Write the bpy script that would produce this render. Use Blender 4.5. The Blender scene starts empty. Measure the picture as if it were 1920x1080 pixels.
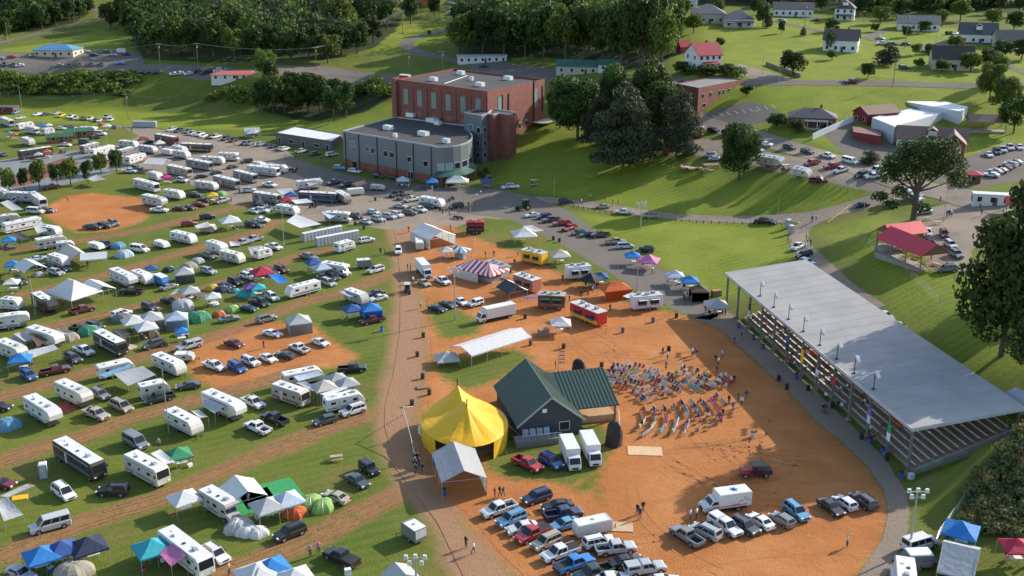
import bpy, bmesh, math, random
import numpy as np
from mathutils import Vector, Matrix
R=math.radians; C=bpy.context.scene.collection; rnd=random.Random(7)
# ---------------- camera, world, sun, exposure ----------------
F=2020.;TH=R(18.6);CH=74.6
scn=bpy.context.scene
cd=bpy.data.cameras.new('camera');cam=bpy.data.objects.new('camera',cd);C.objects.link(cam)
cam.location=(0,0,CH);cam.rotation_euler=(R(90)-TH,0,0)
cd.sensor_width=36;cd.lens=F/1920*36;cd.clip_end=6000;cd.clip_start=1
scn.camera=cam
SUN_EL=R(26);SUN_AZ=R(33)   # azimuth measured from +x towards +y
w=bpy.data.worlds.new('World');scn.world=w;w.use_nodes=True
nt=w.node_tree;bg=nt.nodes['Background']
sky=nt.nodes.new('ShaderNodeTexSky');sky.sky_type='NISHITA';sky.sun_disc=False
sky.sun_elevation=SUN_EL;sky.sun_rotation=R(90)-SUN_AZ
nt.links.new(sky.outputs[0],bg.inputs[0]);bg.inputs[1].default_value=0.15
sl=bpy.data.lights.new('sun','SUN');so=bpy.data.objects.new('sun',sl);C.objects.link(so)
sl.energy=3.9;sl.angle=R(0.5);sl.color=(1,.93,.82)
sd=Vector((math.cos(SUN_EL)*math.cos(SUN_AZ),math.cos(SUN_EL)*math.sin(SUN_AZ),math.sin(SUN_EL)))
so.rotation_euler=sd.to_track_quat('Z','Y').to_euler();so.location=(200,200,200)
scn.view_settings.view_transform='Standard';scn.view_settings.look='None'
scn.view_settings.exposure=0.76;scn.view_settings.gamma=1
scn.cycles.max_bounces=5;scn.cycles.transparent_max_bounces=6
scn.cycles.sample_clamp_indirect=4
# ---------------- pixel <-> world, terrain ----------------
ct,st=math.cos(TH),math.sin(TH)
def rayd(px,py):
    u=(px-960)/F;v=(py-540)/F
    return np.array([u,ct-v*st,-st-v*ct])
def atz(px,py,z):
    r=rayd(px,py);t=(z-CH)/r[2];return np.array([r[0]*t,r[1]*t,z])
CP=[(x,y,-.6) for x,y in [(0,1080),(300,1080),(600,1080),(900,1080),(1200,1080),(1500,1080),(-100,900),(200,900),(450,920),(750,900),(1000,950),(1300,930),(1500,1000),(-100,700),(200,700),(450,700),(700,700),(950,650),(1200,680),(1400,750),(1550,850),(1650,1000),(-100,500),(200,500),(400,500),(600,500),(800,500),(1000,520),(1200,560),(1300,590),(1350,620),(-60,380),(150,380),(350,370),(600,380),(800,380),(950,400),(1050,420),(-60,300),(100,280),(300,260),(450,268),(560,300),(640,325),(800,340),(900,350),(0,232),(150,228),(300,246),(500,240),(1500,700),(1640,870),(1100,470),(1250,530),(1680,930),(1400,640)]]
CP+=[(1000,368,-.2),(1140,387,.2),(1290,404,.8),(1430,412,2),(1540,405,4.3),(1610,385,6),(1680,365,8),(1720,345,9.3),(1760,340,9.8),(1850,365,10),(1900,330,11),(1860,310,12),
(1490,430,2.2),(1505,470,2.6),(1545,505,3.2),(1600,550,4),(1700,620,4.5),(1800,700,5),(1880,750,5.2),(1690,470,8),(1760,470,8),(1775,500,8),(1850,600,8.6),(1930,500,9.5),(1850,420,9.5),(1690,515,6.8),(1790,590,7.4),(1650,525,5),(1900,700,8),(1940,800,8.5),(1850,870,4.6),(1720,930,.3),(1800,950,1.2),(1930,950,2.5),(1930,1060,1.5),(1800,1050,.3),(1750,880,1.7),(1900,880,6),
(1200,382,.8),(1300,385,1.6),(1400,380,3.6),(1500,378,5.6),(1600,362,8.2),(1600,350,9.3),(1500,332,10),(1380,312,8.3),(1450,300,11),(1330,275,10.5),(1280,290,8.6),(1200,330,4.2),(1100,320,4),(1000,250,7),(1030,240,8.3),(960,325,.7),(1080,235,9),(1220,240,11.5),(1340,235,13.5),(1400,250,13.5),(1500,275,12.6),(1600,310,11.6),(1680,335,11),(1250,440,.8),(1350,470,1),(1420,490,1.6),(1450,450,1.8),(1310,500,.2),(1600,440,4.8),(1620,480,5.5),(1660,430,8),
(1310,213,16),(1400,200,18.3),(1440,190,19.8),(1500,165,22.7),(1300,160,22),(1400,157,23.3),(1500,156,23.5),(1700,157,23.5),(1860,160,23.2),(1950,160,23.2),(1530,235,16),(1700,230,16),(1650,190,20),(1850,200,19.2),(1950,260,14.5),(1750,250,14.5),
(1350,130,25.4),(1330,110,27),(1400,80,29),(1300,70,30),(1500,120,26),(1600,100,27.5),(1700,110,26.8),(1800,120,26),(1930,120,26),(1580,92,28.2),(1730,60,31),(1840,78,29.5),(1480,35,33.5),(1580,40,33),(1380,50,32),(1300,45,32.5),(1500,5,37),(1700,5,37),(1930,5,37),(1300,5,37),
(1120,135,17.5),(990,130,15.5),(920,112,16.5),(850,140,14.6),(700,150,13.6),(500,140,13.8),(300,127,14.2),(150,127,14.3),(0,128,14.3),(-80,128,14.3),(100,188,2.6),(300,183,3.2),(450,190,4),(600,200,2.6),(700,195,3.2),(740,152,12.6),(600,225,.2),(0,186,2.4),(0,140,12.2),(300,138,12.5),(480,148,12.5),(900,160,14),(780,82,19.5),(830,65,21.5),(850,50,22.5),(700,40,25),(600,60,22),(400,60,22),(300,100,17),(100,80,17.5),(0,70,19),(200,50,22),(0,30,26),(200,15,28),(400,10,31),(600,5,32),(800,20,28),(900,10,30),(1000,60,24),(1100,60,25),(1200,90,24),(1200,40,31),(1100,10,33)]
cpw=np.array([atz(a,b,max(c,0) if c>-.3 else 0) for a,b,c in CP]);cz=np.array([c for _,_,c in CP],float)
ext=[(x,y,z) for x,y,z in [(-900,900,60),(-300,900,75),(300,900,90),(900,900,100),(-900,1600,120),(0,1600,130),(900,1600,140),(-700,420,-.6),(-700,200,-.6),(-300,90,-.6),(300,60,6),(600,300,25),(700,600,60),(0,40,-.6),(150,60,3)]]
cpw=np.vstack([cpw,np.array(ext,float)]);cz=np.concatenate([cz,[e[2] for e in ext]])
X0=cpw[:,:2];K=np.sqrt(((X0[:,None]-X0[None])**2).sum(2)+36.)
n=len(cz);A=np.zeros((n+1,n+1));A[:n,:n]=-K+np.eye(n)*1.5;A[:n,n]=1;A[n,:n]=1
sol=np.linalg.solve(A,np.append(cz,0));SOL=sol[:n].copy();SO0=float(sol[n])
def hv(x,y):
    x=np.asarray(x,float);y=np.asarray(y,float);out=np.empty(x.size);xf=x.ravel();yf=y.ravel()
    for i in range(0,xf.size,20000):
        d=np.sqrt((xf[i:i+20000,None]-X0[:,0])**2+(yf[i:i+20000,None]-X0[:,1])**2+36.)
        out[i:i+20000]=-d@SOL+SO0
    out=np.maximum(out,0)
    # the ground is cut away under the grandstand
    dx=xf-44.1;dy=yf-208.9;lx=dx*.1752-dy*.9845;ly=dx*.9845+dy*.1752
    cut=(lx>3)&(lx<75)&(ly>-5)&(ly<16.5);out=np.where(cut,np.minimum(out,np.maximum(0,ly-1.5)*.27),out)
    return out.reshape(x.shape)
def h(x,y): return float(hv(np.array([x]),np.array([y]))[0])
TT=np.concatenate([np.arange(85,320,2.),np.arange(320,1300,4.)])
def at(px,py,z=0.):
    """world point on the terrain raised by z that shows at this pixel of the photograph"""
    r=rayd(px,py);P=r[None]*TT[:,None]
    g=hv(P[:,0],P[:,1])+z-(CH+P[:,2]);i=int(np.argmax(g>0))
    if i==0: i=1 if g[0]<0 else 0
    t0,t1=(TT[i-1],TT[i]) if i else (70.,85.)
    ts=np.linspace(t0,t1,9);Q=r[None]*ts[:,None];g=hv(Q[:,0],Q[:,1])+z-(CH+Q[:,2]);j=max(int(np.argmax(g>0)),1)
    f=g[j-1]/(g[j-1]-g[j]) if g[j]!=g[j-1] else 0
    t=ts[j-1]+(ts[j]-ts[j-1])*f
    return Vector((r[0]*t,r[1]*t,CH+r[2]*t-z))
def pyof(x,y,z):
    c=y*ct-(z-CH)*st;up=y*st+(z-CH)*ct;return 540-F*up/c
def zat(p,py):
    """height above p whose pixel row is py"""
    lo,hi=0.,80.
    for _ in range(30):
        m=(lo+hi)/2
        if pyof(p.x,p.y,p.z+m)>py: lo=m
        else: hi=m
    return lo
# ---------------- mesh building ----------------
class MB:
    def __init__(s): s.v=[];s.f=[];s.m=[]
    def add(s,vs,fs,m=0):
        o=len(s.v);s.v+=[tuple(p) for p in vs];s.f+=[tuple(o+i for i in q) for q in fs];s.m+=[m]*len(fs);return s
    def box(s,c,d,m=0,rz=0,top=None):
        x,y,z=d[0]/2,d[1]/2,d[2]/2;ca,sa=math.cos(rz),math.sin(rz);tx,ty=(top or (1,1))
        vs=[]
        for k,(a,b) in ((-1,(1,1)),(1,(tx,ty))):
            for i,j in ((-1,-1),(1,-1),(1,1),(-1,1)):
                X,Y=i*x*a,j*y*b;vs.append((c[0]+X*ca-Y*sa,c[1]+X*sa+Y*ca,c[2]+k*z))
        s.add(vs,[(3,2,1,0),(4,5,6,7),(0,1,5,4),(1,2,6,5),(2,3,7,6),(3,0,4,7)],m);return s
    def prism(s,poly,z0,z1,m=0,mt=None):
        n=len(poly);a=sum(poly[i][0]*poly[(i+1)%n][1]-poly[(i+1)%n][0]*poly[i][1] for i in range(n))
        if a<0: poly=poly[::-1]
        vs=[(p[0],p[1],z0) for p in poly]+[(p[0],p[1],z1) for p in poly]
        s.add(vs,[(i,(i+1)%n,n+(i+1)%n,n+i) for i in range(n)]+[tuple(range(n))[::-1]],m)
        s.add(vs[n:],[tuple(range(n))],m if mt is None else mt);return s
    def tube(s,a,b,r,n=6,m=0,r2=None):
        a=Vector(a);b=Vector(b);d=(b-a)
        if d.length<1e-6: return s
        q=d.to_track_quat('Z','Y');r2=r if r2 is None else r2
        vs=[a+q@Vector((r*math.cos(6.2832*i/n),r*math.sin(6.2832*i/n),0)) for i in range(n)]+[b+q@Vector((r2*math.cos(6.2832*i/n),r2*math.sin(6.2832*i/n),0)) for i in range(n)]
        s.add(vs,[(i,(i+1)%n,n+(i+1)%n,n+i) for i in range(n)]+[tuple(range(n))[::-1],tuple(range(n,2*n))],m);return s
    def extr(s,prof,w,b=.06,m=0,tw=1.):
        """profile in x,z extruded across y with chamfered rims"""
        n=len(prof);cx=sum(p[0] for p in prof)/n;cz=sum(p[1] for p in prof)/n
        def sh(p):
            dx,dz=cx-p[0],cz-p[1];return (p[0]+b*(1 if dx>0 else -1),p[1]+b*(1 if dz>0 else -1))
        zs=[p[1] for p in prof];z0,z1=min(zs),max(zs)
        def wy(z): return 1+(tw-1)*(z-z0)/(z1-z0)
        rings=[[(*sh(p),-w*wy(p[1])) for p in prof],[(*p,-(w-b)*wy(p[1])) for p in prof],[(*p,(w-b)*wy(p[1])) for p in prof],[(*sh(p),w*wy(p[1])) for p in prof]]
        vs=[(x,y,z) for r in rings for x,z,y in r]
        fs=[]
        for k in range(3):
            for i in range(n): j=(i+1)%n;fs.append((k*n+i,k*n+j,(k+1)*n+j,(k+1)*n+i))
        fs+=[tuple(range(n))[::-1],tuple(range(3*n,4*n))]
        s.add(vs,fs,m);return s
    def quad(s,a,b,c,d,m=0): s.add([a,b,c,d],[(0,1,2,3)],m);return s
    def slab(s,pts,t,m=0):
        """thick sheet through pts, thickness t downwards"""
        n=len(pts);vs=list(map(tuple,pts))+[(p[0],p[1],p[2]-t) for p in pts]
        s.add(vs,[tuple(range(n)),tuple(range(n,2*n))[::-1]]+[(i,n+i,n+(i+1)%n,(i+1)%n) for i in range(n)],m);return s
    def mesh(s,name,mats):
        me=bpy.data.meshes.new(name);me.from_pydata(s.v,[],s.f)
        for q in (mats if isinstance(mats,(list,tuple)) else [mats]): me.materials.append(q)
        me.polygons.foreach_set('material_index',s.m)
        bm=bmesh.new();bm.from_mesh(me);bmesh.ops.recalc_face_normals(bm,faces=bm.faces);bm.to_mesh(me);bm.free()
        return me
    def build(s,name,mats,parent=None):
        o=bpy.data.objects.new(name,s.mesh(name,mats));C.objects.link(o)
        if parent: o.parent=parent
        return o
def tag(o,label=None,cat=None,group=None,kind=None):
    for k,v in (('label',label),('category',cat),('group',group),('kind',kind)):
        if v: o[k]=v
    return o
def empty(name,loc,rz=0,label=None,cat=None,group=None):
    o=bpy.data.objects.new(name,None);C.objects.link(o);o.location=loc;o.rotation_euler=(0,0,rz);o.empty_display_size=.5
    return tag(o,label,cat,group)
def inst(kit,name,loc,rz=0,col=None,label=None,cat=None,group=None,sc=None,tilt=False):
    """a thing with its parts; kit = [(part name, mesh, parent index or -1)]"""
    r=bpy.data.objects.new(name,None);C.objects.link(r);r.empty_display_size=.5
    r.location=loc
    if tilt:
        e=1.5;x,y=loc[0],loc[1];a=hv(np.array([x+e,x-e,x,x]),np.array([y,y,y+e,y-e]))
        nrm=Vector((-(a[0]-a[1])/(2*e),-(a[2]-a[3])/(2*e),1)).normalized()
        fw=Vector((math.cos(rz),math.sin(rz),0));sd_=nrm.cross(fw).normalized();fw=sd_.cross(nrm)
        r.rotation_euler=Matrix((fw,sd_,nrm)).transposed().to_euler()
    else: r.rotation_euler=(0,0,rz)
    if sc: r.scale=sc if isinstance(sc,tuple) else (sc,)*3
    obs=[]
    for nm,me,pi in kit:
        o=bpy.data.objects.new(nm,me);C.objects.link(o);o.parent=r if pi<0 else obs[pi];obs.append(o)
        if col: o.color=(*col,1)
    return tag(r,label,cat,group)
# ---------------- materials ----------------
def newmat(name):
    m=bpy.data.materials.new(name);m.use_nodes=True;nt=m.node_tree;return m,nt,nt.nodes,nt.links,nt.nodes['Principled BSDF']
def noise(N,L,scale,det=3,vec=None,rough=.6):
    t=N.new('ShaderNodeTexNoise');t.inputs['Scale'].default_value=scale;t.inputs['Detail'].default_value=det;t.inputs['Roughness'].default_value=rough
    if vec is not None: L.new(vec,t.inputs['Vector'])
    return t.outputs['Fac']
def ramp(N,L,src,stops):
    r=N.new('ShaderNodeValToRGB');L.new(src,r.inputs[0]);e=r.color_ramp.elements
    e[0].position=stops[0][0];e[0].color=(*stops[0][1],1);e[1].position=stops[-1][0];e[1].color=(*stops[-1][1],1)
    for p,c in stops[1:-1]: q=e.new(p);q.color=(*c,1)
    return r.outputs[0]
def mixc(N,L,f,a,b,mode='MIX'):
    x=N.new('ShaderNodeMix');x.data_type='RGBA';x.blend_type=mode
    for s,v in ((0,f),(6,a),(7,b)):
        if isinstance(v,(int,float)): x.inputs[s].default_value=v
        elif isinstance(v,tuple): x.inputs[s].default_value=(*v,1)
        else: L.new(v,x.inputs[s])
    return x.outputs[2]
def mth(N,L,op,a,b=0.,clamp=False):
    x=N.new('ShaderNodeMath');x.operation=op;x.use_clamp=clamp
    for s,v in ((0,a),(1,b)):
        if isinstance(v,(int,float)): x.inputs[s].default_value=v
        else: L.new(v,x.inputs[s])
    return x.outputs[0]
MC={}
def M(col,rough=.6,metal=0.,var=.12,sc=1.5,name='surface'):
    key=(col,rough,metal,var,sc)
    if key in MC: return MC[key]
    m,nt,N,L,P=newmat(name)
    tc=N.new('ShaderNodeTexCoord').outputs['Object']
    f=noise(N,L,sc,4,tc)
    c=ramp(N,L,f,[(.3,tuple(max(0,x*(1-var)) for x in col)),(.7,tuple(min(1,x*(1+var)) for x in col))])
    L.new(c,P.inputs['Base Color']);P.inputs['Roughness'].default_value=rough;P.inputs['Metallic'].default_value=metal
    MC[key]=m;return m
def objcol(name,rough,coat=0.,dirt=.1,metal=0.,transl=0.):
    m,nt,N,L,P=newmat(name);oi=N.new('ShaderNodeObjectInfo')
    tc=N.new('ShaderNodeTexCoord').outputs['Object'];f=noise(N,L,1.2,4,tc)
    c=mixc(N,L,mth(N,L,'MULTIPLY',f,dirt*2),oi.outputs['Color'],(.22,.17,.12))
    L.new(c,P.inputs['Base Color']);P.inputs['Roughness'].default_value=rough;P.inputs['Coat Weight'].default_value=coat;P.inputs['Metallic'].default_value=metal
    P.inputs['Coat Roughness'].default_value=.08
    if transl:
        t=N.new('ShaderNodeBsdfTranslucent');L.new(c,t.inputs[0]);mx=N.new('ShaderNodeMixShader');mx.inputs[0].default_value=transl
        L.new(P.outputs[0],mx.inputs[1]);L.new(t.outputs[0],mx.inputs[2]);L.new(mx.outputs[0],N['Material Output'].inputs[0])
    return m
def wrinkle(m,s,st_):
    N,L=m.node_tree.nodes,m.node_tree.links;tc=N.new('ShaderNodeTexCoord').outputs['Object'];b=N.new('ShaderNodeBump');b.inputs['Strength'].default_value=st_;b.inputs['Distance'].default_value=.12;L.new(noise(N,L,s,3,tc,.5),b.inputs['Height']);L.new(b.outputs[0],N['Principled BSDF'].inputs['Normal']);return m
PAINT=objcol('car_paint',.32,.6,.06);FABRIC=objcol('tent_fabric',.75,0,.05,0,.22);CLOTH=objcol('cloth',.85,0,.05);SHELL=objcol('painted_panel',.45,.1,.16);wrinkle(FABRIC,1.6,.7)
GLASS=M((.018,.022,.028),.08,0,.1,name='dark_glass')
BLACK=M((.02,.02,.021),.7,name='black_plastic');TYRE=M((.018,.018,.018),.85,name='tyre_rubber');RIM=M((.45,.46,.47),.35,.7,name='wheel_rim')
LAMP=M((.75,.77,.78),.15,name='headlight_lens');TAIL=M((.35,.02,.015),.25,name='taillight_lens');WHITE=M((.78,.78,.76),.5,name='white_panel')
STEEL=M((.42,.43,.44),.45,.5,name='galvanised_steel');GRAYP=M((.3,.31,.32),.6,name='grey_panel');WOOD=M((.26,.18,.11),.8,0,.3,3,'timber');PLANK=M((.42,.33,.22),.8,0,.25,2,'plank')
CREAM=M((.6,.56,.46),.5,name='cream_panel');ALU=M((.6,.6,.6),.3,.8,name='aluminium')
# ---------------- ground ----------------
def W2(pts): return np.array([[*at(a,b)[:2]] for a,b in pts])
def sdf(P,poly):
    """signed distance, negative inside"""
    d=np.full(len(P),1e9);ins=np.zeros(len(P),bool);n=len(poly)
    for i in range(n):
        a=poly[i];b=poly[(i+1)%n];e=b-a;w_=P-a;t=np.clip((w_@e)/(e@e+1e-9),0,1);q=w_-t[:,None]*e
        d=np.minimum(d,(q**2).sum(1))
        c=((a[1]<=P[:,1])&(b[1]>P[:,1]))|((b[1]<=P[:,1])&(a[1]>P[:,1]))
        with np.errstate(divide='ignore',invalid='ignore'): xx=a[0]+(P[:,1]-a[1])/(b[1]-a[1])*(b[0]-a[0])
        ins^=c&(P[:,0]<xx)
    d=np.sqrt(d);return np.where(ins,-d,d)
def ldist(P,line):
    d=np.full(len(P),1e9)
    for a,b in zip(line[:-1],line[1:]):
        e=b-a;w_=P-a;t=np.clip((w_@e)/(e@e+1e-9),0,1);q=w_-t[:,None]*e;d=np.minimum(d,(q**2).sum(1))
    return np.sqrt(d)
def smooth(line,k=3):
    L_=[np.array(p) for p in line];out=[]
    for i in range(len(L_)-1):
        p0=L_[max(i-1,0)];p1=L_[i];p2=L_[i+1];p3=L_[min(i+2,len(L_)-1)]
        for j in range(k):
            t=j/k;out.append(.5*((2*p1)+(-p0+p2)*t+(2*p0-5*p1+4*p2-p3)*t*t+(-p0+3*p1-3*p2+p3)*t**3))
    out.append(L_[-1]);return np.array(out)
ARENA=W2([(845,425),(875,440),(920,458),(985,478),(1030,505),(1080,530),(1140,550),(1180,565),(1240,582),(1300,597),(1350,617),(1420,680),(1480,735),(1530,790),(1580,830),(1630,880),(1657,920),(1665,960),(1655,1010),(1625,1055),(1590,1100),(1000,1110),(920,1040),(870,975),(815,930),(790,880),(785,780),(800,700),(795,640),(790,560),(775,500),(745,450),(760,428)])
BALL=W2([(82,400),(95,385),(125,368),(170,362),(230,368),(278,375),(285,395),(265,415),(215,432),(150,436),(115,422)])
PATCH=W2([(362,655),(385,635),(420,622),(470,610),(520,605),(585,610),(620,640),(668,668),(650,685),(560,693),(480,718),(410,732),(375,712),(358,690)])
LANE=W2([(728,430),(770,430),(775,480),(790,560),(798,640),(800,700),(785,760),(790,850),(820,920),(880,985),(950,1060),(1000,1110),(860,1110),(800,985),(755,925),(722,880),(703,800),(705,760),(722,700),(735,620),(738,540),(735,480)])
GRASSI=[W2(q) for q in ([(800,558),(860,580),(905,600),(905,622),(860,640),(820,630),(803,600)],[(805,668),(860,672),(960,650),(1010,672),(940,712),(880,735),(830,715)],[(895,872),(950,800),(1120,790),(1148,805),(1150,850),(1138,870),(1125,900),(1132,960),(1110,955),(1060,905),(980,900),(940,905)],[(1040,462),(1100,472),(1142,505),(1135,522),(1075,500),(1020,482)],[(1150,558),(1240,550),(1275,582),(1235,583),(1180,572)],[(868,415),(915,410),(985,440),(1000,470),(960,470),(905,452)])]
LOT=W2([(225,235),(250,237),(300,243),(440,260),(520,270),(560,300),(640,325),(720,342),(900,352),(940,355),(1000,370),(1060,395),(1000,425),(960,412),(900,408),(850,428),(750,434),(690,425),(640,418),(560,412),(530,395),(440,385),(400,372),(370,350),(300,330),(262,322),(215,318),(130,322),(60,345),(0,350),(-40,320),(0,300),(110,285),(225,272),(262,255)])
COURT=W2([(-40,310),(0,305),(120,285),(150,287),(190,310),(215,325),(130,345),(60,362),(0,370),(-40,360)])
ASPH=[W2(q) for q in ([(530,285),(560,300),(640,325),(720,342),(900,352),(940,355),(1000,370),(1060,392),(1130,440),(1200,480),(1260,515),(1330,560),(1362,585),(1332,606),(1270,583),(1200,548),(1130,503),(1060,462),(1000,432),(960,412),(880,402),(760,377),(700,370),(600,345),(540,320)],
 [(0,98),(60,105),(150,105),(165,96),(240,95),(266,104),(270,122),(480,128),(600,122),(740,138),(740,152),(600,140),(480,136),(250,132),(-60,132),(-60,96)],
 [(1540,248),(1600,226),(1625,262),(1700,272),(1715,310),(1690,335),(1600,302)],[(1312,214),(1400,190),(1430,195),(1475,215),(1440,228),(1400,238),(1350,226)],
 [(1735,335),(1760,318),(1850,280),(1900,268),(1960,275),(1960,330),(1870,345),(1830,352)],[(880,112),(960,118),(1035,128),(1060,140),(1000,165),(940,152),(885,130)])]
GRAV=[W2(q) for q in ([(1288,262),(1330,260),(1400,273),(1470,292),(1560,306),(1620,325),(1668,345),(1650,362),(1600,353),(1550,341),(1500,332),(1440,318),(1380,300),(1310,292),(1262,288)],[(1720,395),(1790,380),(1850,395),(1870,430),(1820,470),(1830,510),(1740,505),(1730,450)],[(1380,118),(1430,132),(1500,152),(1480,158),(1420,152),(1390,140)])]
def strip(line,wd,k=3):
    L_=smooth(W2(line),k);n=len(L_);a=[];b=[]
    for i in range(n):
        t=L_[min(i+1,n-1)]-L_[max(i-1,0)];t/=np.linalg.norm(t)+1e-9;nn=np.array([-t[1],t[0]]);w_=wd if isinstance(wd,(int,float)) else np.interp(i/(n-1),[0,1],wd)
        a.append(L_[i]+nn*w_/2);b.append(L_[i]-nn*w_/2)
    return np.array(a+b[::-1])
ROADS=[('road',strip([(1000,372),(1060,379),(1110,385),(1160,392),(1230,403),(1300,409),(1380,412),(1440,412),(1500,408),(1540,402),(1590,391),(1640,377),(1690,360)],5.5),'tan'),
('road',strip([(1575,396),(1530,412),(1503,430),(1498,455),(1515,475),(1545,505),(1590,545),(1640,580)],4.6),'tan'),
('road',strip([(1230,195),(1290,218),(1340,235),(1400,252),(1460,270),(1520,287),(1580,305),(1640,325),(1700,343),(1780,362),(1850,383),(1960,410)],[8,12]),'tan'),
('road',strip([(1180,148),(1290,153),(1350,152),(1430,155),(1500,155),(1600,156),(1720,158),(1860,161),(1960,161)],6.5),'grey'),
('road',strip([(1440,37),(1500,50),(1560,62),(1620,71),(1660,80),(1720,87),(1760,84),(1800,68)],4),'grey'),
('road',strip([(1622,72),(1645,62),(1668,52)],4),'grey'),
('road',strip([(1860,105),(1900,128),(1960,150)],4),'grey'),
('road',strip([(-60,130),(100,128),(250,128),(400,131),(500,134),(620,136),(740,146),(860,160)],7.5),'grey'),
('road',strip([(858,48),(830,58),(790,68),(762,80),(770,92),(805,103),(850,113),(900,127),(965,145)],6.5),'grey'),
('road',strip([(-40,90),(0,80),(60,66),(120,52),(195,32),(190,22),(165,14)],5),'grey'),
('pavement',np.vstack([W2([(1300,597),(1350,617),(1420,680),(1480,735),(1530,790),(1580,830),(1630,880),(1657,920),(1665,960),(1655,1010),(1625,1055),(1590,1110)]),W2([(1645,1110),(1680,1050),(1702,1000),(1706,960),(1700,925),(1660,860),(1600,800),(1520,725),(1440,650),(1385,600),(1362,583),(1332,600)])]),'con')]
TRK=[smooth(W2(q)) for q in ([(0,1047),(60,1020),(150,980),(300,935),(400,890),(480,857),(580,818),(700,775)],[(0,865),(95,832),(162,817),(225,790),(312,765),(375,747),(480,720),(560,693)],[(0,747),(75,725),(162,700),(262,670),(375,640),(480,603),(580,562),(640,550),(725,515)],[(95,612),(190,592),(310,565),(375,547),(480,512),(560,480),(640,465)],[(0,565),(100,540),(200,515),(375,465),(480,437),(520,415)],[(140,452),(275,430),(375,405),(480,380)],[(380,1085),(480,1050),(580,1010),(650,975),(740,930)],[(0,470),(80,460),(140,452)])]
def feats(x,y):
    P=np.stack([x,y],1)
    g=np.full(len(P),1e9)
    for q in GRASSI: g=np.minimum(g,sdf(P,q))
    d=np.minimum(np.minimum(sdf(P,ARENA),sdf(P,BALL)),sdf(P,PATCH));d=np.maximum(d,-g)
    lane=sdf(P,LANE);lot=np.maximum(sdf(P,LOT),-sdf(P,COURT))
    for q in GRAV: lot=np.minimum(lot,sdf(P,q))
    a=np.full(len(P),1e9)
    for q in ASPH: a=np.minimum(a,sdf(P,q))
    ta=np.full(len(P),1e9)
    for nm,q,k in ROADS:
        s=sdf(P,q)
        if k=='grey': a=np.minimum(a,s)
        elif k=='tan': lot=np.minimum(lot,s)
        else: ta=np.minimum(ta,s)
    t=np.full(len(P),1e9)
    for q in TRK: t=np.minimum(t,ldist(P,q))
    ww=P[:,0]*0+1e9
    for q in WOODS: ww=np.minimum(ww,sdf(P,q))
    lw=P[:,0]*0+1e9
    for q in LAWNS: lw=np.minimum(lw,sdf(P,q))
    out=dict(lawn=lw,dirt=d,lane=lane,lot=lot,asph=a,con=ta,trk=t,wood=ww)
    return {k:np.clip(v,-12,12).astype(np.float32) for k,v in out.items()}
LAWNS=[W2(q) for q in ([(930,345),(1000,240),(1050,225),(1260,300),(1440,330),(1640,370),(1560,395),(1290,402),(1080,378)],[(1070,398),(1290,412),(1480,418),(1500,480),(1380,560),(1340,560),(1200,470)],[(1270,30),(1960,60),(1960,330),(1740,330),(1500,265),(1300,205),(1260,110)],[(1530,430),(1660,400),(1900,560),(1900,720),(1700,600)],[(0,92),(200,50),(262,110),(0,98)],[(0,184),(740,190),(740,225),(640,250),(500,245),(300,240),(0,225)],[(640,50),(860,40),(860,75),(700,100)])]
WOODS=[W2(q) for q in ([(0,62),(60,60),(140,42),(170,22),(150,5),(0,5)],[(240,60),(270,112),(440,118),(600,112),(700,90),(740,60),(760,20),(500,3),(250,3)],[(860,100),(1030,108),(1060,120),(1230,130),(1270,90),(1260,10),(880,5),(850,60)],[(1270,12),(1600,20),(1900,25),(1940,3),(1270,3)],[(0,178),(240,184),(250,140),(0,138)],[(480,205),(680,212),(740,180),(740,152),(480,145)],[(1830,890),(1805,930),(1800,985),(1830,1005),(1940,1010),(1990,960),(1990,800),(1940,790),(1890,830)])]
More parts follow.
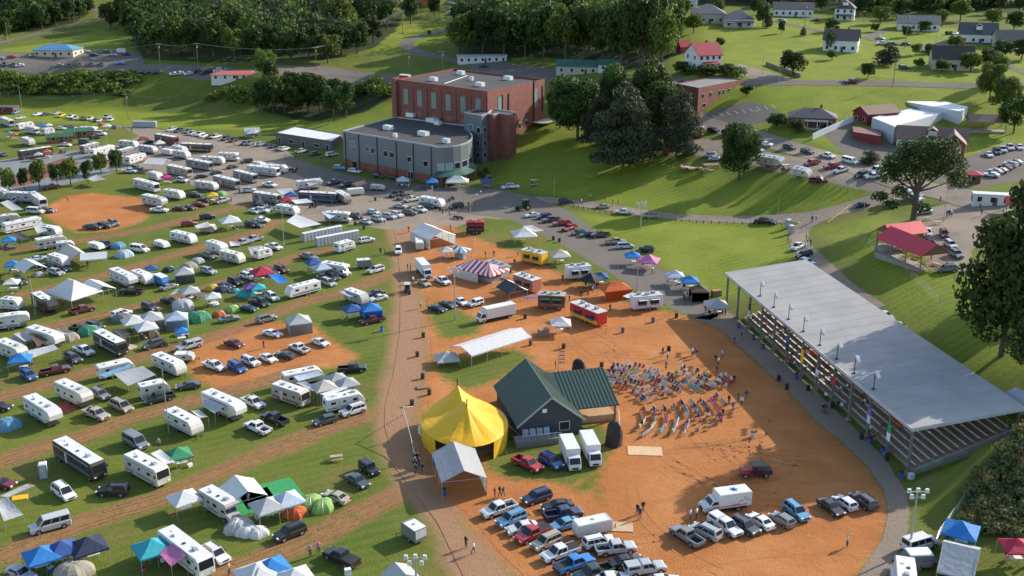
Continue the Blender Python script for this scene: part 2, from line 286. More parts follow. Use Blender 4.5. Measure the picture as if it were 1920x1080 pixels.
def ground_mat():
    m,nt,N,L,P=newmat('ground');geo=N.new('ShaderNodeNewGeometry').outputs['Position']
    def at_(n): 
        a=N.new('ShaderNodeAttribute');a.attribute_name=n;return a.outputs['Fac']
    big=noise(N,L,.018,3,geo);mid=noise(N,L,.11,4,geo);fine=noise(N,L,.9,5,geo,.7);vf=noise(N,L,4,4,geo,.7)
    grass=ramp(N,L,mid,[(.25,(.075,.10,.018)),(.5,(.125,.15,.026)),(.75,(.215,.20,.045))])
    gb=ramp(N,L,big,[(.35,(.10,.15,.018)),(.65,(.19,.22,.03))])
    grass=mixc(N,L,.5,grass,gb)
    wv=N.new('ShaderNodeTexWave');wv.inputs['Scale'].default_value=.16;wv.inputs['Distortion'].default_value=3.5;wv.inputs['Detail'].default_value=2;wv.inputs['Detail Scale'].default_value=.5
    mp=N.new('ShaderNodeMapping');mp.inputs['Rotation'].default_value=(0,0,R(62));L.new(geo,mp.inputs[0]);L.new(mp.outputs[0],wv.inputs[0])
    grass=mixc(N,L,mth(N,L,'MULTIPLY',wv.outputs['Fac'],.32),grass,(.19,.22,.05))
    bare=ramp(N,L,noise(N,L,.06,5,geo,.65),[(.53,(0,0,0)),(.68,(1,1,1))])
    grass=mixc(N,L,mth(N,L,'MULTIPLY',bare,.6),grass,(.25,.17,.06))
    grass=mixc(N,L,mth(N,L,'MULTIPLY',fine,.55),grass,mixc(N,L,1.,grass,(.62,.68,.55),'MULTIPLY'))
    grass=mixc(N,L,mth(N,L,'MULTIPLY',ramp(N,L,vf,[(.45,(0,0,0)),(.7,(1,1,1))]),.45),grass,mixc(N,L,1.,grass,(.5,.52,.5),'MULTIPLY'))
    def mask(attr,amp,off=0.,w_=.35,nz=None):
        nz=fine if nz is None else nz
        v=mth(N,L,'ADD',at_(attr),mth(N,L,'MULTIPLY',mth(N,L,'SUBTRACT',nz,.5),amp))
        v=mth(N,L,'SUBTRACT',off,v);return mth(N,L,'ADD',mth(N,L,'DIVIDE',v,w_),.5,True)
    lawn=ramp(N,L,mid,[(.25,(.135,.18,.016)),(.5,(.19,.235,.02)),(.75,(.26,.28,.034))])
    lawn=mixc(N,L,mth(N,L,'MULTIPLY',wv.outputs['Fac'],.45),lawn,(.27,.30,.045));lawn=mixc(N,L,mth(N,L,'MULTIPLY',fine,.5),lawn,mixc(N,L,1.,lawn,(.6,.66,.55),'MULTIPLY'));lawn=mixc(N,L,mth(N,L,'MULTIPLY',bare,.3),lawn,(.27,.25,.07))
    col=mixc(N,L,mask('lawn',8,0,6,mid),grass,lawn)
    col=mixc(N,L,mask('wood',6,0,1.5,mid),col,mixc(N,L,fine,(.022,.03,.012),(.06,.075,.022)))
    red=ramp(N,L,mid,[(.2,(.38,.14,.042)),(.5,(.49,.195,.062)),(.8,(.60,.28,.11))])
    red=mixc(N,L,mth(N,L,'MULTIPLY',fine,.5),red,(.33,.115,.035))
    # curving wheel marks worn into the dirt
    w2=N.new('ShaderNodeTexWave');w2.wave_type='RINGS';w2.inputs['Scale'].default_value=.035;w2.inputs['Distortion'].default_value=22;w2.inputs['Detail'].default_value=3;w2.inputs['Detail Scale'].default_value=.35
    m2=N.new('ShaderNodeMapping');m2.inputs['Location'].default_value=(-38,-122,0);L.new(geo,m2.inputs[0]);L.new(m2.outputs[0],w2.inputs[0])
    wm=ramp(N,L,w2.outputs['Fac'],[(.0,(1,1,1)),(.05,(0,0,0))])
    red=mixc(N,L,mth(N,L,'MULTIPLY',wm,mth(N,L,'MULTIPLY',mid,.3)),red,(.24,.085,.035))
    lanec=mixc(N,L,mid,(.30,.17,.095),(.38,.225,.13));lanec=mixc(N,L,mth(N,L,'MULTIPLY',fine,.5),lanec,(.33,.17,.085))
    tan=ramp(N,L,mid,[(.3,(.22,.185,.15)),(.55,(.33,.265,.195)),(.8,(.37,.27,.17))]);tan=mixc(N,L,mth(N,L,'MULTIPLY',fine,.5),tan,(.2,.17,.14))
    asp=mixc(N,L,mid,(.15,.132,.112),(.225,.195,.16));asp=mixc(N,L,mth(N,L,'MULTIPLY',fine,.4),asp,(.12,.105,.09))
    con=mixc(N,L,mid,(.24,.19,.145),(.33,.26,.19));con=mixc(N,L,mth(N,L,'MULTIPLY',fine,.4),con,(.19,.15,.12))
    col=mixc(N,L,mask('lot',1.6,0,.5),col,tan)
    col=mixc(N,L,mask('dirt',5.5,.3,2.2),col,red)
    col=mixc(N,L,mask('lane',4.5,0,2.2,mid),col,lanec)
    col=mixc(N,L,mask('asph',1.0,0,.3),col,asp)
    col=mixc(N,L,mask('con',.9,0,.3),col,con)
    # ruts: twin worn lines each side of the track centre
    t=at_('trk');rut=mth(N,L,'SUBTRACT',1.,mth(N,L,'DIVIDE',mth(N,L,'ABSOLUTE',mth(N,L,'SUBTRACT',t,1.0)),.55),True)
    side=mask('trk',4.,2.3,1.6,mid)
    br=noise(N,L,.5,4,geo,.7);brk=ramp(N,L,br,[(.32,(.15,.15,.15)),(.5,(1,1,1))])
    mm=mth(N,L,'MAXIMUM',mth(N,L,'MULTIPLY',rut,.9),mth(N,L,'MULTIPLY',mth(N,L,'MULTIPLY',side,brk),.9))
    notd=mth(N,L,'MULTIPLY',mm,mth(N,L,'SUBTRACT',1.,mask('lane',1,0,1)))
    col=mixc(N,L,notd,col,mixc(N,L,fine,(.20,.10,.045),(.40,.205,.09)))
    L.new(col,P.inputs['Base Color']);P.inputs['Roughness'].default_value=.95;P.inputs['Specular IOR Level'].default_value=.15
    b=N.new('ShaderNodeBump');b.inputs['Strength'].default_value=.6;b.inputs['Distance'].default_value=.25;L.new(mth(N,L,'ADD',fine,vf),b.inputs['Height']);L.new(b.outputs[0],P.inputs['Normal'])
    return m
GROUND=ground_mat()
def setattrs(me):
    n=len(me.vertices);co=np.empty(n*3);me.vertices.foreach_get('co',co);co=co.reshape(-1,3)
    for k,v in feats(co[:,0],co[:,1]).items():
        a=me.attributes.new(k,'FLOAT','POINT');a.data.foreach_set('value',v)
def axis(parts):
    out=[]
    for a,b,s in parts: out+=list(np.arange(a,b,s))
    return np.array(out)
gx=axis([(-2400,-700,170),(-700,-320,19),(-320,-150,3.4),(-150,150,1.25),(150,320,3.4),(320,700,19),(700,2401,170)])
gy=axis([(-300,60,30),(60,90,10),(90,260,1.25),(260,470,1.75),(470,700,4),(700,1000,20),(1000,3800,200)])
XX,YY=np.meshgrid(gx,gy);ZZ=hv(XX,YY)
nx,ny=len(gx),len(gy);me=bpy.data.meshes.new('ground')
vs=np.stack([XX,YY,ZZ],2).reshape(-1,3);i=np.arange(nx*ny).reshape(ny,nx)
fs=np.stack([i[:-1,:-1],i[:-1,1:],i[1:,1:],i[1:,:-1]],2).reshape(-1,4)
me.vertices.add(len(vs));me.vertices.foreach_set('co',vs.ravel());me.loops.add(fs.size);me.loops.foreach_set('vertex_index',fs.ravel())
me.polygons.add(len(fs));me.polygons.foreach_set('loop_start',np.arange(0,fs.size,4));me.update(calc_edges=True)
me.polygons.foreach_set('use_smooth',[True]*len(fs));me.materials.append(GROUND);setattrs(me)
go=bpy.data.objects.new('ground',me);C.objects.link(go);tag(go,kind='structure')
def drape(name,poly,off,mat,cell=2.5,attrs=True):
    bm=bmesh.new();f=bm.faces.new([bm.verts.new((p[0],p[1],0)) for p in poly])
    bmesh.ops.triangulate(bm,faces=[f])
    lo=poly.min(0);hi=poly.max(0)
    for ax in (0,1):
        for c in np.arange(math.floor(lo[ax])+.33,hi[ax],cell):
            nn=[0,0,0];nn[ax]=1;pc=[0,0,0];pc[ax]=c
            bmesh.ops.bisect_plane(bm,geom=bm.verts[:]+bm.edges[:]+bm.faces[:],plane_co=pc,plane_no=nn)
    bmesh.ops.recalc_face_normals(bm,faces=bm.faces)
    me=bpy.data.meshes.new(name);bm.to_mesh(me);bm.free()
    n=len(me.vertices);co=np.empty(n*3);me.vertices.foreach_get('co',co);co=co.reshape(-1,3)
    co[:,2]=hv(co[:,0],co[:,1])+off;me.vertices.foreach_set('co',co.ravel());me.update()
    me.materials.append(mat)
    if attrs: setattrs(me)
    if len(me.polygons) and me.polygons[0].normal.z<0: me.flip_normals()
    o=bpy.data.objects.new(name,me);C.objects.link(o);tag(o,kind='structure');return o
def inset(poly,d):
    n=len(poly);out=[];a=sum(poly[i][0]*poly[(i+1)%n][1]-poly[(i+1)%n][0]*poly[i][1] for i in range(n));s=1 if a>0 else -1
    for i in range(n):
        t=poly[(i+1)%n]-poly[i-1];t=t/(np.linalg.norm(t)+1e-9);out.append(poly[i]+s*d*np.array([-t[1],t[0]]))
    return np.array(out)
for nm,q,k in ROADS: drape(nm,q if k=='con' else q,.07 if k!='con' else .05,GROUND)
drape('dirt_road',inset(LANE,1.5),.05,GROUND,4)
drape('field_dirt_arena',inset(ARENA,1.2),.022,GROUND,4)
RED=M((.2,.06,.045),.85,0,.25,.4,'court_red');CG=M((.19,.2,.2),.85,0,.2,.4,'court_grey')
drape('court',COURT,.05,CG,5,False)
drape('court',W2([(10,335),(60,318),(120,296),(150,306),(110,325),(60,345),(20,352)]),.09,RED,5,False)
# painted lines
def paint(pts,w_,col=(.7,.68,.6)):
    L_=W2(pts)
    for a,b in zip(L_[:-1],L_[1:]):
        t=(b-a)/np.linalg.norm(b-a);nn=np.array([-t[1],t[0]])*w_/2
        drape('road_marking',np.array([a+nn,b+nn,b-nn,a-nn]),.12,M(col,.8),2.5,False)
paint([(1551,418),(1594,384)],.25,(.6,.38,.06))
for k in range(9): x0=1335+k*14;paint([(x0,216-k*2.4),(x0+7,221-k*2.2)],.14)

# tyre marks pressed into the dirt and the muddy camp tracks
def marks(name,lines,wd,mat,off=.045):
    g=MB()
    for L_ in lines:
        z=hv(L_[:,0],L_[:,1])+off;n=len(L_);pr=None
        for i in range(n):
            t=L_[min(i+1,n-1)]-L_[max(i-1,0)];t=t/(np.linalg.norm(t)+1e-9);nn=np.array([-t[1],t[0]])*wd/2*rm.uniform(.6,1.3);q=((*(L_[i]+nn),z[i]),(*(L_[i]-nn),z[i]))
            if pr and rm.random()>.12: g.quad(pr[0],pr[1],q[1],q[0])
            pr=q
    o=g.build(name,mat);tag(o,kind='structure')
rm=random.Random(21);AR2=inset(ARENA,5);TM=[];lo_,hi_=ARENA.min(0),ARENA.max(0)
while len(TM)<56:
    q=np.array([rm.uniform(lo_[0],hi_[0]),rm.uniform(lo_[1],185)]);a=rm.uniform(0,6.28);cv=rm.uniform(-.09,.09);L_=[q]
    for i in range(rm.randint(10,34)): a+=cv*.9+rm.gauss(0,.01);L_.append(L_[-1]+np.array([math.cos(a),math.sin(a)])*.9)
    L_=np.array(L_);k=feats(L_[:,0],L_[:,1])['dirt']
    if (k>-3).any() or (sdf(L_,W2([(1120,690),(1390,690),(1365,790),(1200,830),(1140,800)]))<1).any(): continue
    t=np.gradient(L_,axis=0);t/=np.linalg.norm(t,axis=1)[:,None];nn=np.stack([-t[:,1],t[:,0]],1)
    TM+=[L_+nn*.8,L_-nn*.8]
marks('tyre_marks',TM,.24,M((.39,.15,.047),.95,0,.12,1,'pressed_dirt'))
TM=[]
for q in TRK:
    seg=np.concatenate([np.linspace(a,b,max(2,int(np.linalg.norm(b-a)/.9)),endpoint=False) for a,b in zip(q[:-1],q[1:])])
    t=np.gradient(seg,axis=0);t/=np.linalg.norm(t,axis=1)[:,None];nn=np.stack([-t[:,1],t[:,0]],1)
    for o_ in (-1.6,-.75,.8,1.7): w_=np.cumsum([rm.gauss(0,.05) for _ in seg])*.6;w_-=np.linspace(0,w_[-1],len(w_));TM.append(seg+nn*(o_+w_[:,None]))
marks('muddy_ruts',TM,.38,M((.24,.115,.05),.95,0,.3,.8,'rut_mud'))
# ---------------- vehicles ----------------
def wheel_mesh(r,w_):
    b=MB();b.tube((0,-w_/2,0),(0,w_/2,0),r,14,0);b.tube((0,w_/2,0),(0,w_/2+.012,0),r*.62,10,1);b.tube((0,-w_/2,0),(0,-w_/2-.012,0),r*.62,10,1)
    return b.mesh('wheel',[TYRE,RIM])
def moved(me,x,y,z):
    m=me.copy();m.transform(Matrix.Translation((x,y,z)));return m
def lerp(a,b,t): return tuple(a[i]+(b[i]-a[i])*t for i in range(3))
def pane(b,q,u0,u1,v0,v1,off,m=0):
    """q = bottom-left, bottom-right, top-right, top-left"""
    A,B,Cc,D=q
    def P(u,v): return Vector(lerp(lerp(A,B,u),lerp(D,Cc,u),v))
    n_=(Vector(B)-Vector(A)).cross(Vector(D)-Vector(A)).normalized()*off
    b.quad(P(u0,v0)+n_,P(u1,v0)+n_,P(u1,v1)+n_,P(u0,v1)+n_,m)
CAR={ # L,W,hull profile,(xr0,xf0,z0,xr1,xf1,z1),wheel x, wheel r
'sed':(4.8,1.84,[(-2.36,.3),(-2.42,.6),(-2.33,.93),(-1.65,1.03),(.9,1.0),(2.0,.82),(2.33,.68),(2.42,.42),(2.3,.25)],(-1.8,1.05,.97,-1.05,.2,1.44),(-1.4,1.42),.33),
'hat':(4.3,1.8,[(-2.1,.3),(-2.18,.6),(-2.1,1.0),(.9,1.0),(1.75,.86),(2.1,.68),(2.15,.4),(2.05,.25)],(-2.12,1.1,.96,-1.7,.25,1.5),(-1.3,1.3),.32),
'suv':(4.8,1.92,[(-2.36,.4),(-2.42,.7),(-2.36,1.12),(.95,1.12),(2.05,1.0),(2.33,.85),(2.42,.5),(2.3,.33)],(-2.38,1.15,1.08,-2.1,.4,1.76),(-1.45,1.42),.38),
'min':(5.1,1.96,[(-2.5,.3),(-2.56,.65),(-2.5,1.05),(1.2,1.05),(2.2,.85),(2.5,.65),(2.56,.4),(2.45,.25)],(-2.52,1.6,1.0,-2.25,.55,1.76),(-1.5,1.55),.34),
'jeep':(4.2,1.82,[(-2.0,.45),(-2.05,.7),(-2.0,1.12),(.6,1.15),(1.9,1.1),(1.98,.6),(1.9,.45)],(-2.02,.6,1.1,-1.98,.42,1.84),(-1.25,1.3),.42),
'van':(5.6,2.04,[(-2.75,.35),(-2.82,.7),(-2.78,1.2),(1.6,1.2),(2.5,1.02),(2.75,.85),(2.82,.5),(2.7,.3)],(-2.8,1.8,1.15,-2.72,.95,2.12),(-1.7,1.75),.38),
'pk':(5.8,2.0,[(-.75,.45),(-.78,.8),(-.75,1.14),(1.35,1.14),(2.5,1.06),(2.84,.95),(2.9,.55),(2.8,.4)],(-.78,1.45,1.1,-.68,.7,1.86),(-1.75,1.85),.41)}
CAR['pkt']=CAR['pkc']=CAR['pk']
KC={}
def carkit(kind,lod):
    k=(kind,lod)
    if k in KC: return KC[k]
    L_,W_,prof,cb,wx,wr=CAR[kind];hw=W_/2;kit=[]
    b=MB();b.extr(prof,hw,.09)
    xr0,xf0,z0,xr1,xf1,z1=cb;y0,y1=hw*.93,hw*.76 if kind not in('van','jeep') else hw*.86
    B=[(xr0,-y0,z0),(xf0,-y0*.97,z0),(xf0,y0*.97,z0),(xr0,y0,z0)];T=[(xr1,-y1,z1-.04),(xf1,-y1,z1-.04),(xf1,y1,z1-.04),(xr1,y1,z1-.04)]
    T2=[(xr1+.15,-y1*.8,z1),(xf1-.15,-y1*.8,z1),(xf1-.15,y1*.8,z1),(xr1+.15,y1*.8,z1)]
    b.add(B+T+T2,[(0,1,5,4),(1,2,6,5),(2,3,7,6),(3,0,4,7),(4,5,9,8),(5,6,10,9),(6,7,11,10),(7,4,8,11),(8,9,10,11)])
    if kind in('pk','pkt','pkc'):
        x0,x1=-2.9,-.74
        for s in (-1,1): b.box(((x0+x1)/2,s*(hw-.11),.82),(x1-x0,.2,.68))
        b.box((x0+.05,0,.82),(.1,W_-.3,.62));b.box(((x0+x1)/2,0,.58),(x1-x0,W_-.3,.12),1)
        b.box((-2.98,0,.55),(.14,W_*.9,.18),1)
        if kind=='pkc': b.box(((x0+x1)/2+.03,0,1.48),(x1-x0-.1,W_*.92,.66),0,0,(.93,.86))
    # arches, sills and bumpers in black plastic
    for x in wx:
        for s in (-1,1): b.tube((x,s*(hw-.12),wr),(x,s*(hw+.004),wr),wr+.075,12,1)
    b.box((0 if kind[:2]!='pk' else 1,0,.34),(L_*.9 if kind[:2]!='pk' else 3.4,W_*.94,.2),1)
    kit.append(('body',b.mesh('body',[PAINT,BLACK]),-1))
    g=MB();fr=[B[1],B[2],T[2],T[1]];pane(g,fr,.05,.95,.06,.96,.02);kit.append(('windscreen',g.mesh('windscreen',GLASS),-1))
    g=MB()
    if kind!='pkc': pane(g,[B[3],B[0],T[0],T[3]],.1,.9,.2,.92,.02)
    else:
        g.quad((-2.9,-.7,1.3),(-2.87,-.6,1.72),(-2.87,.6,1.72),(-2.9,.7,1.3))
    kit.append(('rear_window',g.mesh('rear_window',GLASS),-1))
    splits=[(.06,.34),(.37,.63),(.66,.93)] if kind in('suv','min','van') else [(.1,.48),(.52,.93)]
    for s in (0,1):
        g=MB();q=[B[0],B[1],T[1],T[0]] if s==0 else [B[2],B[3],T[3],T[2]]
        for u0,u1 in splits:
            if s: u0,u1=1-u1,1-u0
            pane(g,q,u0,u1,.16,.9,.02)
        if kind=='pkc':
            yy=(-1 if s==0 else 1)*W_*.455
            g.quad((-2.6,yy,1.3),(-1.0,yy,1.3),(-1.05,yy*.95,1.65),(-2.55,yy*.95,1.65))
        kit.append(('side_window',g.mesh('side_window',GLASS),-1))
    if kind=='pkt': g=MB();g.box((-1.83,0,1.17),(2.1,W_*.86,.05));kit.append(('bed_cover',g.mesh('bed_cover',BLACK),-1))
    wm=wheel_mesh(wr,.24)
    for x in wx:
        for s in (-1,1): kit.append(('wheel',moved(wm,x,s*(hw-.1),wr),-1))
    if not lod:
        xf=max(p[0] for p in prof);zf=.68 if kind in('sed','hat','min') else .85
        xb=-2.9 if kind[:2]=='pk' else min(p[0] for p in prof)
        for s in (-1,1): g=MB();g.box((xf-.1,s*hw*.72,zf),(.2,hw*.42,.17));kit.append(('headlight',g.mesh('headlight',LAMP),-1))
        for s in (-1,1): g=MB();g.box((xb+.04,s*hw*.8,.85),(.14,hw*.22,.3));kit.append(('taillight',g.mesh('taillight',TAIL),-1))
        g=MB();g.box((xf-.02,0,zf-.1),(.08,hw*.9,.2));kit.append(('grille',g.mesh('grille',BLACK),-1))
        for s in (-1,1): g=MB();g.box((xf0-.55,s*(hw+.06),z0+.12),(.14,.2,.15));kit.append(('wing_mirror',g.mesh('wing_mirror',BLACK),-1))
        if kind in('suv','min'):
            for s in (-1,1): g=MB();g.box(((xr1+xf1)/2,s*y1*.82,z1+.04),((xf1-xr1)*.85,.05,.06));kit.append(('roof_rail',g.mesh('roof_rail',BLACK),-1))
        if kind=='jeep': g=MB();g.tube((-2.05,0,1.05),(-2.3,0,1.05),.38,12);kit.append(('spare_wheel',g.mesh('spare_wheel',TYRE),-1))
    KC[k]=kit;return kit
STR=[M((.30,.31,.33),.5,name='grey_stripe'),M((.12,.15,.22),.5,name='navy_stripe'),M((.22,.05,.05),.5,name='maroon_stripe'),M((.33,.27,.2),.5,name='tan_stripe')]
def rvkit(kind,L_,var,lod):
    k=(kind,L_,var,lod)
    if k in KC: return KC[k]
    kit=[];hw=1.24;h0=.55;x=L_/2
    H={'mh':3.25,'cc':3.05,'tt':2.9,'fw':3.45,'bus':3.5,'ct':2.35,'pop':1.6,'teardrop':1.9,'box':3.3,'amb':2.75}[kind]
    b=MB();st_=STR[var%4]
    if kind=='mh': prof=[(-x,h0),(-x,H-.1),(-x+.15,H),(x-.5,H),(x-.12,H-.35),(x,1.6),(x-.02,.6),(x-.2,.45),(-x+.2,.42)]
    elif kind=='bus': prof=[(-x,h0),(-x,H),(x-.15,H),(x,1.2),(x,.5),(x-.3,.4),(-x+.2,.4)]
    elif kind=='cc': prof=[(-x,h0),(-x,H),(x-.5,H),(x-.35,2.7),(x-.5,2.25),(x-1.9,2.05),(x-1.9,.5)]
    elif kind=='tt': prof=[(-x,.62),(-x,H-.15),(-x+.2,H),(x-1.0,H),(x-.35,H-.55),(x-.05,1.7),(x,1.0),(x-.15,.62)]
    elif kind=='fw': prof=[(-x,.7),(-x,H),(x-2.2,H+.05),(x-.5,H-.2),(x,2.6),(x-.05,1.75),(x-2.1,1.55),(x-2.3,.7)]
    elif kind=='ct': hw=1.08;prof=[(-x,.5),(-x,H),(x-.15,H),(x,H-.3),(x,.5)]
    elif kind=='pop': hw=1.05;prof=[(-x,.5),(-x,1.25),(x,1.25),(x,.5)]
    elif kind=='teardrop': hw=1.1;prof=[(-x,.6),(-x+.1,1.5),(-x+.7,H),(x-1.1,H+.05),(x-.2,1.5),(x,.6)]
    elif kind=='box': hw=1.18;prof=[(-x,.9),(-x,H),(x-1.75,H),(x-1.75,.9)]
    elif kind=='amb': hw=1.16;prof=[(-x,.75),(-x,H),(x-2.1,H),(x-2.1,.75)]
    b.extr(prof,hw,.07 if kind not in('box','amb') else .03)
    b.box((-.1,0,.42),(L_*.8,hw*1.7,.2),1)
    body=b;kit.append(('body',None,-1));kit[0]=('body',body.mesh('body',[SHELL,BLACK]),-1)
    xa,xb=(-x+.25,x-.8) if kind not in('fw','cc','box','amb') else (-x+.2,x-2.4)
    # roof skin with its units
    zt=H+(.03 if kind!='fw' else .03)
    if kind not in('pop',):
        g=MB();xe={'cc':x-.6,'fw':x-2.2,'box':x-1.78,'amb':x-2.15,'tt':x-1.05,'teardrop':x-1.15}.get(kind,x-.55)
        g.box(((-x+.12+xe)/2,0,zt-.015),(xe+x-.12-.05,hw*1.86,.05));kit.append(('roof',g.mesh('roof',M((.66,.66,.63),.6,0,.1,1.2,'roof_membrane')),-1));ri=len(kit)-1
        if kind in('mh','fw','bus','tt','cc'):
            n=2 if L_>7 else 1
            for i in range(n): 
                g=MB();g.box((-x*.45+i*x*.95,0,zt+.15),(.85,.68,.28),0,0,(.8,.8));kit.append(('air_conditioner',g.mesh('air_conditioner',WHITE if (var+i)%2 else GRAYP),ri))
            for i,(fx,fy) in enumerate(((-.7,.3),(.05,-.3),(.35,.35))[:2 if lod else 3]):
                g=MB();g.box((x*fx,fy,zt+.06),(.42,.42,.1));kit.append(('roof_vent',g.mesh('roof_vent',BLACK if i%2 else WHITE),ri))
        elif kind=='ct': g=MB();g.box((0,0,zt+.05),(.36,.36,.1));kit.append(('roof_vent',g.mesh('roof_vent',GRAYP),ri))
    if kind in('mh','fw','tt','cc','bus'):
        g=MB()
        for s in (-1,1):
            g.box(((xa+xb)/2,s*(hw+.004),1.02+.0),(xb-xa,.012,.3))
            if var%3!=2: g.box(((xa+xb)/2-.3,s*(hw+.006),1.32),((xb-xa)*.7,.012,.1))
        kit.append(('stripe',g.mesh('stripe',st_),-1))
        n=3 if L_>7 else 2
        for s in (-1,1):
            for i in range(n):
                xc=xa+(xb-xa)*(i+.5)/n;g=MB();ww=.95 if (i+var)%2 else .6
                g.box((xc,s*(hw+.012),2.05),(ww,.03,.5 if ww>.7 else .4));kit.append(('window',g.mesh('window',GLASS),-1))
        g=MB();g.box((xa+(xb-xa)*.34,-(hw+.014),1.55),(.66,.03,1.75));kit.append(('door',g.mesh('door',M((.5,.5,.48),.5)),-1))
        g=MB();g.box((-x-.012,0,2.1),(.03,1.1,.55));kit.append(('rear_window',g.mesh('rear_window',GLASS),-1))
        if var%2==0 and kind in('mh','fw') : # slide-out room
            g=MB();g.box((xa+(xb-xa)*.55,hw+.28,1.75),(min(3.2,L_*.34),.62,1.55));kit.append(('slide_out',g.mesh('slide_out',[SHELL]),-1))
            g=MB();g.box((xa+(xb-xa)*.55,hw+.6,1.95),(1.3,.03,.55));kit.append(('window',g.mesh('window',GLASS),-1))
        g=MB();g.tube((xa+.3,-(hw+.08),2.72 if kind!='fw' else 3.0),(xb-.2,-(hw+.08),2.72 if kind!='fw' else 3.0),.08,6);kit.append(('awning_roller',g.mesh('awning_roller',GRAYP),-1))
    if kind in('mh','bus'):
        g=MB();A=(x-.115,-1.05,1.55);B=(x-.02,1.05,1.55)
        g.add([(x+.01,-1.08,1.62),(x+.01,1.08,1.62),(x-.12,1.05,2.92),(x-.12,-1.05,2.92)],[(0,1,2,3)]);kit.append(('windscreen',g.mesh('windscreen',GLASS),-1))
        for s in (-1,1): g=MB();g.box((x-.01,s*.85,.95),(.08,.36,.2));kit.append(('headlight',g.mesh('headlight',LAMP),-1))
        for s in (-1,1): g=MB();g.box((x-.25,s*(hw+.2),2.2),(.14,.22,.4));kit.append(('wing_mirror',g.mesh('wing_mirror',BLACK),-1))
    if kind in('cc','box','amb'): # cab
        g=MB();c0={'cc':x-2.0,'box':x-1.72,'amb':x-2.15}[kind];hwc=1.0
        if kind=='box': pr=[(c0,.6),(c0,2.35),(c0+1.1,2.35),(c0+1.6,1.35),(c0+1.7,.9),(c0+1.68,.45),(c0,.45)]
        else: pr=[(c0,.5),(c0,1.98),(c0+.75,1.98),(c0+1.25,1.3),(c0+2.0,1.12),(c0+2.15,.6),(c0+2.1,.42),(c0,.42)]
        g.extr(pr,hwc,.07);kit.append(('cab',g.mesh('cab',[PAINT]),-1))
        w0,w1=(pr[2],pr[3]);g=MB();g.add([(w1[0]+.005,-.88,w1[1]+.06),(w1[0]+.005,.88,w1[1]+.06),(w0[0]+.06,.82,w0[1]-.08),(w0[0]+.06,-.82,w0[1]-.08)],[(0,1,2,3)]);kit.append(('windscreen',g.mesh('windscreen',GLASS),-1))
        for s in (-1,1): g=MB();g.add([(c0+.15,s*(hwc+.01),1.35),(w1[0]-.1,s*(hwc+.01),1.35),(w0[0]-.02,s*(hwc+.01),w0[1]-.15),(c0+.15,s*(hwc+.01),w0[1]-.15)],[(0,1,2,3)]);kit.append(('side_window',g.mesh('side_window',GLASS),-1))
        for s in (-1,1): g=MB();g.box((pr[-3][0]-.02,s*.75,.9),(.1,.3,.2));kit.append(('headlight',g.mesh('headlight',LAMP),-1))
        g=MB();g.box((pr[-3][0]+.02,0,.72),(.08,1.0,.3));kit.append(('grille',g.mesh('grille',BLACK),-1))
    if kind=='amb':
        RO=M((.55,.06,.03),.45,name='orange_red_decal');BL=M((.02,.12,.45),.45,name='blue_decal')
        g=MB()
        for s in (-1,1):
            g.box((-.3,s*(hw+.006),1.05),(L_*.86-1.0,.012,.12))
            zz=[(-x+.15,1.4),(-x+.45,1.9),(-x+.65,1.55),(-x+1.0,2.2),(-x+1.35,1.5),(-x+1.6,1.75),(-x+2.0,1.15),(-x+2.9,1.1)]
            for (a,c),(a2,c2) in zip(zz[:-1],zz[1:]): g.add([(a,s*(hw+.008),c-.07),(a2,s*(hw+.008),c2-.07),(a2,s*(hw+.008),c2+.07),(a,s*(hw+.008),c+.07)],[(0,1,2,3)])
        kit.append(('stripe',g.mesh('stripe',RO),-1))
        g=MB()
        for i in range(3): g.box((-1.2,0,H+.05),(1.1,.26,.02),0,i*R(60))
        kit.append(('emblem',g.mesh('emblem',BL),-1))
    if kind=='pop':
        g=MB();g.slab([(-x-.9,-1,1.3),(x+.9,-1,1.3),(x+.9,1,1.3),(-x-.9,1,1.3)],.08);kit.append(('bunk',g.mesh('bunk',GRAYP),-1))
        g=MB();v_=[(-x-.9,-.98,1.3),(x+.9,-.98,1.3),(x+.9,.98,1.3),(-x-.9,.98,1.3),(-x,-.95,2.35),(x,-.95,2.35),(x,.95,2.35),(-x,.95,2.35)]
        g.add(v_,[(0,1,5,4),(1,2,6,5),(2,3,7,6),(3,0,4,7)]);kit.append(('tent_side',g.mesh('tent_side',[FABRIC]),-1))
        g=MB();g.box((0,0,2.42),(L_+.1,2.05,.16),0,0,(.95,.9));kit.append(('roof',g.mesh('roof',WHITE),-1))
    if kind=='teardrop':
        for s in (-1,1): g=MB();g.box((.1,s*(hw+.01),1.3),(.7,.02,.35));kit.append(('window',g.mesh('window',GLASS),-1))
    if kind in('tt','ct','pop','teardrop'):
        g=MB()
        for s in (-1,1): g.tube((x-.1,s*.7,.55),(x+1.05,0,.5),.05,4)
        g.tube((x+.95,0,.15),(x+.95,0,.95),.06,6);kit.append(('hitch',g.mesh('hitch',BLACK),-1))
    if kind=='box' or kind=='ct':
        g=MB()
        g.box((-x-.012,0,(H+.9)/2),(.02,hw*1.7,H-1.1));kit.append(('rear_door',g.mesh('rear_door',M((.6,.6,.58),.5)),-1))
    r=.4 if kind not in('tt','fw','ct','pop','teardrop') else .34
    wm=wheel_mesh(r,.26)
    xs=[-.25,-.25-2.2*r-.05] if kind in('tt','fw','ct') else ([-.1] if kind in('pop','teardrop') else [-x+1.9,x-(1.3 if kind in('mh','bus') else 1.0)])
    if L_<6 and kind in('tt','ct'): xs=[-.3]
    for xx in xs:
        for s in (-1,1): kit.append(('wheel',moved(wm,xx,s*(hw-.1),r),-1))
    KC[k]=kit;return kit
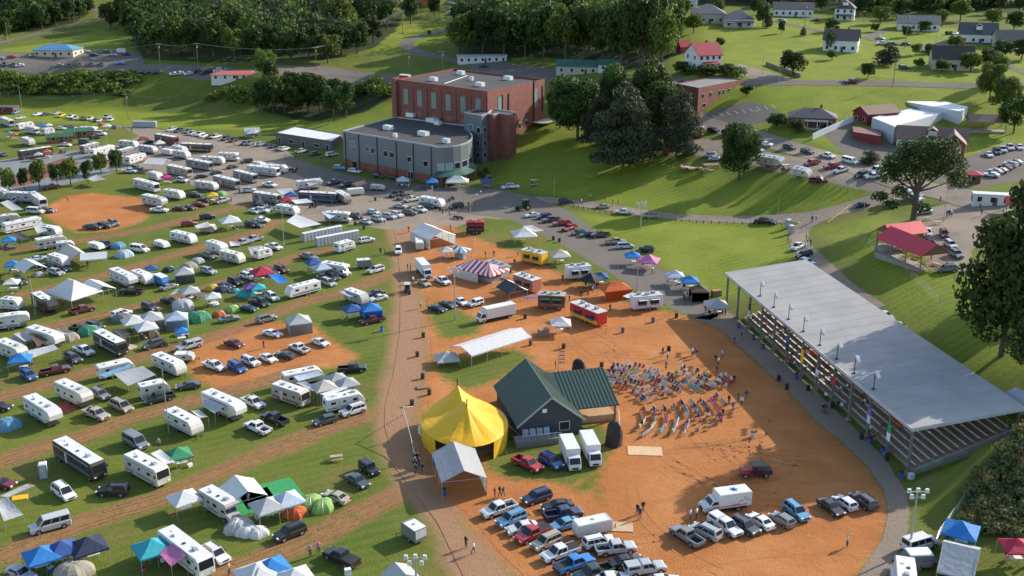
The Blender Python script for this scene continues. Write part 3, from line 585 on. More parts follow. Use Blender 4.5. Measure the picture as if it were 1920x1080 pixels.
COL={'W':('white',(.74,.74,.73)),'S':('silver',(.42,.43,.44)),'G':('grey',(.2,.205,.21)),'D':('dark grey',(.06,.063,.07)),'K':('black',(.014,.014,.016)),'R':('red',(.42,.02,.02)),'M':('maroon',(.13,.014,.022)),'B':('blue',(.03,.1,.32)),'N':('navy blue',(.018,.03,.08)),'L':('light blue',(.12,.33,.5)),'E':('dark green',(.015,.05,.045)),'T':('tan',(.4,.35,.27)),'Y':('yellow',(.72,.48,.02)),'O':('orange',(.65,.13,.02)),'C':('cream',(.6,.57,.5)),'U':('turquoise',(.03,.42,.5)),'A':('bright blue',(.02,.22,.6)),'P':('pink',(.62,.2,.4)),'V':('purple',(.22,.1,.38)),'F':('green',(.04,.28,.13)),'Q':('lime green',(.3,.5,.12)),'X':('crimson',(.5,.02,.06)),'J':('pale blue',(.5,.6,.7)),'Z':('pale grey',(.5,.51,.52)),'H':('magenta',(.6,.03,.25)),'I':('brown',(.12,.075,.05))}
KN={'sed':('sedan','sedan','car'),'hat':('hatchback','hatchback','car'),'suv':('sport_utility_car','SUV','car'),'min':('minivan','minivan','minivan'),'jeep':('off_road_car','open-top off-road car','car'),'van':('van','van','van'),'pk':('pickup_truck','pickup with open bed','pickup'),'pkt':('pickup_truck','pickup with covered bed','pickup'),'pkc':('pickup_truck','pickup with camper shell','pickup'),'mh':('motorhome','motorhome','motorhome'),'cc':('cab_over_camper','cab-over camper','camper'),'tt':('travel_trailer','travel trailer','trailer'),'fw':('fifth_wheel_trailer','tall camping trailer','trailer'),'bus':('coach_bus','coach bus','bus'),'ct':('cargo_trailer','cargo trailer','trailer'),'pop':('folding_camper','pop-up camper','camper'),'teardrop':('teardrop_trailer','small rounded camper','camper'),'box':('box_truck','box truck','truck'),'amb':('ambulance','ambulance with zigzag side decal','ambulance')}
REG=[] # objects waiting for a label: (obj, px, py, what, colour word, category, group)
ORG={1:(0,0),2:(480,0),3:(960,0),4:(1440,0),5:(0,180),6:(480,180),7:(960,200),8:(1440,200),9:(0,400),10:(480,400),11:(0,600),12:(0,810),13:(960,400),14:(1440,400),15:(480,600),16:(960,600),17:(1440,600),18:(480,810),19:(960,810),20:(1440,810)}
def fpx(t,x,y): return ORG[t][0]+x/4,ORG[t][1]+y/4
def vehicle(t,kind,x1,y1,x2,y2,c):
    p1=fpx(t,x1,y1);p2=fpx(t,x2,y2);car=kind in CAR
    zr={'mh':2,'cc':1.8,'tt':1.8,'fw':2.1,'bus':2,'ct':1.3,'pop':1.6,'teardrop':1.2,'box':2,'amb':1.6,'van':1.2}.get(kind,.85)
    a=at(*p1,zr);b=at(*p2,zr);d=b-a;m=(a+b)/2;D=m.y
    # foreshortened headings are noisy far away: keep the length believable
    L0=CAR[kind][0] if car else None;S_=.86 if D>160 else .9
    if kind=='amb': S_=1.
    if not car:
        lo,hi={'mh':(7,13),'cc':(6,8),'tt':(4.8,9),'fw':(7,10.5),'bus':(10,13),'ct':(3.5,7),'pop':(3.2,4),'teardrop':(3.5,5),'box':(5.5,9.5),'amb':(6.6,6.8)}[kind]
        S_=.87 if D>160 else .9;L0=min(max(round((d.xy.length*.84/S_)*2)/2,lo),hi)
    if d.xy.length>L0*1.25 and D>230: # depth component over-read: trust the sideways one
        dx=max(-L0*.98,min(L0*.98,d.x));d=Vector((dx,math.copysign(math.sqrt(max(L0*L0-dx*dx,.01)),d.y),0))
    rz=math.atan2(d.y,d.x);z=h(m.x,m.y);nm,word,cat=KN[kind];cw,cv=COL[c]
    lod=D>330
    kit=carkit(kind,lod) if car else rvkit(kind,L0,rnd.randrange(4),lod)
    v_=rnd.uniform(.9,1.08)
    if not car and c=='W' and kind not in('box','amb','bus'): cv=rnd.choice([(.74,.74,.73),(.7,.7,.68),(.66,.64,.58),(.6,.6,.6),(.72,.72,.7),(.52,.5,.46)])
    o=inst(kit,nm,(m.x,m.y,z),rz,tuple(min(.85,q*v_) for q in cv),tilt=z>.3,sc=1. if kind=='amb' else S_)
    px=(p1[0]+p2[0])/2;py=(p1[1]+p2[1])/2
    REG.append((o,px,py,word,cw,cat,{'car':'parked cars','pickup':'parked pickups'}.get(cat,cat+'s on the fairground')))
    return o
def vehicles(t,s):
    for e in s.replace('\n',';').split(';'):
        q=e.split()
        if len(q)==6: vehicle(t,q[0],*map(float,q[1:5]),q[5])
vehicles(1,'''suv 62 425 112 420 R;sed 612 378 672 378 W;suv 660 408 750 408 K;suv 765 385 850 385 D;sed 808 405 875 405 S;ct 870 378 945 378 W;sed 978 402 905 402 N;sed 865 472 940 465 A
sed 480 475 405 484 S;suv 30 466 34 488 D;sed 100 468 104 488 D;sed 172 480 118 486 W;sed 520 470 526 490 I;sed 594 466 600 488 I;sed 682 466 688 486 D;sed 756 466 762 486 D
sed 1090 533 1033 540 K;sed 1142 532 1088 540 K;sed 1192 534 1134 542 N;sed 1335 540 1272 548 W;sed 1372 536 1318 545 W;sed 1445 535 1380 550 W;suv 1500 520 1440 538 N;suv 1560 530 1510 548 K;sed 1590 520 1540 540 K;suv 1665 512 1600 530 W;sed 1715 510 1660 522 L;sed 20 430 -20 430 S;suv 268 403 232 410 S''')
vehicles(2,'''sed 1660 492 1758 494 K;van 1435 88 1515 95 W;sed 1580 108 1510 100 N;sed 1440 15 1490 20 W;sed 1480 25 1530 32 W;pk 1530 35 1590 42 K;box 1165 580 1050 572 R''')
vehicles(3,'''sed 1330 606 1250 606 N;sed 1235 622 1180 618 W;sed 420 520 360 545 W''')
vehicles(4,'''sed 805 272 885 285 J;pk 905 320 815 320 W;suv 905 325 962 325 N;sed 990 320 1080 325 M;suv 1340 245 1390 242 K;sed 1435 240 1385 248 W;pk 1160 365 1228 380 W;sed 1238 385 1290 392 W;suv 985 500 1060 500 D;pk 690 605 565 605 M;suv 480 945 395 960 K;sed 65 140 150 150 S;sed 390 140 320 150 K''')
vehicles(5,'''suv 155 105 80 130 L;sed 190 152 110 164 W;sed 320 122 240 140 W;sed 385 120 290 142 N;sed 455 110 382 134 S;suv 500 127 415 157 Y;pk 570 130 490 168 W;pk 600 138 530 182 W;sed 655 148 585 178 M;pk 708 146 640 182 W;sed 745 162 690 190 K;sed 768 162 720 190 W;pk 832 138 770 166 S;suv 870 152 785 195 W
sed 440 220 470 252 W;suv 490 232 550 222 D;sed 460 342 525 374 W;van 610 320 668 348 D;suv 675 310 750 300 K;van 695 262 805 278 W;sed 0 425 45 440 D;sed 1035 318 1120 303 R;sed 1080 345 1155 328 K
suv 1330 238 1240 255 W;suv 1380 240 1300 268 N;suv 1455 244 1368 278 G;suv 1470 260 1405 290 S;pk 1530 268 1465 294 W;sed 1560 278 1492 308 W;sed 1610 286 1540 316 M;pk 1665 282 1570 316 W;suv 1730 298 1650 330 N;suv 1795 308 1705 345 K;suv 1910 335 1842 362 G;sed 1860 330 1800 366 K
sed 1700 532 1785 512 K;suv 1905 470 1790 496 K;sed 1455 602 1560 588 K;sed 1565 582 1680 548 K;suv 1325 618 1415 632 W;pk 920 542 1025 572 W;pk 970 520 1060 545 G;pk 340 682 435 670 M
sed 325 835 405 862 G;van 215 832 318 866 W;van 140 758 35 792 W;pk 648 950 745 1000 D;suv 745 945 825 985 D;suv 815 930 890 962 G
pk 1130 830 1260 866 W;sed 1310 815 1390 855 M;sed 1385 812 1460 845 M;sed 1450 790 1555 822 R;pk 1600 795 1730 762 S;pk 1395 718 1515 752 E;sed 1490 758 1570 790 K;suv 1820 702 1915 698 W;suv 1838 942 1930 968 N;sed 1880 845 1940 862 W;suv 1375 955 1460 948 R;suv 1510 905 1600 895 K
mh 10 168 95 200 W;tt 95 238 270 192 W;cc 190 238 300 258 W;tt 315 262 405 246 W;tt 170 318 250 346 W;cc 625 232 710 266 W;bus 410 395 115 440 K
mh 600 395 745 358 G;mh 670 425 860 378 W;cc 700 468 880 428 W;mh 830 440 1010 392 G;fw 925 488 1100 432 W;tt 885 345 1040 358 W;tt 1030 378 1190 402 W;bus 1160 300 1340 332 M;mh 1370 348 1585 402 K;ct 1215 408 1300 422 W;tt 1300 418 1425 438 W;mh 1390 482 1605 522 G;tt 1300 380 1400 405 C;tt 1510 452 1685 492 W;cc 1640 428 1795 462 W;mh 1250 530 1440 568 T;mh 1590 605 1815 662 G;mh 1755 570 1930 612 G;tt 1125 578 1210 602 W
mh 1000 632 1195 682 W;tt 1225 712 1385 738 W;fw 1070 755 1250 795 W;tt 1455 648 1645 675 W;tt 1905 500 1990 525 W
fw -20 710 65 745 S;fw 120 695 240 800 S;mh 225 730 335 800 W;fw -30 925 130 905 W;mh 0 985 325 920 W;tt 300 985 455 1010 W;pop 1470 960 1640 1000 T''')
vehicles(6,'''suv 0 368 85 342 S;sed 95 382 172 358 K;sed 140 395 215 375 G;suv 180 400 255 382 W;pk 285 425 392 388 S;suv 400 436 485 415 D;min 520 442 620 420 W;suv 575 520 680 546 L;suv 690 552 790 562 W;suv 865 588 970 600 K;sed 1005 605 1075 612 K;mh -40 505 155 592 W;tt 50 508 245 562 W
pk 45 652 155 668 W;fw 285 662 505 640 W;pk 655 628 515 656 D;pk 748 648 615 672 K;ct 675 718 815 705 W;teardrop 860 665 968 690 S;mh 325 700 615 788 N;tt 605 722 700 772 T;mh -30 735 190 765 G;tt 150 828 325 856 W;suv 0 835 95 868 W;sed 0 918 90 926 W;sed 50 825 120 848 G
cc 495 865 740 925 W;pk 718 885 772 900 D;sed 780 925 870 945 S;hat 830 855 930 870 J;suv 862 905 970 925 S;suv 950 888 1052 905 Z;suv 1012 870 1105 895 W;sed 1030 812 1135 822 S;suv 1085 858 1218 880 I;pk 1175 830 1280 858 W;min 1200 805 1350 838 E;pk 1105 715 1000 745 K;pk 1160 738 1060 765 I;pk 1110 780 1228 755 W;tt 1220 765 1425 800 W;min 1560 795 1440 842 K;sed 1925 662 1840 680 W;pk -10 800 60 812 D''')
vehicles(7,'''suv 345 708 462 698 N;sed 742 738 615 740 T;pk 915 785 765 780 W;min 1110 810 968 812 T;sed 208 778 90 830 W;suv 300 795 178 840 N;pk 365 810 220 872 I;pk 445 838 298 895 R;pk 492 882 368 920 R;hat 545 920 445 952 E;sed 622 930 500 966 E;pk 748 925 572 980 I;pk 685 1022 870 985 T;min 768 1050 930 1020 J;suv 1068 1068 942 1058 K
sed 1355 128 1435 148 W;suv 1465 155 1560 182 K;pk 1340 212 1415 205 R;sed 1300 328 1395 322 W;suv 1540 350 1425 356 S;sed 1500 380 1560 376 S;suv 1575 180 1660 200 K;sed 1820 245 1925 262 D;sed 1830 305 1875 320 W;suv 1932 848 1815 852 K;suv -30 590 40 590 W''')
vehicles(8,'''suv 105 278 222 315 D;suv 240 315 352 345 D;pk 368 345 522 378 W;van 550 378 682 408 W;fw -80 380 145 405 W;tt 195 465 335 495 W;pk 385 402 275 428 R;pk 540 415 425 468 R;pk 612 450 488 488 W;pk 320 545 442 540 M;suv 745 488 650 518 K;pk 870 488 710 545 W;van 862 455 775 470 W;sed 772 715 628 740 K;sed 1225 775 1130 782 W;sed 1060 635 1150 655 G;suv 1080 665 1145 685 W
pk 1180 900 1215 975 W;suv 1195 990 1245 1050 K;suv 1290 908 1358 985 M;suv 1335 1000 1410 1050 W;sed 1628 325 1690 372 W;suv 1685 302 1750 355 D;pk 1725 285 1792 340 W;pk 1780 268 1845 322 W;sed 1858 268 1918 318 W;sed 1745 508 1610 492 W;sed 1770 485 1650 462 S;sed 1800 475 1690 455 G;sed 1832 458 1735 430 M;suv 1860 435 1775 415 W;sed 1890 410 1820 400 S;sed -40 268 25 276 W''')
vehicles(14,'''suv 1380 278 1452 318 G;suv 1440 402 1245 415 G;sed 840 725 942 785 W;sed 940 800 1058 880 W;pk 265 225 200 255 W;suv 310 290 235 312 K;suv 262 348 340 372 W;sed -5 50 35 55 K''')
vehicles(9,'''fw 245 225 515 182 C;tt 420 240 560 225 W;teardrop 668 222 775 248 W;pk 762 205 825 245 K;van 990 230 1102 272 W;teardrop 1155 205 1270 238 W;tt 1278 145 1475 190 W;sed 240 338 335 318 J;hat 295 392 370 386 N;suv 365 422 478 448 S;sed 435 385 525 420 K;tt 375 318 505 358 W;sed 110 480 192 518 D
fw 825 425 1028 515 W;tt 1005 440 1130 490 W;pop 1150 455 1260 505 A;sed 1200 560 1330 518 G;suv 1502 412 1620 438 S;pk 1505 290 1635 330 G;fw 1565 225 1690 262 W;tt 1652 290 1832 335 C;pk 1870 200 1780 222 S;pk 1940 175 1865 195 S;fw 215 585 460 735 K;pk 525 735 705 692 M;pk 1082 578 890 572 K;tt 10 655 170 668 W;fw -20 800 205 770 W
suv 1810 450 1905 478 W;sed 1645 520 1745 545 K;suv 1710 485 1818 525 K;sed 1230 635 1310 655 K;suv 1078 680 1168 712 D;min 825 770 990 712 W;sed 1650 790 1782 766 G;sed 1800 690 1925 712 E;sed 1900 650 1960 665 K;pk 565 848 665 862 K;suv 660 825 765 850 D''')
vehicles(11,'''fw -10 170 190 250 W;fw 215 70 470 150 W;suv 150 365 278 445 B;pk 295 390 525 345 M;pk 560 190 697 248 W;suv 495 248 608 308 D;mh 720 95 935 210 K;suv 1235 150 1060 198 D;pkc 1505 158 1330 208 S;sed 1690 145 1822 182 M;tt 700 385 1025 310 W;tt 1020 525 1280 468 C;pk 1305 548 1075 602 E;tt 1145 262 1390 370 W;teardrop 1300 265 1465 262 S;sed 1500 468 1322 488 D
pk 1520 305 1690 362 W;min 1712 310 1845 378 B;suv 1805 272 1950 330 W;fw 430 475 680 590 W;fw 205 590 440 735 W;suv 688 520 812 575 G;pk 640 665 800 725 T;min 838 600 985 668 T;tt 1255 685 1500 810 W;fw 1525 555 1840 690 W;van 928 842 1105 938 G;sed -60 635 35 640 K''')
vehicles(12,'''mh 400 55 800 310 K;mh 960 180 1245 330 C;min 390 370 565 505 W;sed -60 365 65 378 M;suv 962 428 730 428 K;van 500 630 240 700 Z;cc 1520 445 1780 600 W;mh 1215 740 1580 1020 W;suv 1535 850 1705 965 W;sed 80 1012 222 1075 S''')
vehicles(10,'''tt -10 300 108 268 W;pk 60 225 208 262 W;tt 585 252 740 210 W;suv 755 208 900 178 W;pk 355 308 432 328 G;cc 505 358 695 450 W;min 515 440 635 492 D;min 488 488 598 530 S;tt 490 515 205 590 W;suv 60 420 165 445 K;suv 135 392 245 432 M;suv 60 580 185 655 W;min -10 625 102 690 E;ct 740 372 880 362 G;suv 970 395 822 435 W;tt 670 580 838 640 S;sed 955 578 830 600 D;sed 988 608 845 640 W;pk 975 770 768 812 M;suv 5 800 148 762 G
suv 1066 250 1068 295 W;box 1215 350 1300 440 W;sed 1230 490 1295 530 T;pk 1340 470 1458 525 W;sed 1290 685 1430 722 K;sed 1378 652 1500 692 D;sed 1490 620 1590 682 W;jeep 1690 655 1600 680 W;box 1990 685 1600 765 W;ct 1222 175 1225 265 C;sed 0 25 92 42 W;sed -20 75 25 82 D''')
vehicles(15,'''sed 60 75 182 102 W;sed 415 132 548 178 W;pk 400 235 245 170 W;sed 280 265 155 235 E;sed 25 245 155 302 W;pk 595 362 845 345 K;tt 170 440 522 370 W;mh 125 490 400 580 T;tt 485 625 825 552 W;suv 828 635 620 700 W;hat 612 712 420 765 D;pk 240 770 42 690 K;pk -100 570 58 645 W;pk 105 840 -80 755 W''')
vehicles(18,'''sed 695 510 505 435 T;sed 690 310 832 392 D;jeep 788 225 912 308 K;suv 378 690 122 792 K;pkt 760 985 520 870 K;ct 1250 780 1120 690 G;pk 1935 530 1705 605 W''')
vehicles(19,'''pk 10 175 228 278 R;suv 225 165 368 255 B;box 395 40 485 230 W;box 545 10 640 200 W;suv 300 440 68 515 N;sed 470 520 208 555 K;pk 250 625 518 580 N;sed 450 660 330 695 L;suv 95 600 -110 682 L;sed 182 680 -30 725 W;pkt 285 695 20 808 R;suv 382 755 130 868 T;pkt 512 840 208 945 W;pkt 310 1030 622 920 A;suv 525 840 780 785 W;pk 615 880 938 840 Z;sed 740 975 978 930 K;pk 745 1005 470 1085 E;pkc 835 1035 1158 985 S;sed 690 1088 825 1075 W;sed 1050 1110 1210 1095 W
ct 455 730 750 665 Z;pk 1435 845 1195 690 G;min 1555 780 1350 680 S;pkc 1500 625 1705 760 W;suv 1665 645 1835 742 D;sed 1945 705 1785 600 W''')
vehicles(20,'''hat 188 690 28 590 G;suv 135 520 300 650 L;sed 395 490 555 605 K;hat 652 565 508 465 W;suv 805 565 635 445 D;van 1000 850 1290 765 W;mh 1040 1180 1020 975 W;pop 1070 930 1190 925 G''')
AMB=vehicle(19,'amb',1790,470,1400,525,'W')
# ---------------- canopies, tents, awnings ----------------
TC={};CAN=[]
def canopy_kit(sx,sy,peak,hl,walls,tail):
    k=(sx,sy,peak,hl,walls,tail)
    if k in TC: return TC[k]
    x,y=sx/2,sy/2;kit=[];g=MB();p=min(x,y)*.04 if abs(sx-sy)<.6 else 0
    rl=max(sx-sy,0)/2;zt=hl+peak
    # gently sagging fabric: eave, mid ring, peak
    def ring(f,z): return [(-rl-(x-rl)*f,-y*f,z),(rl+(x-rl)*f,-y*f,z),(rl+(x-rl)*f,y*f,z),(-rl-(x-rl)*f,y*f,z)]
    v=ring(1,hl-.22)+ring(1,hl)+ring(.5,hl+peak*.42)+ring(.04,zt)
    # sag the middles of the edges
    f=[]
    for r in range(3):
        for i in range(4): j=(i+1)%4;f.append((r*4+i,r*4+j,r*4+4+j,r*4+4+i))
    f.append((12,13,14,15));g.add(v,f);kit.append(('canopy_top',g.mesh('canopy_top',[FABRIC]),-1))
    n=2 if sx<6.5 else 3
    for i in range(n):
        for s in (-1,1):
            g=MB();px=-x+.06+(2*x-.12)*i/(n-1);g.tube((px,s*(y-.05),0),(px,s*(y-.05),hl-.02),.035 if sx<5 else .06,5);kit.append(('leg',g.mesh('leg',[STEEL]),-1))
    if walls:
        for i,(a,b) in enumerate((((-x,-y),(x,-y)),((x,-y),(x,y)),((x,y),(-x,y)),((-x,y),(-x,-y)))[:walls]):
            g=MB();g.slab([(a[0]*.97,a[1]*.97,.03),(b[0]*.97,b[1]*.97,.03),(b[0]*.97,b[1]*.97,hl-.2),(a[0]*.97,a[1]*.97,hl-.2)],.01);kit.append(('side_wall',g.mesh('side_wall',[FABRIC]),-1))
    TC[k]=kit;return kit
def roomkit(sx,sy):
    """tables and boxes of a pitch stand under it as things of their own"""
def canopy(t,x,y,s,rot,c,sy=None,walls=0,peak=None,name='canopy_tent',word='canopy',hl=2.15,raise_=None):
    s*=.9;sy=(sy or s/.9)*(.9 if sy else 1)
    s=round(s,2);sy=round(sy,2) if sy else s
    if abs(s-sy*.9)<.02: sy=s
    p=fpx(t,x,y);pos=at(*p,hl+.3)
    o=inst(canopy_kit(s,sy,peak or min(s,sy)*.3,hl,walls,0),name,pos,R(rot),COL[c][1],tilt=False);CAN.append((pos.copy(),R(rot),s,p,walls))
    if raise_: o.location.z+=raise_
    REG.append((o,p[0],p[1],word,COL[c][0],'canopy','pop-up canopies'));return o
def canopies(t,s,**k):
    for e in s.replace('\n',';').split(';'):
        q=e.split()
        if len(q)==5: canopy(t,float(q[0]),float(q[1]),float(q[2]),float(q[3]),q[4],**k)
def gable(t,x1,y1,x2,y2,wd,c,hl=2.3,rise=1.3,walls=(),word='gable-roofed marquee',name='marquee',over=0):
    """ridge end points"""
    zr=hl+rise;a=at(*fpx(t,x1,y1),zr);b=at(*fpx(t,x2,y2),zr);m=(a+b)/2;d=(b-a).xy;L_=d.length;rz=math.atan2(d.y,d.x)
    x,y=L_/2,wd/2;kit=[];g=MB();n=max(2,int(L_/3)+1);v=[];nn=0
    for i in range(n):
        X=-x+L_*i/(n-1)
        for yy,zz in ((-y,hl-.25),(-y,hl),(-y*.5,hl+rise*.47),(0,hl+rise),(y*.5,hl+rise*.47),(y,hl),(y,hl-.25)): v.append((X,yy,zz))
    f=[(i*7+j,i*7+j+1,i*7+8+j,i*7+7+j) for i in range(n-1) for j in range(6)]
    g.add(v,f);kit.append(('roof_cover',g.mesh('roof_cover',[FABRIC]),-1))
    for i in range(n):
        for s in (-1,1): g=MB();X=-x+.1+(L_-.2)*i/(n-1);g.tube((X,s*(y-.06),0),(X,s*(y-.06),hl),.05,5);kit.append(('leg',g.mesh('leg',[STEEL]),-1))
    g=MB()
    for X in (-x+.1,x-.1):
        g.tube((X,-y,hl),(X,0,hl+rise-.05),.04,4);g.tube((X,y,hl),(X,0,hl+rise-.05),.04,4);g.tube((X,-y,hl),(X,y,hl),.04,4)
    g.tube((-x+.1,0,hl+rise-.08),(x-.1,0,hl+rise-.08),.04,4);kit.append(('frame',g.mesh('frame',[STEEL]),-1))
    for w_ in walls:
        g=MB()
        if w_=='a': g.slab([(-x,-y,.02),(-x,y,.02),(-x,y,hl),(-x,0,hl+rise),(-x,-y,hl)],.012)
        if w_=='b': g.slab([(x,-y,.02),(x,y,.02),(x,y,hl),(x,0,hl+rise),(x,-y,hl)],.012)
        if w_=='l': g.slab([(-x,y,.02),(x,y,.02),(x,y,hl),(-x,y,hl)],.012)
        if w_=='r': g.slab([(-x,-y,.02),(x,-y,.02),(x,-y,hl),(-x,-y,hl)],.012)
        kit.append(('side_wall',g.mesh('side_wall',[FABRIC]),-1))
    o=inst(kit,name,(m.x,m.y,h(m.x,m.y)),rz,COL[c][1]);p=fpx(t,(x1+x2)/2,(y1+y2)/2)
    REG.append((o,p[0],p[1],word,COL[c][0],'marquee','marquees'));return o
def dome(t,x,y,s,rot,c,fly=None,long=1.15,hh=None):
    s*=.74
    p=fpx(t,x,y);pos=at(*p,.6);k=('d',s,long,fly,hh)
    if k not in TC:
        g=MB();n=12;rows=5;H_=hh or s*.43;v=[];f=[]
        for j in range(rows+1):
            a=j/rows*math.pi/2
            for i in range(n):
                u=i/n*6.2832+.26;q=1+.13*math.cos(4*u);v.append((s/2*long*math.cos(a)**.8*math.cos(u)*q,s/2*math.cos(a)**.8*math.sin(u)*q,.02+H_*math.sin(a)))
        for j in range(rows):
            for i in range(n): f.append((j*n+i,j*n+(i+1)%n,(j+1)*n+(i+1)%n,(j+1)*n+i))
        g.add(v,f);kit=[('tent_shell',g.mesh('tent_shell',[FABRIC]),-1)]
        g=MB()
        for u0 in (.785,2.356):
            pr=None
            for j in range(9):
                a=j/8*math.pi;q=Vector((s/2*1.06*long*math.cos(a)*math.cos(u0)*1.02,s/2*1.06*math.cos(a)*math.sin(u0)*1.02,.04+H_*1.02*math.sin(a)))
                if pr is not None: g.tube(pr,q,.025,4)
                pr=q
        kit.append(('pole',g.mesh('pole',[STEEL]),-1))
        g=MB();g.add([(s/2*long*.99,-s*.16,.05),(s/2*long*.99,s*.16,.05),(s/2*long*.8,s*.08,H_*.62),(s/2*long*.8,-s*.08,H_*.62)],[(0,1,2,3)]);kit.append(('door_flap',g.mesh('door_flap',[M(COL[fly][1] if fly else (.25,.25,.25),.8)]),-1))
        TC[k]=kit
    o=inst(TC[k],'dome_tent',(pos.x,pos.y,h(pos.x,pos.y)),R(rot),COL[c][1]);REG.append((o,p[0],p[1],'dome tent',COL[c][0],'tent','camping tents'))
def domes(t,s):
    for e in s.replace('\n',';').split(';'):
        q=e.split()
        if len(q)>=5: dome(t,*map(float,q[:4]),q[4],*( [q[5]] if len(q)>5 else []))
def awning(t,q4,c,zs,word='sloping awning on poles',name='awning'):
    """four roof corners in the picture with their heights"""
    P=[at(*fpx(t,a,b),z) for (a,b),z in zip(q4,zs)];m=sum(P,Vector())/4;z0=h(m.x,m.y);g=MB()
    pts=[Vector((p.x-m.x,p.y-m.y,z)) for p,z in zip(P,zs)];n=5;v=[];f=[]
    for i in range(n):
        for j in range(n):
            u,w_=i/(n-1),j/(n-1);q=pts[0].lerp(pts[1],u).lerp(pts[3].lerp(pts[2],u),w_);q.z-=.22*math.sin(u*math.pi)*math.sin(w_*math.pi);v.append(q)
    vb=[(q.x,q.y,q.z-.02) for q in v];N2=n*n
    for i in range(n-1):
        for j in range(n-1): a=i*n+j;f+=[(a,a+1,a+n+1,a+n),(N2+a,N2+a+n,N2+a+n+1,N2+a+1)]
    g.add(v+vb,f);kit=[('awning_sheet',g.mesh('awning_sheet',[FABRIC]),-1)]
    for q in pts: g=MB();g.tube((q.x,q.y,0),tuple(q),.035,5);kit.append(('pole',g.mesh('pole',[STEEL]),-1))
    o=inst(kit,name,(m.x,m.y,z0),0,COL[c][1]);p=fpx(t,sum(a for a,_ in q4)/4,sum(b for _,b in q4)/4);REG.append((o,p[0],p[1],word,COL[c][0],'awning','awnings and tarps'))
canopies(5,'350 410 3 20 O;285 430 3 20 Z;105 280 2.6 10 O;68 270 2.6 10 L;315 215 3.5 20 A;362 212 3 20 W;1245 600 3.2 30 H;1590 735 3.5 20 Y;800 218 3.3 10 W;565 240 2.8 15 W;1195 345 4 30 W;1880 268 4.6 20 Z')
domes(5,'760 208 3 0 O;1660 730 4 20 Q;870 232 4.5 10 G')
gable(5,1110,465,1250,470,7,'W',2.6,1.2);canopy(5,1725,925,5.6,25,'W')
awning(5,[(0,800),(60,780),(175,850),(90,860)],'Z',[2.6,2.6,2.0,2.0]);awning(5,[(655,622),(720,590),(795,625),(700,640)],'S',[2.3,2.3,2,2])
canopies(9,'65 190 3.6 20 A;95 372 3.6 15 A;85 505 3.4 10 W;1135 402 3 20 B;1425 570 4.2 25 Z;1595 612 3.6 20 W;1885 540 3.4 20 V;1360 868 2.6 20 A;1000 795 4.6 30 W;1095 840 4.4 30 W')
canopies(9,'1380 430 4.6 20 Z;1130 770 5 25 Z;1325 765 4.6 15 J',walls=4,word='screen-walled canopy')
gable(9,180,335,262,380,5,'W');gable(9,600,300,800,285,4.6,'W',2.3,1.0,word='long gable marquee');gable(9,665,490,780,545,5,'W',2.3,1.1);gable(9,500,225,600,290,5.2,'C',1.6,1.8,('a',))
canopy(9,545,575,10.5,-33,'W',8.5,peak=2.6,name='marquee',word='big peaked marquee',hl=2.5)
domes(9,'885 240 4.2 20 L W;930 305 5 10 J;285 450 3 0 S;60 478 3.4 0 Y;1265 415 3.4 0 E;1415 395 4.6 10 T;1480 350 3.6 10 Z G;1590 552 3.6 0 Y;1660 568 4 0 N;1765 570 2.2 0 U;1845 598 4.4 10 U;1370 690 6 -30 Z;920 785 5 10 G;1120 900 4.2 0 I;1490 780 5.6 10 F J;1440 760 3.6 0 I;1640 748 3.2 0 O;1740 712 3.8 0 Q;1860 430 3.4 0 Z;1600 665 2.6 0 W;1360 890 3 0 J;1410 640 2 0 D')
awning(9,[(90,150),(150,140),(235,190),(160,205)],'D',[2.6,2.6,2,2]);awning(9,[(250,95),(330,75),(355,130),(280,150)],'Z',[2.8,2.8,2.1,2.1]);awning(9,[(1265,615),(1375,590),(1400,570),(1330,565)],'Z',[1.6,2,2.4,2.2]);awning(9,[(1860,255),(1960,240),(1990,320),(1890,330)],'Z',[2.2,2.2,.4,.4]);awning(9,[(1460,92),(1560,62),(1580,100),(1475,115)],'Z',[2.6,2.6,2.1,2.1]);awning(9,[(1720,210),(1800,215),(1800,240),(1730,245)],'W',[2.4,2.4,2,2])
canopies(11,'150 278 4.2 15 A;1335 990 4 30 F');domes(11,'55 780 5 10 L W;170 140 5 20 S;515 125 4.4 10 T;665 80 5 0 F')
awning(11,[(200,230),(400,185),(440,215),(240,285)],'Z',[2.4,2.4,2,2],'long flat awning on poles');awning(11,[(430,60),(500,75),(570,90),(480,110)],'S',[2.4,2.4,2,2]);awning(11,[(220,90),(300,110),(360,150),(280,205)],'I',[2.9,2.9,2.1,2.1]);awning(11,[(100,100),(180,85),(240,150),(180,160)],'Z',[2.4,2.4,1.8,1.8])
awning(11,[(850,400),(1070,345),(1170,410),(960,495)],'S',[2.5,2.5,2.1,2.1],'broad grey tarp shelter on poles');awning(11,[(740,410),(980,330),(985,350),(790,430)],'L',[2.6,2.6,2.2,2.2],'narrow side awning');awning(11,[(1430,680),(1490,672),(1560,725),(1500,735)],'Z',[2.7,2.7,2.2,2.2]);awning(11,[(1560,590),(1690,645),(1610,700),(1510,640)],'Z',[2.8,2.8,2.1,2.1]);awning(11,[(835,70),(900,65),(965,100),(940,150)],'D',[2.7,2.7,2.2,2.2])
awning(12,[(1130,160),(1200,130),(1320,225),(1240,240)],'W',[2.8,2.8,2.2,2.2]);awning(12,[(0,480),(200,390),(265,400),(60,490)],'S',[2.3,2.5,2.2,2.0],'long grey tarp on timber posts');awning(12,[(-40,500),(60,495),(175,620),(30,670)],'Z',[2.6,2.6,1.3,1.3],'grey tarp sloping to the ground');awning(12,[(1310,830),(1395,925),(1285,1010),(1180,900)],'P',[2.9,2.9,2.2,2.2],'faded side awning')
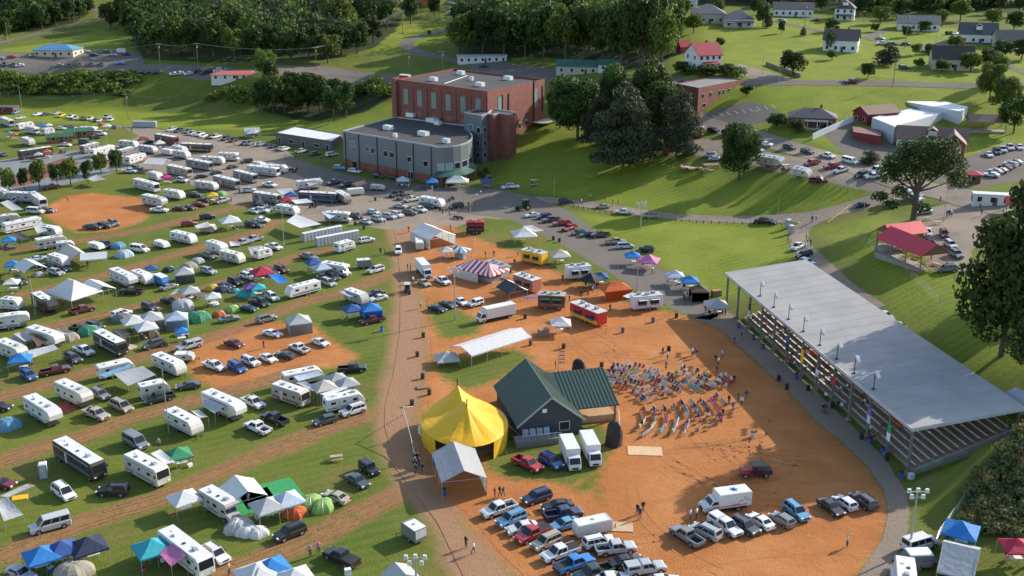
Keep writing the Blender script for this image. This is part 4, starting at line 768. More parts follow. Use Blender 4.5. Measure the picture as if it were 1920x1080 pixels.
canopies(12,'1380 478 4.2 38 W;310 905 4.4 35 A;460 860 4.2 35 B;655 835 4.6 35 N;1140 850 4.6 35 U;1930 1040 5 35 W')
gable(12,1760,320,1860,445,5.2,'W',2.3,1.3);domes(12,'1790 700 4.6 40 Z;1850 730 3.6 20 W;550 1040 5.6 20 T')
canopies(18,'85 535 4.4 35 Z;230 490 4.4 35 J;115 1000 4.6 35 A;30 1060 4 35 W;290 1075 4.6 30 W');domes(18,'290 590 3.8 20 O;410 520 4.4 60 Q Z;500 545 4.2 60 Q Z;10 740 3.4 0 W')
gable(18,1040,975,1130,1075,3.6,'Z',1.9,.9)
canopies(15,'600 425 4 30 S;680 460 4 30 S;510 485 4.4 30 C');canopy(15,1430,270,4.6,15,'Z',hl=1.2,word='lowered canopy')
awning(15,[(300,470),(370,460),(470,515),(430,530)],'Z',[2.7,2.7,2.2,2.2]);awning(15,[(480,555),(660,495),(690,510),(540,570)],'W',[2.7,2.7,2.3,2.3]);awning(15,[(280,420),(470,380),(500,410),(320,460)],'J',[2.7,2.7,2.2,2.2])
canopies(10,'430 355 4 30 B;490 395 4.2 30 J;45 430 5 30 X;720 705 4 25 B;15 545 3.4 20 U;1425 268 3.6 20 C');canopies(10,'320 790 5 20 Z',walls=4,word='screen-walled canopy');canopies(10,'860 700 4.4 20 A',walls=3,word='screen-walled canopy')
awning(10,[(90,460),(170,450),(250,510),(170,530)],'A',[2.6,2.6,2.2,2.2],'flat tarp shelter');awning(10,[(620,585),(720,570),(750,620),(700,625)],'Z',[2.4,2.5,2.2,2.2]);awning(10,[(225,60),(300,5),(490,80),(330,110)],'W',[2.6,3.0,2.6,2.6],'big porch tarp')
gable(15,1535,195,1990,55,6,'W',2.3,1.0,word='very long gable marquee')
canopies(6,'1100 620 4.2 10 J;1320 632 4 10 A;1730 628 4 10 B;230 768 3.4 20 X;262 735 4 20 B;-20 262 4 10 Z');canopy(6,1510,628,7.5,0,'W',5.5,word='wide round-ended canopy')
awning(6,[(265,780),(380,770),(430,795),(300,810)],'W',[2.6,2.6,2.2,2.2]);awning(6,[(715,655),(850,620),(870,640),(760,680)],'I',[2.7,2.7,2.3,2.3]);awning(6,[(370,640),(480,610),(505,640),(400,675)],'S',[2.7,2.7,2.2,2.2]);awning(6,[(150,700),(260,690),(300,735),(190,740)],'Z',[2.7,2.7,2.3,2.3]);awning(6,[(490,870),(610,855),(640,880),(550,920)],'J',[2.7,2.7,2.2,2.2])
gable(6,1250,950,1400,1010,7.5,'W',2.5,1.7,('l','r'),word='big closed gable marquee')
canopies(13,'90 145 6.5 10 W;590 480 5 -30 K;665 460 3.6 0 B;360 300 5 10 C;905 305 4 0 A;1025 340 5.2 -20 P;1225 452 4.2 0 J;1335 492 4.2 0 A;1535 672 5 0 Z;365 808 4.4 0 W')
canopies(13,'770 545 7 18 O',sy=5,walls=2,word='part-walled canopy')
canopies(13,'1405 560 4.2 0 I',walls=3,word='dark part-walled canopy')
awning(13,[(80,95),(150,88),(242,128),(170,140)],'C',[2.9,2.9,2.5,2.5]);gable(13,-50,490,50,545,4.5,'D',2.2,1.3);awning(13,[(830,620),(900,592),(940,610),(880,640)],'J',[2.5,2.6,2.4,2.2])
canopies(20,'1450 715 4.6 -30 A;1870 838 3.8 0 X')
gable(20,1310,830,1590,870,8,'Z',1.3,1.9,('a','b'),word='big gable tent of grey tarpaulin')
# grey open gable shelter beside the yellow big top
gable(18,1478,68,1562,290,6.3,'S',2.7,1.5,('l',),word='tall open gable shelter')
# striped tent: alternating red and white panels
def striped(t,x,y,L_,W_,rot,ca,cb,n,hl=2.3,rise=1.6,label='',walls=True):
    p=fpx(t,x,y);pos=at(*p,hl+rise*.5);ms=[M(ca,.75,0,.05),M(cb,.75,0,.05)];g=MB();X,Y=L_/2,W_/2;r=X-Y if X>Y else 0
    k=2*n
    for i in range(k):
        a,b=-X+L_*i/k,-X+L_*(i+1)/k
        for s in (-1,1):
            def top(q): return (max(-r,min(r,q)),0,hl+rise)
            g.add([(a,s*Y,hl),(b,s*Y,hl),top(b),top(a)],[(0,1,2,3)],i%2);g.add([(a,s*Y,hl-.3),(b,s*Y,hl-.3),(b,s*Y,hl),(a,s*Y,hl)],[(0,1,2,3)],i%2)
    m_=max(4,n)
    for s in (-1,1):
        for i in range(m_):
            a,b=-Y+W_*i/m_,-Y+W_*(i+1)/m_;g.add([(s*X,a,hl),(s*X,b,hl),(s*r,0,hl+rise)],[(0,1,2)],i%2);g.add([(s*X,a,hl-.3),(s*X,b,hl-.3),(s*X,b,hl),(s*X,a,hl)],[(0,1,2,3)],i%2)
    kit=[('striped_roof',g.mesh('striped_roof',ms),-1)]
    for a in (-1,0,1):
        for b in (-1,1): g=MB();g.tube((a*(X-.08),b*(Y-.08),0),(a*(X-.08),b*(Y-.08),hl),.06,6);kit.append(('pole',g.mesh('pole',STEEL),-1))
    if walls: g=MB();g.slab([(-X,-Y,.02),(-X,Y,.02),(-X,Y,hl),(-X,-Y,hl)],.02);g.slab([(-X,-Y,.02),(X*.3,-Y,.02),(X*.3,-Y,hl-.3),(-X,-Y,hl-.3)],.02);kit.append(('side_wall',g.mesh('side_wall',WHITE),-1))
    g=MB();g.box((X*.3,0,.5),(X,W_*.5,1));kit.append(('counter',g.mesh('counter',GRAYP),-1))
    o=inst(kit,'striped_tent',(pos.x,pos.y,0),R(rot));tag(o,label,'tent');return o
striped(10,1690,385,11,6.5,-38,(.45,.02,.05),(.75,.72,.7),8,label='red and white striped fairground tent with peaked roof')
striped(10,1520,255,5,3.4,-35,(.03,.2,.32),(.7,.7,.68),3,2.1,.7,'small stall under a blue and white striped awning',False)
# ---------------- yellow big top ----------------
def bigtop():
    P1=at(857.5,721,6.6);P2=at(875.5,762,6.4);c=Vector((-7.3,149.2,0));YM=M((.80,.43,.006),.6,0,.08,.5,'yellow_canvas');YD=M((.70,.42,.01),.65,0,.1,.5,'yellow_canvas_wall')
    # translucent canvas
    root=empty('big_top_tent',c,0,'large round bright yellow big top tent with two mast peaks','tent')
    ax=(P1-P2).xy;hl=2.9;n=40;rad=[];a=[P1-c,P2-c];top=MB();v=[];rows=7
    rx,ry,phi=6.6,8.6,math.atan2(ax.y,ax.x)
    for j in range(rows+1):
        t=j/rows
        for i in range(n):
            u=i/n*6.2832;e=Vector((ry*math.cos(u),rx*math.sin(u)));e=Vector((e.x*math.cos(phi)-e.y*math.sin(phi),e.x*math.sin(phi)+e.y*math.cos(phi)))
            k=.5+.5*math.cos(u);tp=a[1].xy.lerp(a[0].xy,max(0,min(1,.5+1.3*math.cos(u)*.5)))
            q=e.lerp(tp,t**1.25);zz=hl+(6.5-hl)*(.62*t+.38*t**3.2)*(1 if True else 1)
            fold=.11*math.sin(t*math.pi)*(1 if i%4==0 else -.9 if i%4==2 else 0)
            s_=.12*math.sin(t*math.pi)*-1
            mid=max(0,1-abs(k-.5)*4);zz-=mid*t*t*1.0
            v.append((q.x,q.y,zz+fold+s_))
    f=[(j*n+i,j*n+(i+1)%n,(j+1)*n+(i+1)%n,(j+1)*n+i) for j in range(rows) for i in range(n)]
    top.add(v,f);top.build('canvas_roof',wrinkle(YM,.7,.8),root)
    w_=MB();vv=[]
    for i in range(n):
        q=v[i];k=.97+.012*(i%2);vv+=[(q[0]*k,q[1]*k,.02),(q[0]*(1.0),q[1]*1.0,q[2]-.02)]
    fs=[]
    for i in range(n):
        ang=math.degrees(math.atan2(v[i][1],v[i][0]))
        if -125<ang<-60: continue
        fs.append((2*i,2*((i+1)%n),2*((i+1)%n)+1,2*i+1))
    w_.add(vv,fs);w_.build('canvas_wall',YD,root)
    inner=MB();inner.tube((0,0,0),(0,0,.04),6,24);inner.build('stage_floor',PLANK,root)
    for q in a: m_=MB();m_.tube((q.x,q.y,0),(q.x,q.y,7.6),.09,8);m_.build('mast',BLACK,root)
    for i in range(0,n,4):
        q=Vector(v[i]);d=q.xy.normalized();r_=MB();r_.tube(q,(q.x+d.x*3.2,q.y+d.y*3.2,.05),.02,4);r_.build('guy_rope',M((.5,.45,.3),.8),root)
bigtop()
# ---------------- grandstand ----------------
GA=Vector((44.1,208.9,0));GDv=Vector((12.6,-70.8)).normalized();GRZ=math.atan2(GDv.y,GDv.x)
def gw(x,y,z=0): 
    c,s=math.cos(GRZ),math.sin(GRZ);return Vector((GA.x+x*c-y*s,GA.y+x*s+y*c,z))
def grandstand():
    g=empty('grandstand',GA,GRZ,'long open-sided grandstand with pale grey metal roof beside the dirt arena','grandstand')
    RF=M((.35,.335,.315),.9,0,.12,.16,'sheet_metal_roof');ST=M((.2,.205,.21),.55,.3);CN=M((.30,.22,.155),.85,0,.2,.8,'stained_concrete');BE=M((.78,.68,.54),.75,0,.15,1,'bench_board')
    L_=72.;r=MB();n=24
    r.slab([(-.4,-.5,7.5),(L_+.4,-.5,7.5),(L_+.4,16.9,9.35),(-.4,16.9,9.35)],.1)
    r.build('roof',RF,g)
    s_=MB()
    for i in range(n+1): x=-.4+(L_+.8)*i/n;s_.slab([(x-.04,-.5,7.52),(x+.04,-.5,7.52),(x+.04,16.9,9.37),(x-.04,16.9,9.37)],.02)
    s_.build('roof_seam',RF,g)
    f=MB();f.box((L_/2,-.58,7.32),(L_+1,.12,.5));f.box((-.46,8.2,8.22),(.1,1,.1))
    for x in (-.5,L_+.5): f.slab([(x-.06,-.5,7.5),(x+.06,-.5,7.5),(x+.06,16.9,9.35),(x-.06,16.9,9.35)],.55)
    f.build('fascia',M((.5,.51,.51),.5,.2),g)
    for i in range(13):
        x=i*6.
        p=MB();p.box((x,0,3.7),(.3,.34,7.4));p.box((x,-.05,.2),(.7,.7,.4),1);p.build('post',[ST,CN],g)
        t=MB();z2=5.9 if i else 0;p2=h(*gw(x,16.4).xy);t.box((x,16.4,(9.2+p2)/2),(.25,.25,9.2-p2));t.build('rear_post',ST,g)
        t=MB();t.slab([(x-.1,0,7.35),(x+.1,0,7.35),(x+.1,16.8,9.15),(x-.1,16.8,9.15)],.4);t.build('rafter',ST,g)
    for i in range(5):
        y=1.5+i*3.6;t=MB();t.box((L_/2,y,7.5+1.85*(y+.5)/17.4-.2),(L_,.12,.16));t.build('purlin',ST,g)
    x0=7.
    # stepped deck: one solid, benches separate
    nr=14;d=MB();prof=[(1.0,0)]
    for k in range(nr): y=1.+k*1.08;z=.45+k*.37;prof+=[(y,z),(y+1.08,z)]
    prof+=[(1.+nr*1.08,0)]
    v=[];m=len(prof)
    for X in (x0,L_): v+=[(X,a,b) for a,b in prof]
    fs=[(i,(i+1)%m,m+(i+1)%m,m+i) for i in range(m)];d.add(v,fs);
    for X in (x0,L_):
        for k in range(nr): y=1.+k*1.08;z=.45+k*.37;d.quad((X,y,-.1),(X,y+1.08,-.1),(X,y+1.08,z),(X,y,z))
    d.build('stepped_deck',CN,g)
    for k in range(nr):
        y=1.62+k*1.08;z=.45+k*.37;b=MB();x=x0+.4
        for j in range(6):
            a=x0+.4+j*10.8;e=min(a+9.7,L_-.3);b.box(((a+e)/2,y,z+.44),(e-a,.30,.05))
            q=a+.5
            while q<e: b.box((q,y,z+.21),(.08,.24,.42),1);q+=2.4
        b.build('bench',[BE,ST],g)
    w_=MB();w_.slab([(L_+.0,.9,.75),(L_+.3,.9,.75),(L_+.3,16.4,6.1),(L_+.0,16.4,6.1)],.9);w_.slab([(L_,1,.2),(L_+.25,1,.2),(L_+.25,16.4,5.4),(L_,16.4,5.4)],1.);w_.build('side_wall',M((.3,.28,.25),.85,0,.15,.6),g)
    rr=MB()
    for X in [x0+.2+i*4.2 for i in range(16)]: rr.tube((X,16.05,5.4),(X,16.05,6.6),.03,4)
    rr.tube((x0,16.05,6.6),(L_,16.05,6.6),.04,4);rr.tube((x0,16.05,6.1),(L_,16.05,6.1),.03,4);rr.build('rear_railing',STEEL,g)
grandstand()
LM=M((.75,.76,.75),.25,.3,.05,1,'lamp_housing')
def flood_kit(hh,n):
    k=('fl',hh,n)
    if k in TC: return TC[k]
    kit=[];g=MB();g.tube((0,0,0),(0,0,hh),.07 if hh<4 else .13,6);g.box((0,0,.05),(.5,.5,.1));kit.append(('pole',g.mesh('pole',BLACK if hh<4 else STEEL),-1))
    g=MB();g.tube((-.9,0,hh-.1),(.9,0,hh-.1),.04,4);kit.append(('crossbar',g.mesh('crossbar',BLACK),-1))
    for i in range(n):
        g=MB();x=-.9+1.8*i/max(1,n-1);g.tube((x,-.1,hh+.15),(x,-.5,hh-.05),.2,8,0,.36);kit.append(('lamp_head',g.mesh('lamp_head',[LM]),-1))
    TC[k]=kit;return kit
for i,(px,py) in enumerate([(1425,556),(1451,577),(1478,599),(1506,622),(1537,647),(1568.6,673),(1602,701),(1638,730)]):
    # base on the roof edge
    x=9.+i*7.0
    best=min([gw(q,.6,7.62) for q in np.arange(3,66,.25)],key=lambda p:abs((960+F*p.x/(p.y*ct-(p.z-CH)*st))-px))
    o=inst(flood_kit(2.4,3),'floodlight',best,GRZ+R(160),None,None);tag(o,['first','second','third','fourth','fifth','sixth','seventh','eighth'][i]+' floodlight from the far end on the grandstand roof edge','floodlight','floodlights along the grandstand roof')
def banner(x,c,c2=None,lab='',z=2.6,w_=1.0,hh=2.6):
    g=MB();g.slab([(-w_/2,0,0),(w_/2,0,0),(w_/2,.02,hh*.5),(-w_/2,.02,hh*.5)],.001)
    b=MB();b.box((0,0,hh*.25),(w_,.03,hh*.5));t=MB();t.box((0,0,hh*.75),(w_,.03,hh*.5))
    r=empty('banner',gw(x,-.35,z),GRZ,lab,'banner','banners hanging on grandstand posts')
    t.build('upper_cloth',M(COL[c][1],.8,0,.1),r);b.build('lower_cloth',M(COL[c2 or c][1],.8,0,.1),r)
banner(12.6,'N','Z','navy and pale grey banner on a grandstand post near the far end');banner(30.3,'B','N','blue banner on the fifth grandstand post from the far end');banner(36.6,'Y','Y','mustard yellow banner hanging from a grandstand post');banner(48.6,'X','I','red banner on a post halfway along the grandstand');banner(60.5,'V','J','purple and pale blue banner on a grandstand post');banner(66.5,'F','W','green and white banner on the grandstand post nearest the camera');banner(42.6,'W','Z','small white sign board on a grandstand post',2.8,1.1,1.2)
for i,(x,k,c,n) in enumerate([(33,9,'Y','yellow'),(38,9,'Y','yellow'),(33,7,'R','red'),(34,6,'O','orange'),(36,8,'O','orange'),(47,6,'Y','yellow'),(48.5,4,'O','orange'),(50,5,'Y','yellow'),(52,8,'X','crimson'),(54,10,'Y','yellow'),(56,9,'H','magenta'),(61,4,'Y','yellow'),(60,3,'O','orange'),(64,8,'F','green'),(31,3,'R','red'),(29,2,'R','red')]):
    g=MB();g.box((0,0,0),(2.6,.36,.03));g.box((0,-.19,-.12),(2.6,.02,.24));o=g.build('seat_blanket',M(COL[c][1],.85,0,.1))
    o.location=gw(x,1.62+k*1.08,.45+k*.37+.485);o.rotation_euler=(0,0,GRZ);tag(o,f'{n} blanket spread on grandstand bench row {k+1} between post {int(x//6)+1} and {int(x//6)+2}','blanket','blankets reserving bench seats')
# ---------------- generic buildings ----------------
def wallwin(b,p,q,z0,z1,n,w_,m=0,off=.03,frac=(0,1)):
    p,q=Vector(p),Vector(q);d=(q-p).normalized();nn=Vector((d.y,-d.x))
    out=[]
    for i in range(n):
        t=frac[0]+(frac[1]-frac[0])*(i+.5)/n;c=p.lerp(q,t)
        out.append((c,d,nn))
    return out
def add_window(parent,c,d,nn,z0,z1,w_,glass=GLASS,fr=None,name='window'):
    a=math.atan2(d.y,d.x);f=MB();f.box((c.x+nn.x*.03,c.y+nn.y*.03,(z0+z1)/2),(w_+.2,.1,z1-z0+.2),0,a);o=f.build('window_frame' if name=='window' else name+'_frame',fr or M((.6,.6,.58),.6),parent)
    g=MB();g.box((c.x+nn.x*.07,c.y+nn.y*.07,(z0+z1)/2),(w_,.06,z1-z0),0,a);g.build('pane',glass,o);return o
RB=M((.215,.075,.055),.85,0,.2,.5,'red_brick');RBD=M((.2,.07,.055),.85,0,.12,.6,'dark_red_brick')
def house(px,py,rot,L_,W_,Hw,rise,wc,rc,label,kind='gable',win=3,chim=False,porch=None,storeys=1,cat='house',name='house',dormer=False,base=None,over=.45,door=True):
    if py<140 and px>1270: L_*=1.08;W_*=1.3;Hw*=1.15;rise*=1.5
    x,y=L_/2,W_/2;p=at(px,py,0);fz=p.z;p=p+Vector((-math.sin(R(rot))*y,math.cos(R(rot))*y,0));p.z=fz-.1;r=empty(name,p,R(rot),label,cat)
    low=min(h(*(Vector((p.x,p.y))+Vector((a*math.cos(R(rot))-b*math.sin(R(rot)),a*math.sin(R(rot))+b*math.cos(R(rot)))))) for a in(-x,x) for b in (-y,y))-p.z;low=max(low,-1.6)
    wm=wc if not isinstance(wc,tuple) else M(wc,.7,0,.06,.8);rm=M(rc,.75,0,.14,2.5)
    w_=MB();w_.prism([(-x,-y),(x,-y),(x,y),(-x,y)],low-.3,Hw)
    if kind=='gable': 
        for s in (-1,1): w_.add([(s*x,-y,Hw),(s*x,y,Hw),(s*x,0,Hw+rise)],[(0,1,2)])
    w_.build('wall',wm,r)
    if base: b=MB();b.prism([(-x-.03,-y-.03),(x+.03,-y-.03),(x+.03,y+.03),(-x-.03,y+.03)],low-.3,.6);b.build('foundation',M(base,.85),r)
    o=over;rf=MB();k=rise/y*o
    if kind=='gable':
        rf.slab([(-x-o,-y-o,Hw-k),(x+o,-y-o,Hw-k),(x+o,0,Hw+rise+.06),(-x-o,0,Hw+rise+.06)],.18);rf.slab([(-x-o,0,Hw+rise+.06),(x+o,0,Hw+rise+.06),(x+o,y+o,Hw-k),(-x-o,y+o,Hw-k)],.18)
    elif kind=='hip':
        i_=min(y,x-.01);E=[(-x-o,-y-o,Hw),(x+o,-y-o,Hw),(x+o,y+o,Hw),(-x-o,y+o,Hw)];T=[(-x+i_,0,Hw+rise),(x-i_,0,Hw+rise)]
        rf.add(E+T,[(0,1,5,4),(1,2,5),(2,3,4,5),(3,0,4),(3,2,1,0)])
        rf.slab([(a,b,Hw) for a,b,_ in E],.15)
    else: rf.box((0,0,Hw+.12),(L_+o*2,W_+o*2,.24))
    ro=rf.build('roof',rm,r)
    if chim: c=MB();c.box((x*.35,y*.25,Hw+rise*.6+.5),(.7,.6,2.2+rise*.3));c.build('chimney',RBD,ro)
    if dormer:
        d=MB();d.box((0,-y*.55,Hw+rise*.55),(2.2,y*.8,1.5));d.build('dormer',wm,ro);d=MB();z=Hw+rise*.55+.75;d.slab([(-1.4,-y*1.0,z),(0,-y*1.0,z+.8),(0,0,z+.8),(-1.4,0,z)],.1);d.slab([(1.4,-y*1.0,z),(0,-y*1.0,z+.8),(0,0,z+.8),(1.4,0,z)],.1);d.build('dormer_roof',rm,ro)
    for (a,b),n in ((((-x,-y),(x,-y)),win),(((x,-y),(x,y)),2),(((-x,y),(-x,-y)),2)):
        for s in range(storeys):
            for c,d_,nn in wallwin(None,a,b,0,0,n,1): add_window(r,c,d_,nn,1.0+2.8*s,2.2+2.8*s,1.0)
    if door: d=MB();d.box((x*.12,-y-.05,1.05),(1,.1,2.1));d.build('door',M((.1,.07,.05),.6),r)
    if porch:
        pl,pd=porch;g=MB();g.box((0,-y-pd/2,.25+low/2),(pl,pd,.5-low));g.build('porch_floor',PLANK,r);g=MB();g.slab([(-pl/2-.2,-y-pd-.2,2.5),(pl/2+.2,-y-pd-.2,2.5),(pl/2+.2,-y,3.0),(-pl/2-.2,-y,3.0)],.12);g.build('porch_roof',rm,r)
        for i in range(4): g=MB();g.box((-pl/2+.1+(pl-.2)*i/3,-y-pd+.1,1.4),(.16,.16,2.3));g.build('porch_post',WHITE,r)
    return r
WH=(.68,.68,.66);CRM=(.52,.47,.37);DG=(.085,.085,.09);BR=(.14,.09,.065);GR=(.17,.165,.16)
house(1574,97,-22,12,7,4.2,2.4,WH,(.12,.095,.085),'white two-storey house with brown roof on the sloping green lawn',win=4,storeys=1,chim=True)
house(1833,82,-18,13,8,3.6,2.6,WH,DG,'white house with steep dark grey roof and a single dormer','gable',4,dormer=True,base=(.06,.09,.16))
house(1786,132,-12,13,8,3.8,2.6,CRM,(.05,.038,.032),'cream house with very dark brown roof and tan chimney above the bend','gable',3,chim=True)
house(1722,58,-14,16,8,3,1.9,WH,GR,'low white and brick house with grey gable roof before the woods','gable',4)
house(1487,31,-10,17,8,3.2,1.8,WH,DG,'long low white house with dark roof near the top edge','gable',6)
house(1582,39,-20,8,8,4.8,2.6,WH,DG,'tall white house with dark hip roof and front porch','hip',3,storeys=2,porch=(7,2),dormer=True)
house(1903,92,-10,13,8,3.2,2.2,CRM,DG,'cream house with dark roof at the right edge','gable',3,porch=(5,2))
house(1522,240,-14,14,9,3.2,2.4,RB,DG,'red brick bungalow with dark hip roof and deep front porch','hip',4,chim=True,porch=(9,2.4),cat='house')
house(1327,44,-8,14,10,3.8,2.6,CRM,GR,'pale house with wide grey hip roof left of the deck house','hip',4,chim=True)
house(1385,52,-6,12,8,3.4,2.2,WH,(.13,.12,.12),'white house with raised wooden deck and grey hip roof','hip',3,porch=(12,3))
house(1288,16,-10,9,6,3.6,2,WH,(.5,.52,.54),'small white house half hidden by trees at the top','gable',2)
house(1331,131,20,9,8,4.9,2.4,WH,(.33,.035,.045),'white two-storey house with bright red metal roof','gable',4,storeys=2,chim=True,porch=(6,2))
house(1286,98,15,4,4,2.2,1.4,(.3,.04,.05),(.4,.05,.06),'tiny red barn-shaped shed beside the red-roofed house','gable',1,cat='shed',name='shed')
house(1092,139,-12,22,9,3.4,2.0,CRM,(.03,.12,.09),'cream roadside garage with dark green metal roof','gable',5,cat='building',name='building')
house(1140,134,-12,8,7,3,1.6,WH,(.03,.12,.09),'small white annex with green roof beside the roadside garage','gable',2,cat='building',name='building')
house(905,118,8,22,6,3,.4,WH,(.45,.46,.45),'long low white motel block with flat roof under tall trees','flat',7,cat='building',name='building')
house(100,107,-4,19,11,3.3,2.2,CRM,(.10,.25,.42),'cream roadside shop with blue hip roof','hip',5,cat='shop',name='building')
house(440,151,4,20,8,2.6,1.3,WH,(.5,.14,.09),'white roadside building with salmon red roof above the bank','hip',5,cat='building',name='building')
house(785,12,-5,18,10,4,.6,(.5,.2,.05),(.7,.68,.64),'white-roofed orange building at the top edge','flat',3,cat='building',name='building')
house(290,14,-15,14,9,3.2,2.4,WH,GR,'grey-roofed house behind the dark wood at top left','gable',3)
house(905,4,0,26,14,5,.6,(.3,.16,.1),(.32,.3,.28),'large flat-roofed brown building at the top edge','flat',6,cat='building',name='building')
house(8,214,-5,8,5,2.8,.5,(.16,.02,.03),(.10,.09,.09),'maroon storage hut at the left edge of the camp','flat',1,cat='hut',name='hut')
CB=M((.33,.12,.05),.8,0,.15,1,'cabin_board')
house(113,268,22,8.5,4.2,2.5,.8,CB,(.03,.12,.06),'left of the two brown wooden cabins with green roofs','gable',2,cat='cabin',name='cabin')
house(147,259,22,9,4.6,2.7,.8,CB,(.035,.13,.065),'right of the two brown wooden cabins with green roofs','gable',2,cat='cabin',name='cabin')
house(1824,345,-12,3.6,3,2.6,.8,(.14,.06,.04),(.42,.035,.045),'small brown entrance booth with red roof by the intersection','hip',1,cat='booth',name='booth')
house(1860,386,-14,9,2.9,2.7,.3,WH,(.55,.56,.58),'white office trailer beside the red-roofed entrance booth','flat',3,cat='cabin',name='office_cabin',over=.1)
house(474,257,20,5,3,2.4,.9,(.4,.42,.4),(.42,.45,.43),'small pale green-grey shed at the foot of the grass bank','gable',1,cat='shed',name='shed')
house(1903,775,-75,4,3,2.4,.7,(.4,.42,.45),(.3,.31,.33),'grey shed with pale door behind the near grandstand corner','gable',1,cat='shed',name='shed')
# carport
def post_roof(px,py,rot,L_,W_,hh,rise,rc,label,cat='shelter',name='shelter',tables=0,wallh=0):
    p=at(px,py);r=empty(name,p,R(rot),label,cat);x,y=L_/2,W_/2;g=MB()
    g.slab([(-x,-y,hh),(x,-y,hh),(x,0,hh+rise),(-x,0,hh+rise)],.12);g.slab([(-x,0,hh+rise),(x,0,hh+rise),(x,y,hh),(-x,y,hh)],.12);g.build('roof',M(rc,.4,.1,.08,1),r)
    n=max(2,int(L_/4)+1)
    for i in range(n):
        for s in (-1,1): a=-x+.4+(L_-.8)*i/(n-1);g=MB();g.box((a,s*(y-.4),hh/2),(.2,.2,hh+.1));g.build('post',WOOD,r)
    for s in (-1,1): g=MB();g.add([(s*(x-.1),-y+.2,hh),(s*(x-.1),y-.2,hh),(s*(x-.1),0,hh+rise-.1)],[(0,1,2)]);g.build('gable_board',M((.16,.08,.06),.8),r)
    g=MB();g.box((0,0,-.6),(L_-.4,W_-.4,1.35));g.build('floor_slab',M((.3,.27,.24),.9),r)
    for i in range(tables): picnic((0,0),None,(r,-x+1.5+(L_-3)*(i//2)/max(1,(tables-1)//2),(-1)**i*y*.45))
    return r
def picnic(pt,lab,local=None,z=None):
    if 'pic' not in TC:
        g=MB();g.box((0,0,.74),(1.8,.75,.05));a=g.mesh('table_top',PLANK);kit=[('table_top',a,-1)]
        for s in (-1,1): g=MB();g.box((0,s*.65,.43),(1.8,.26,.05));kit.append(('bench_seat',g.mesh('bench_seat',PLANK),-1))
        for s in (-1,1):
            g=MB();g.tube((s*.65,-.6,.0),(s*.65,-.2,.73),.04,4);g.tube((s*.65,.6,0),(s*.65,.2,.73),.04,4);g.tube((s*.65,-.7,.4),(s*.65,.7,.4),.03,4);kit.append(('leg',g.mesh('leg',WOOD),-1))
        TC['pic']=kit
    if local:
        r,x,y=local;M_=Matrix.Translation(r.location)@Matrix.Rotation(r.rotation_euler.z,4,'Z');q=M_@Vector((x,y,.08));rz=r.rotation_euler.z
        o=inst(TC['pic'],'picnic_table',q,rz);REG.append((o,1710,450,'picnic table','brown','table','picnic tables'));return
    p=at(*pt);o=inst(TC['pic'],'picnic_table',p,R(15),label=lab,cat='table')
post_roof(1847,243,-12,11,7,2.8,1.9,(.2,.12,.08),'brown-roofed open carport beside the white store','carport','carport')
post_roof(1707,487,-71,15,7.4,3.2,2.3,(.55,.03,.05),'bright red gable-roofed picnic pavilion above the bank','pavilion','pavilion',6)
post_roof(1688,461,20,9.5,6,3.4,1.9,(.55,.03,.05),'smaller red roof wing behind the red picnic pavilion','pavilion','pavilion',1)
post_roof(1903,398,-20,5,5,2.4,1.3,(.45,.035,.04),'small red-roofed shelter at the right edge','shelter')
picnic((1738,413),'pale picnic table on the grass beside the red pavilion');picnic((1757,421),'brown picnic table at the kerb by the pavilion parking')
picnic((631,863),'white folding picnic table alone on the camping field')
# fire place and screens on the lawn
post_roof(1331,318,10,4.5,3,1.6,.3,(.3,.15,.11),'low brown timber deck frame on the lawn','deck','deck')
def ring():
    r=empty('fire_ring',at(1297,314),0,'round flower and stone fire ring on the lawn by the parking','fire ring')
    for i in range(20): a=i*6.2832/20;g=MB();g.box((3.2*math.cos(a),3.2*math.sin(a),.25),(.85,.5,.5),0,a+1.57);g.build('stone',M([(.45,.3,.15),(.2,.05,.04),(.4,.38,.33)][i%3],.8),r)
    g=MB();g.tube((0,0,-.05),(0,0,.12),2.7,20);g.build('gravel_bed',M((.35,.33,.31),.9),r)
ring();dome(7,1162,335,3.5,0,'O')
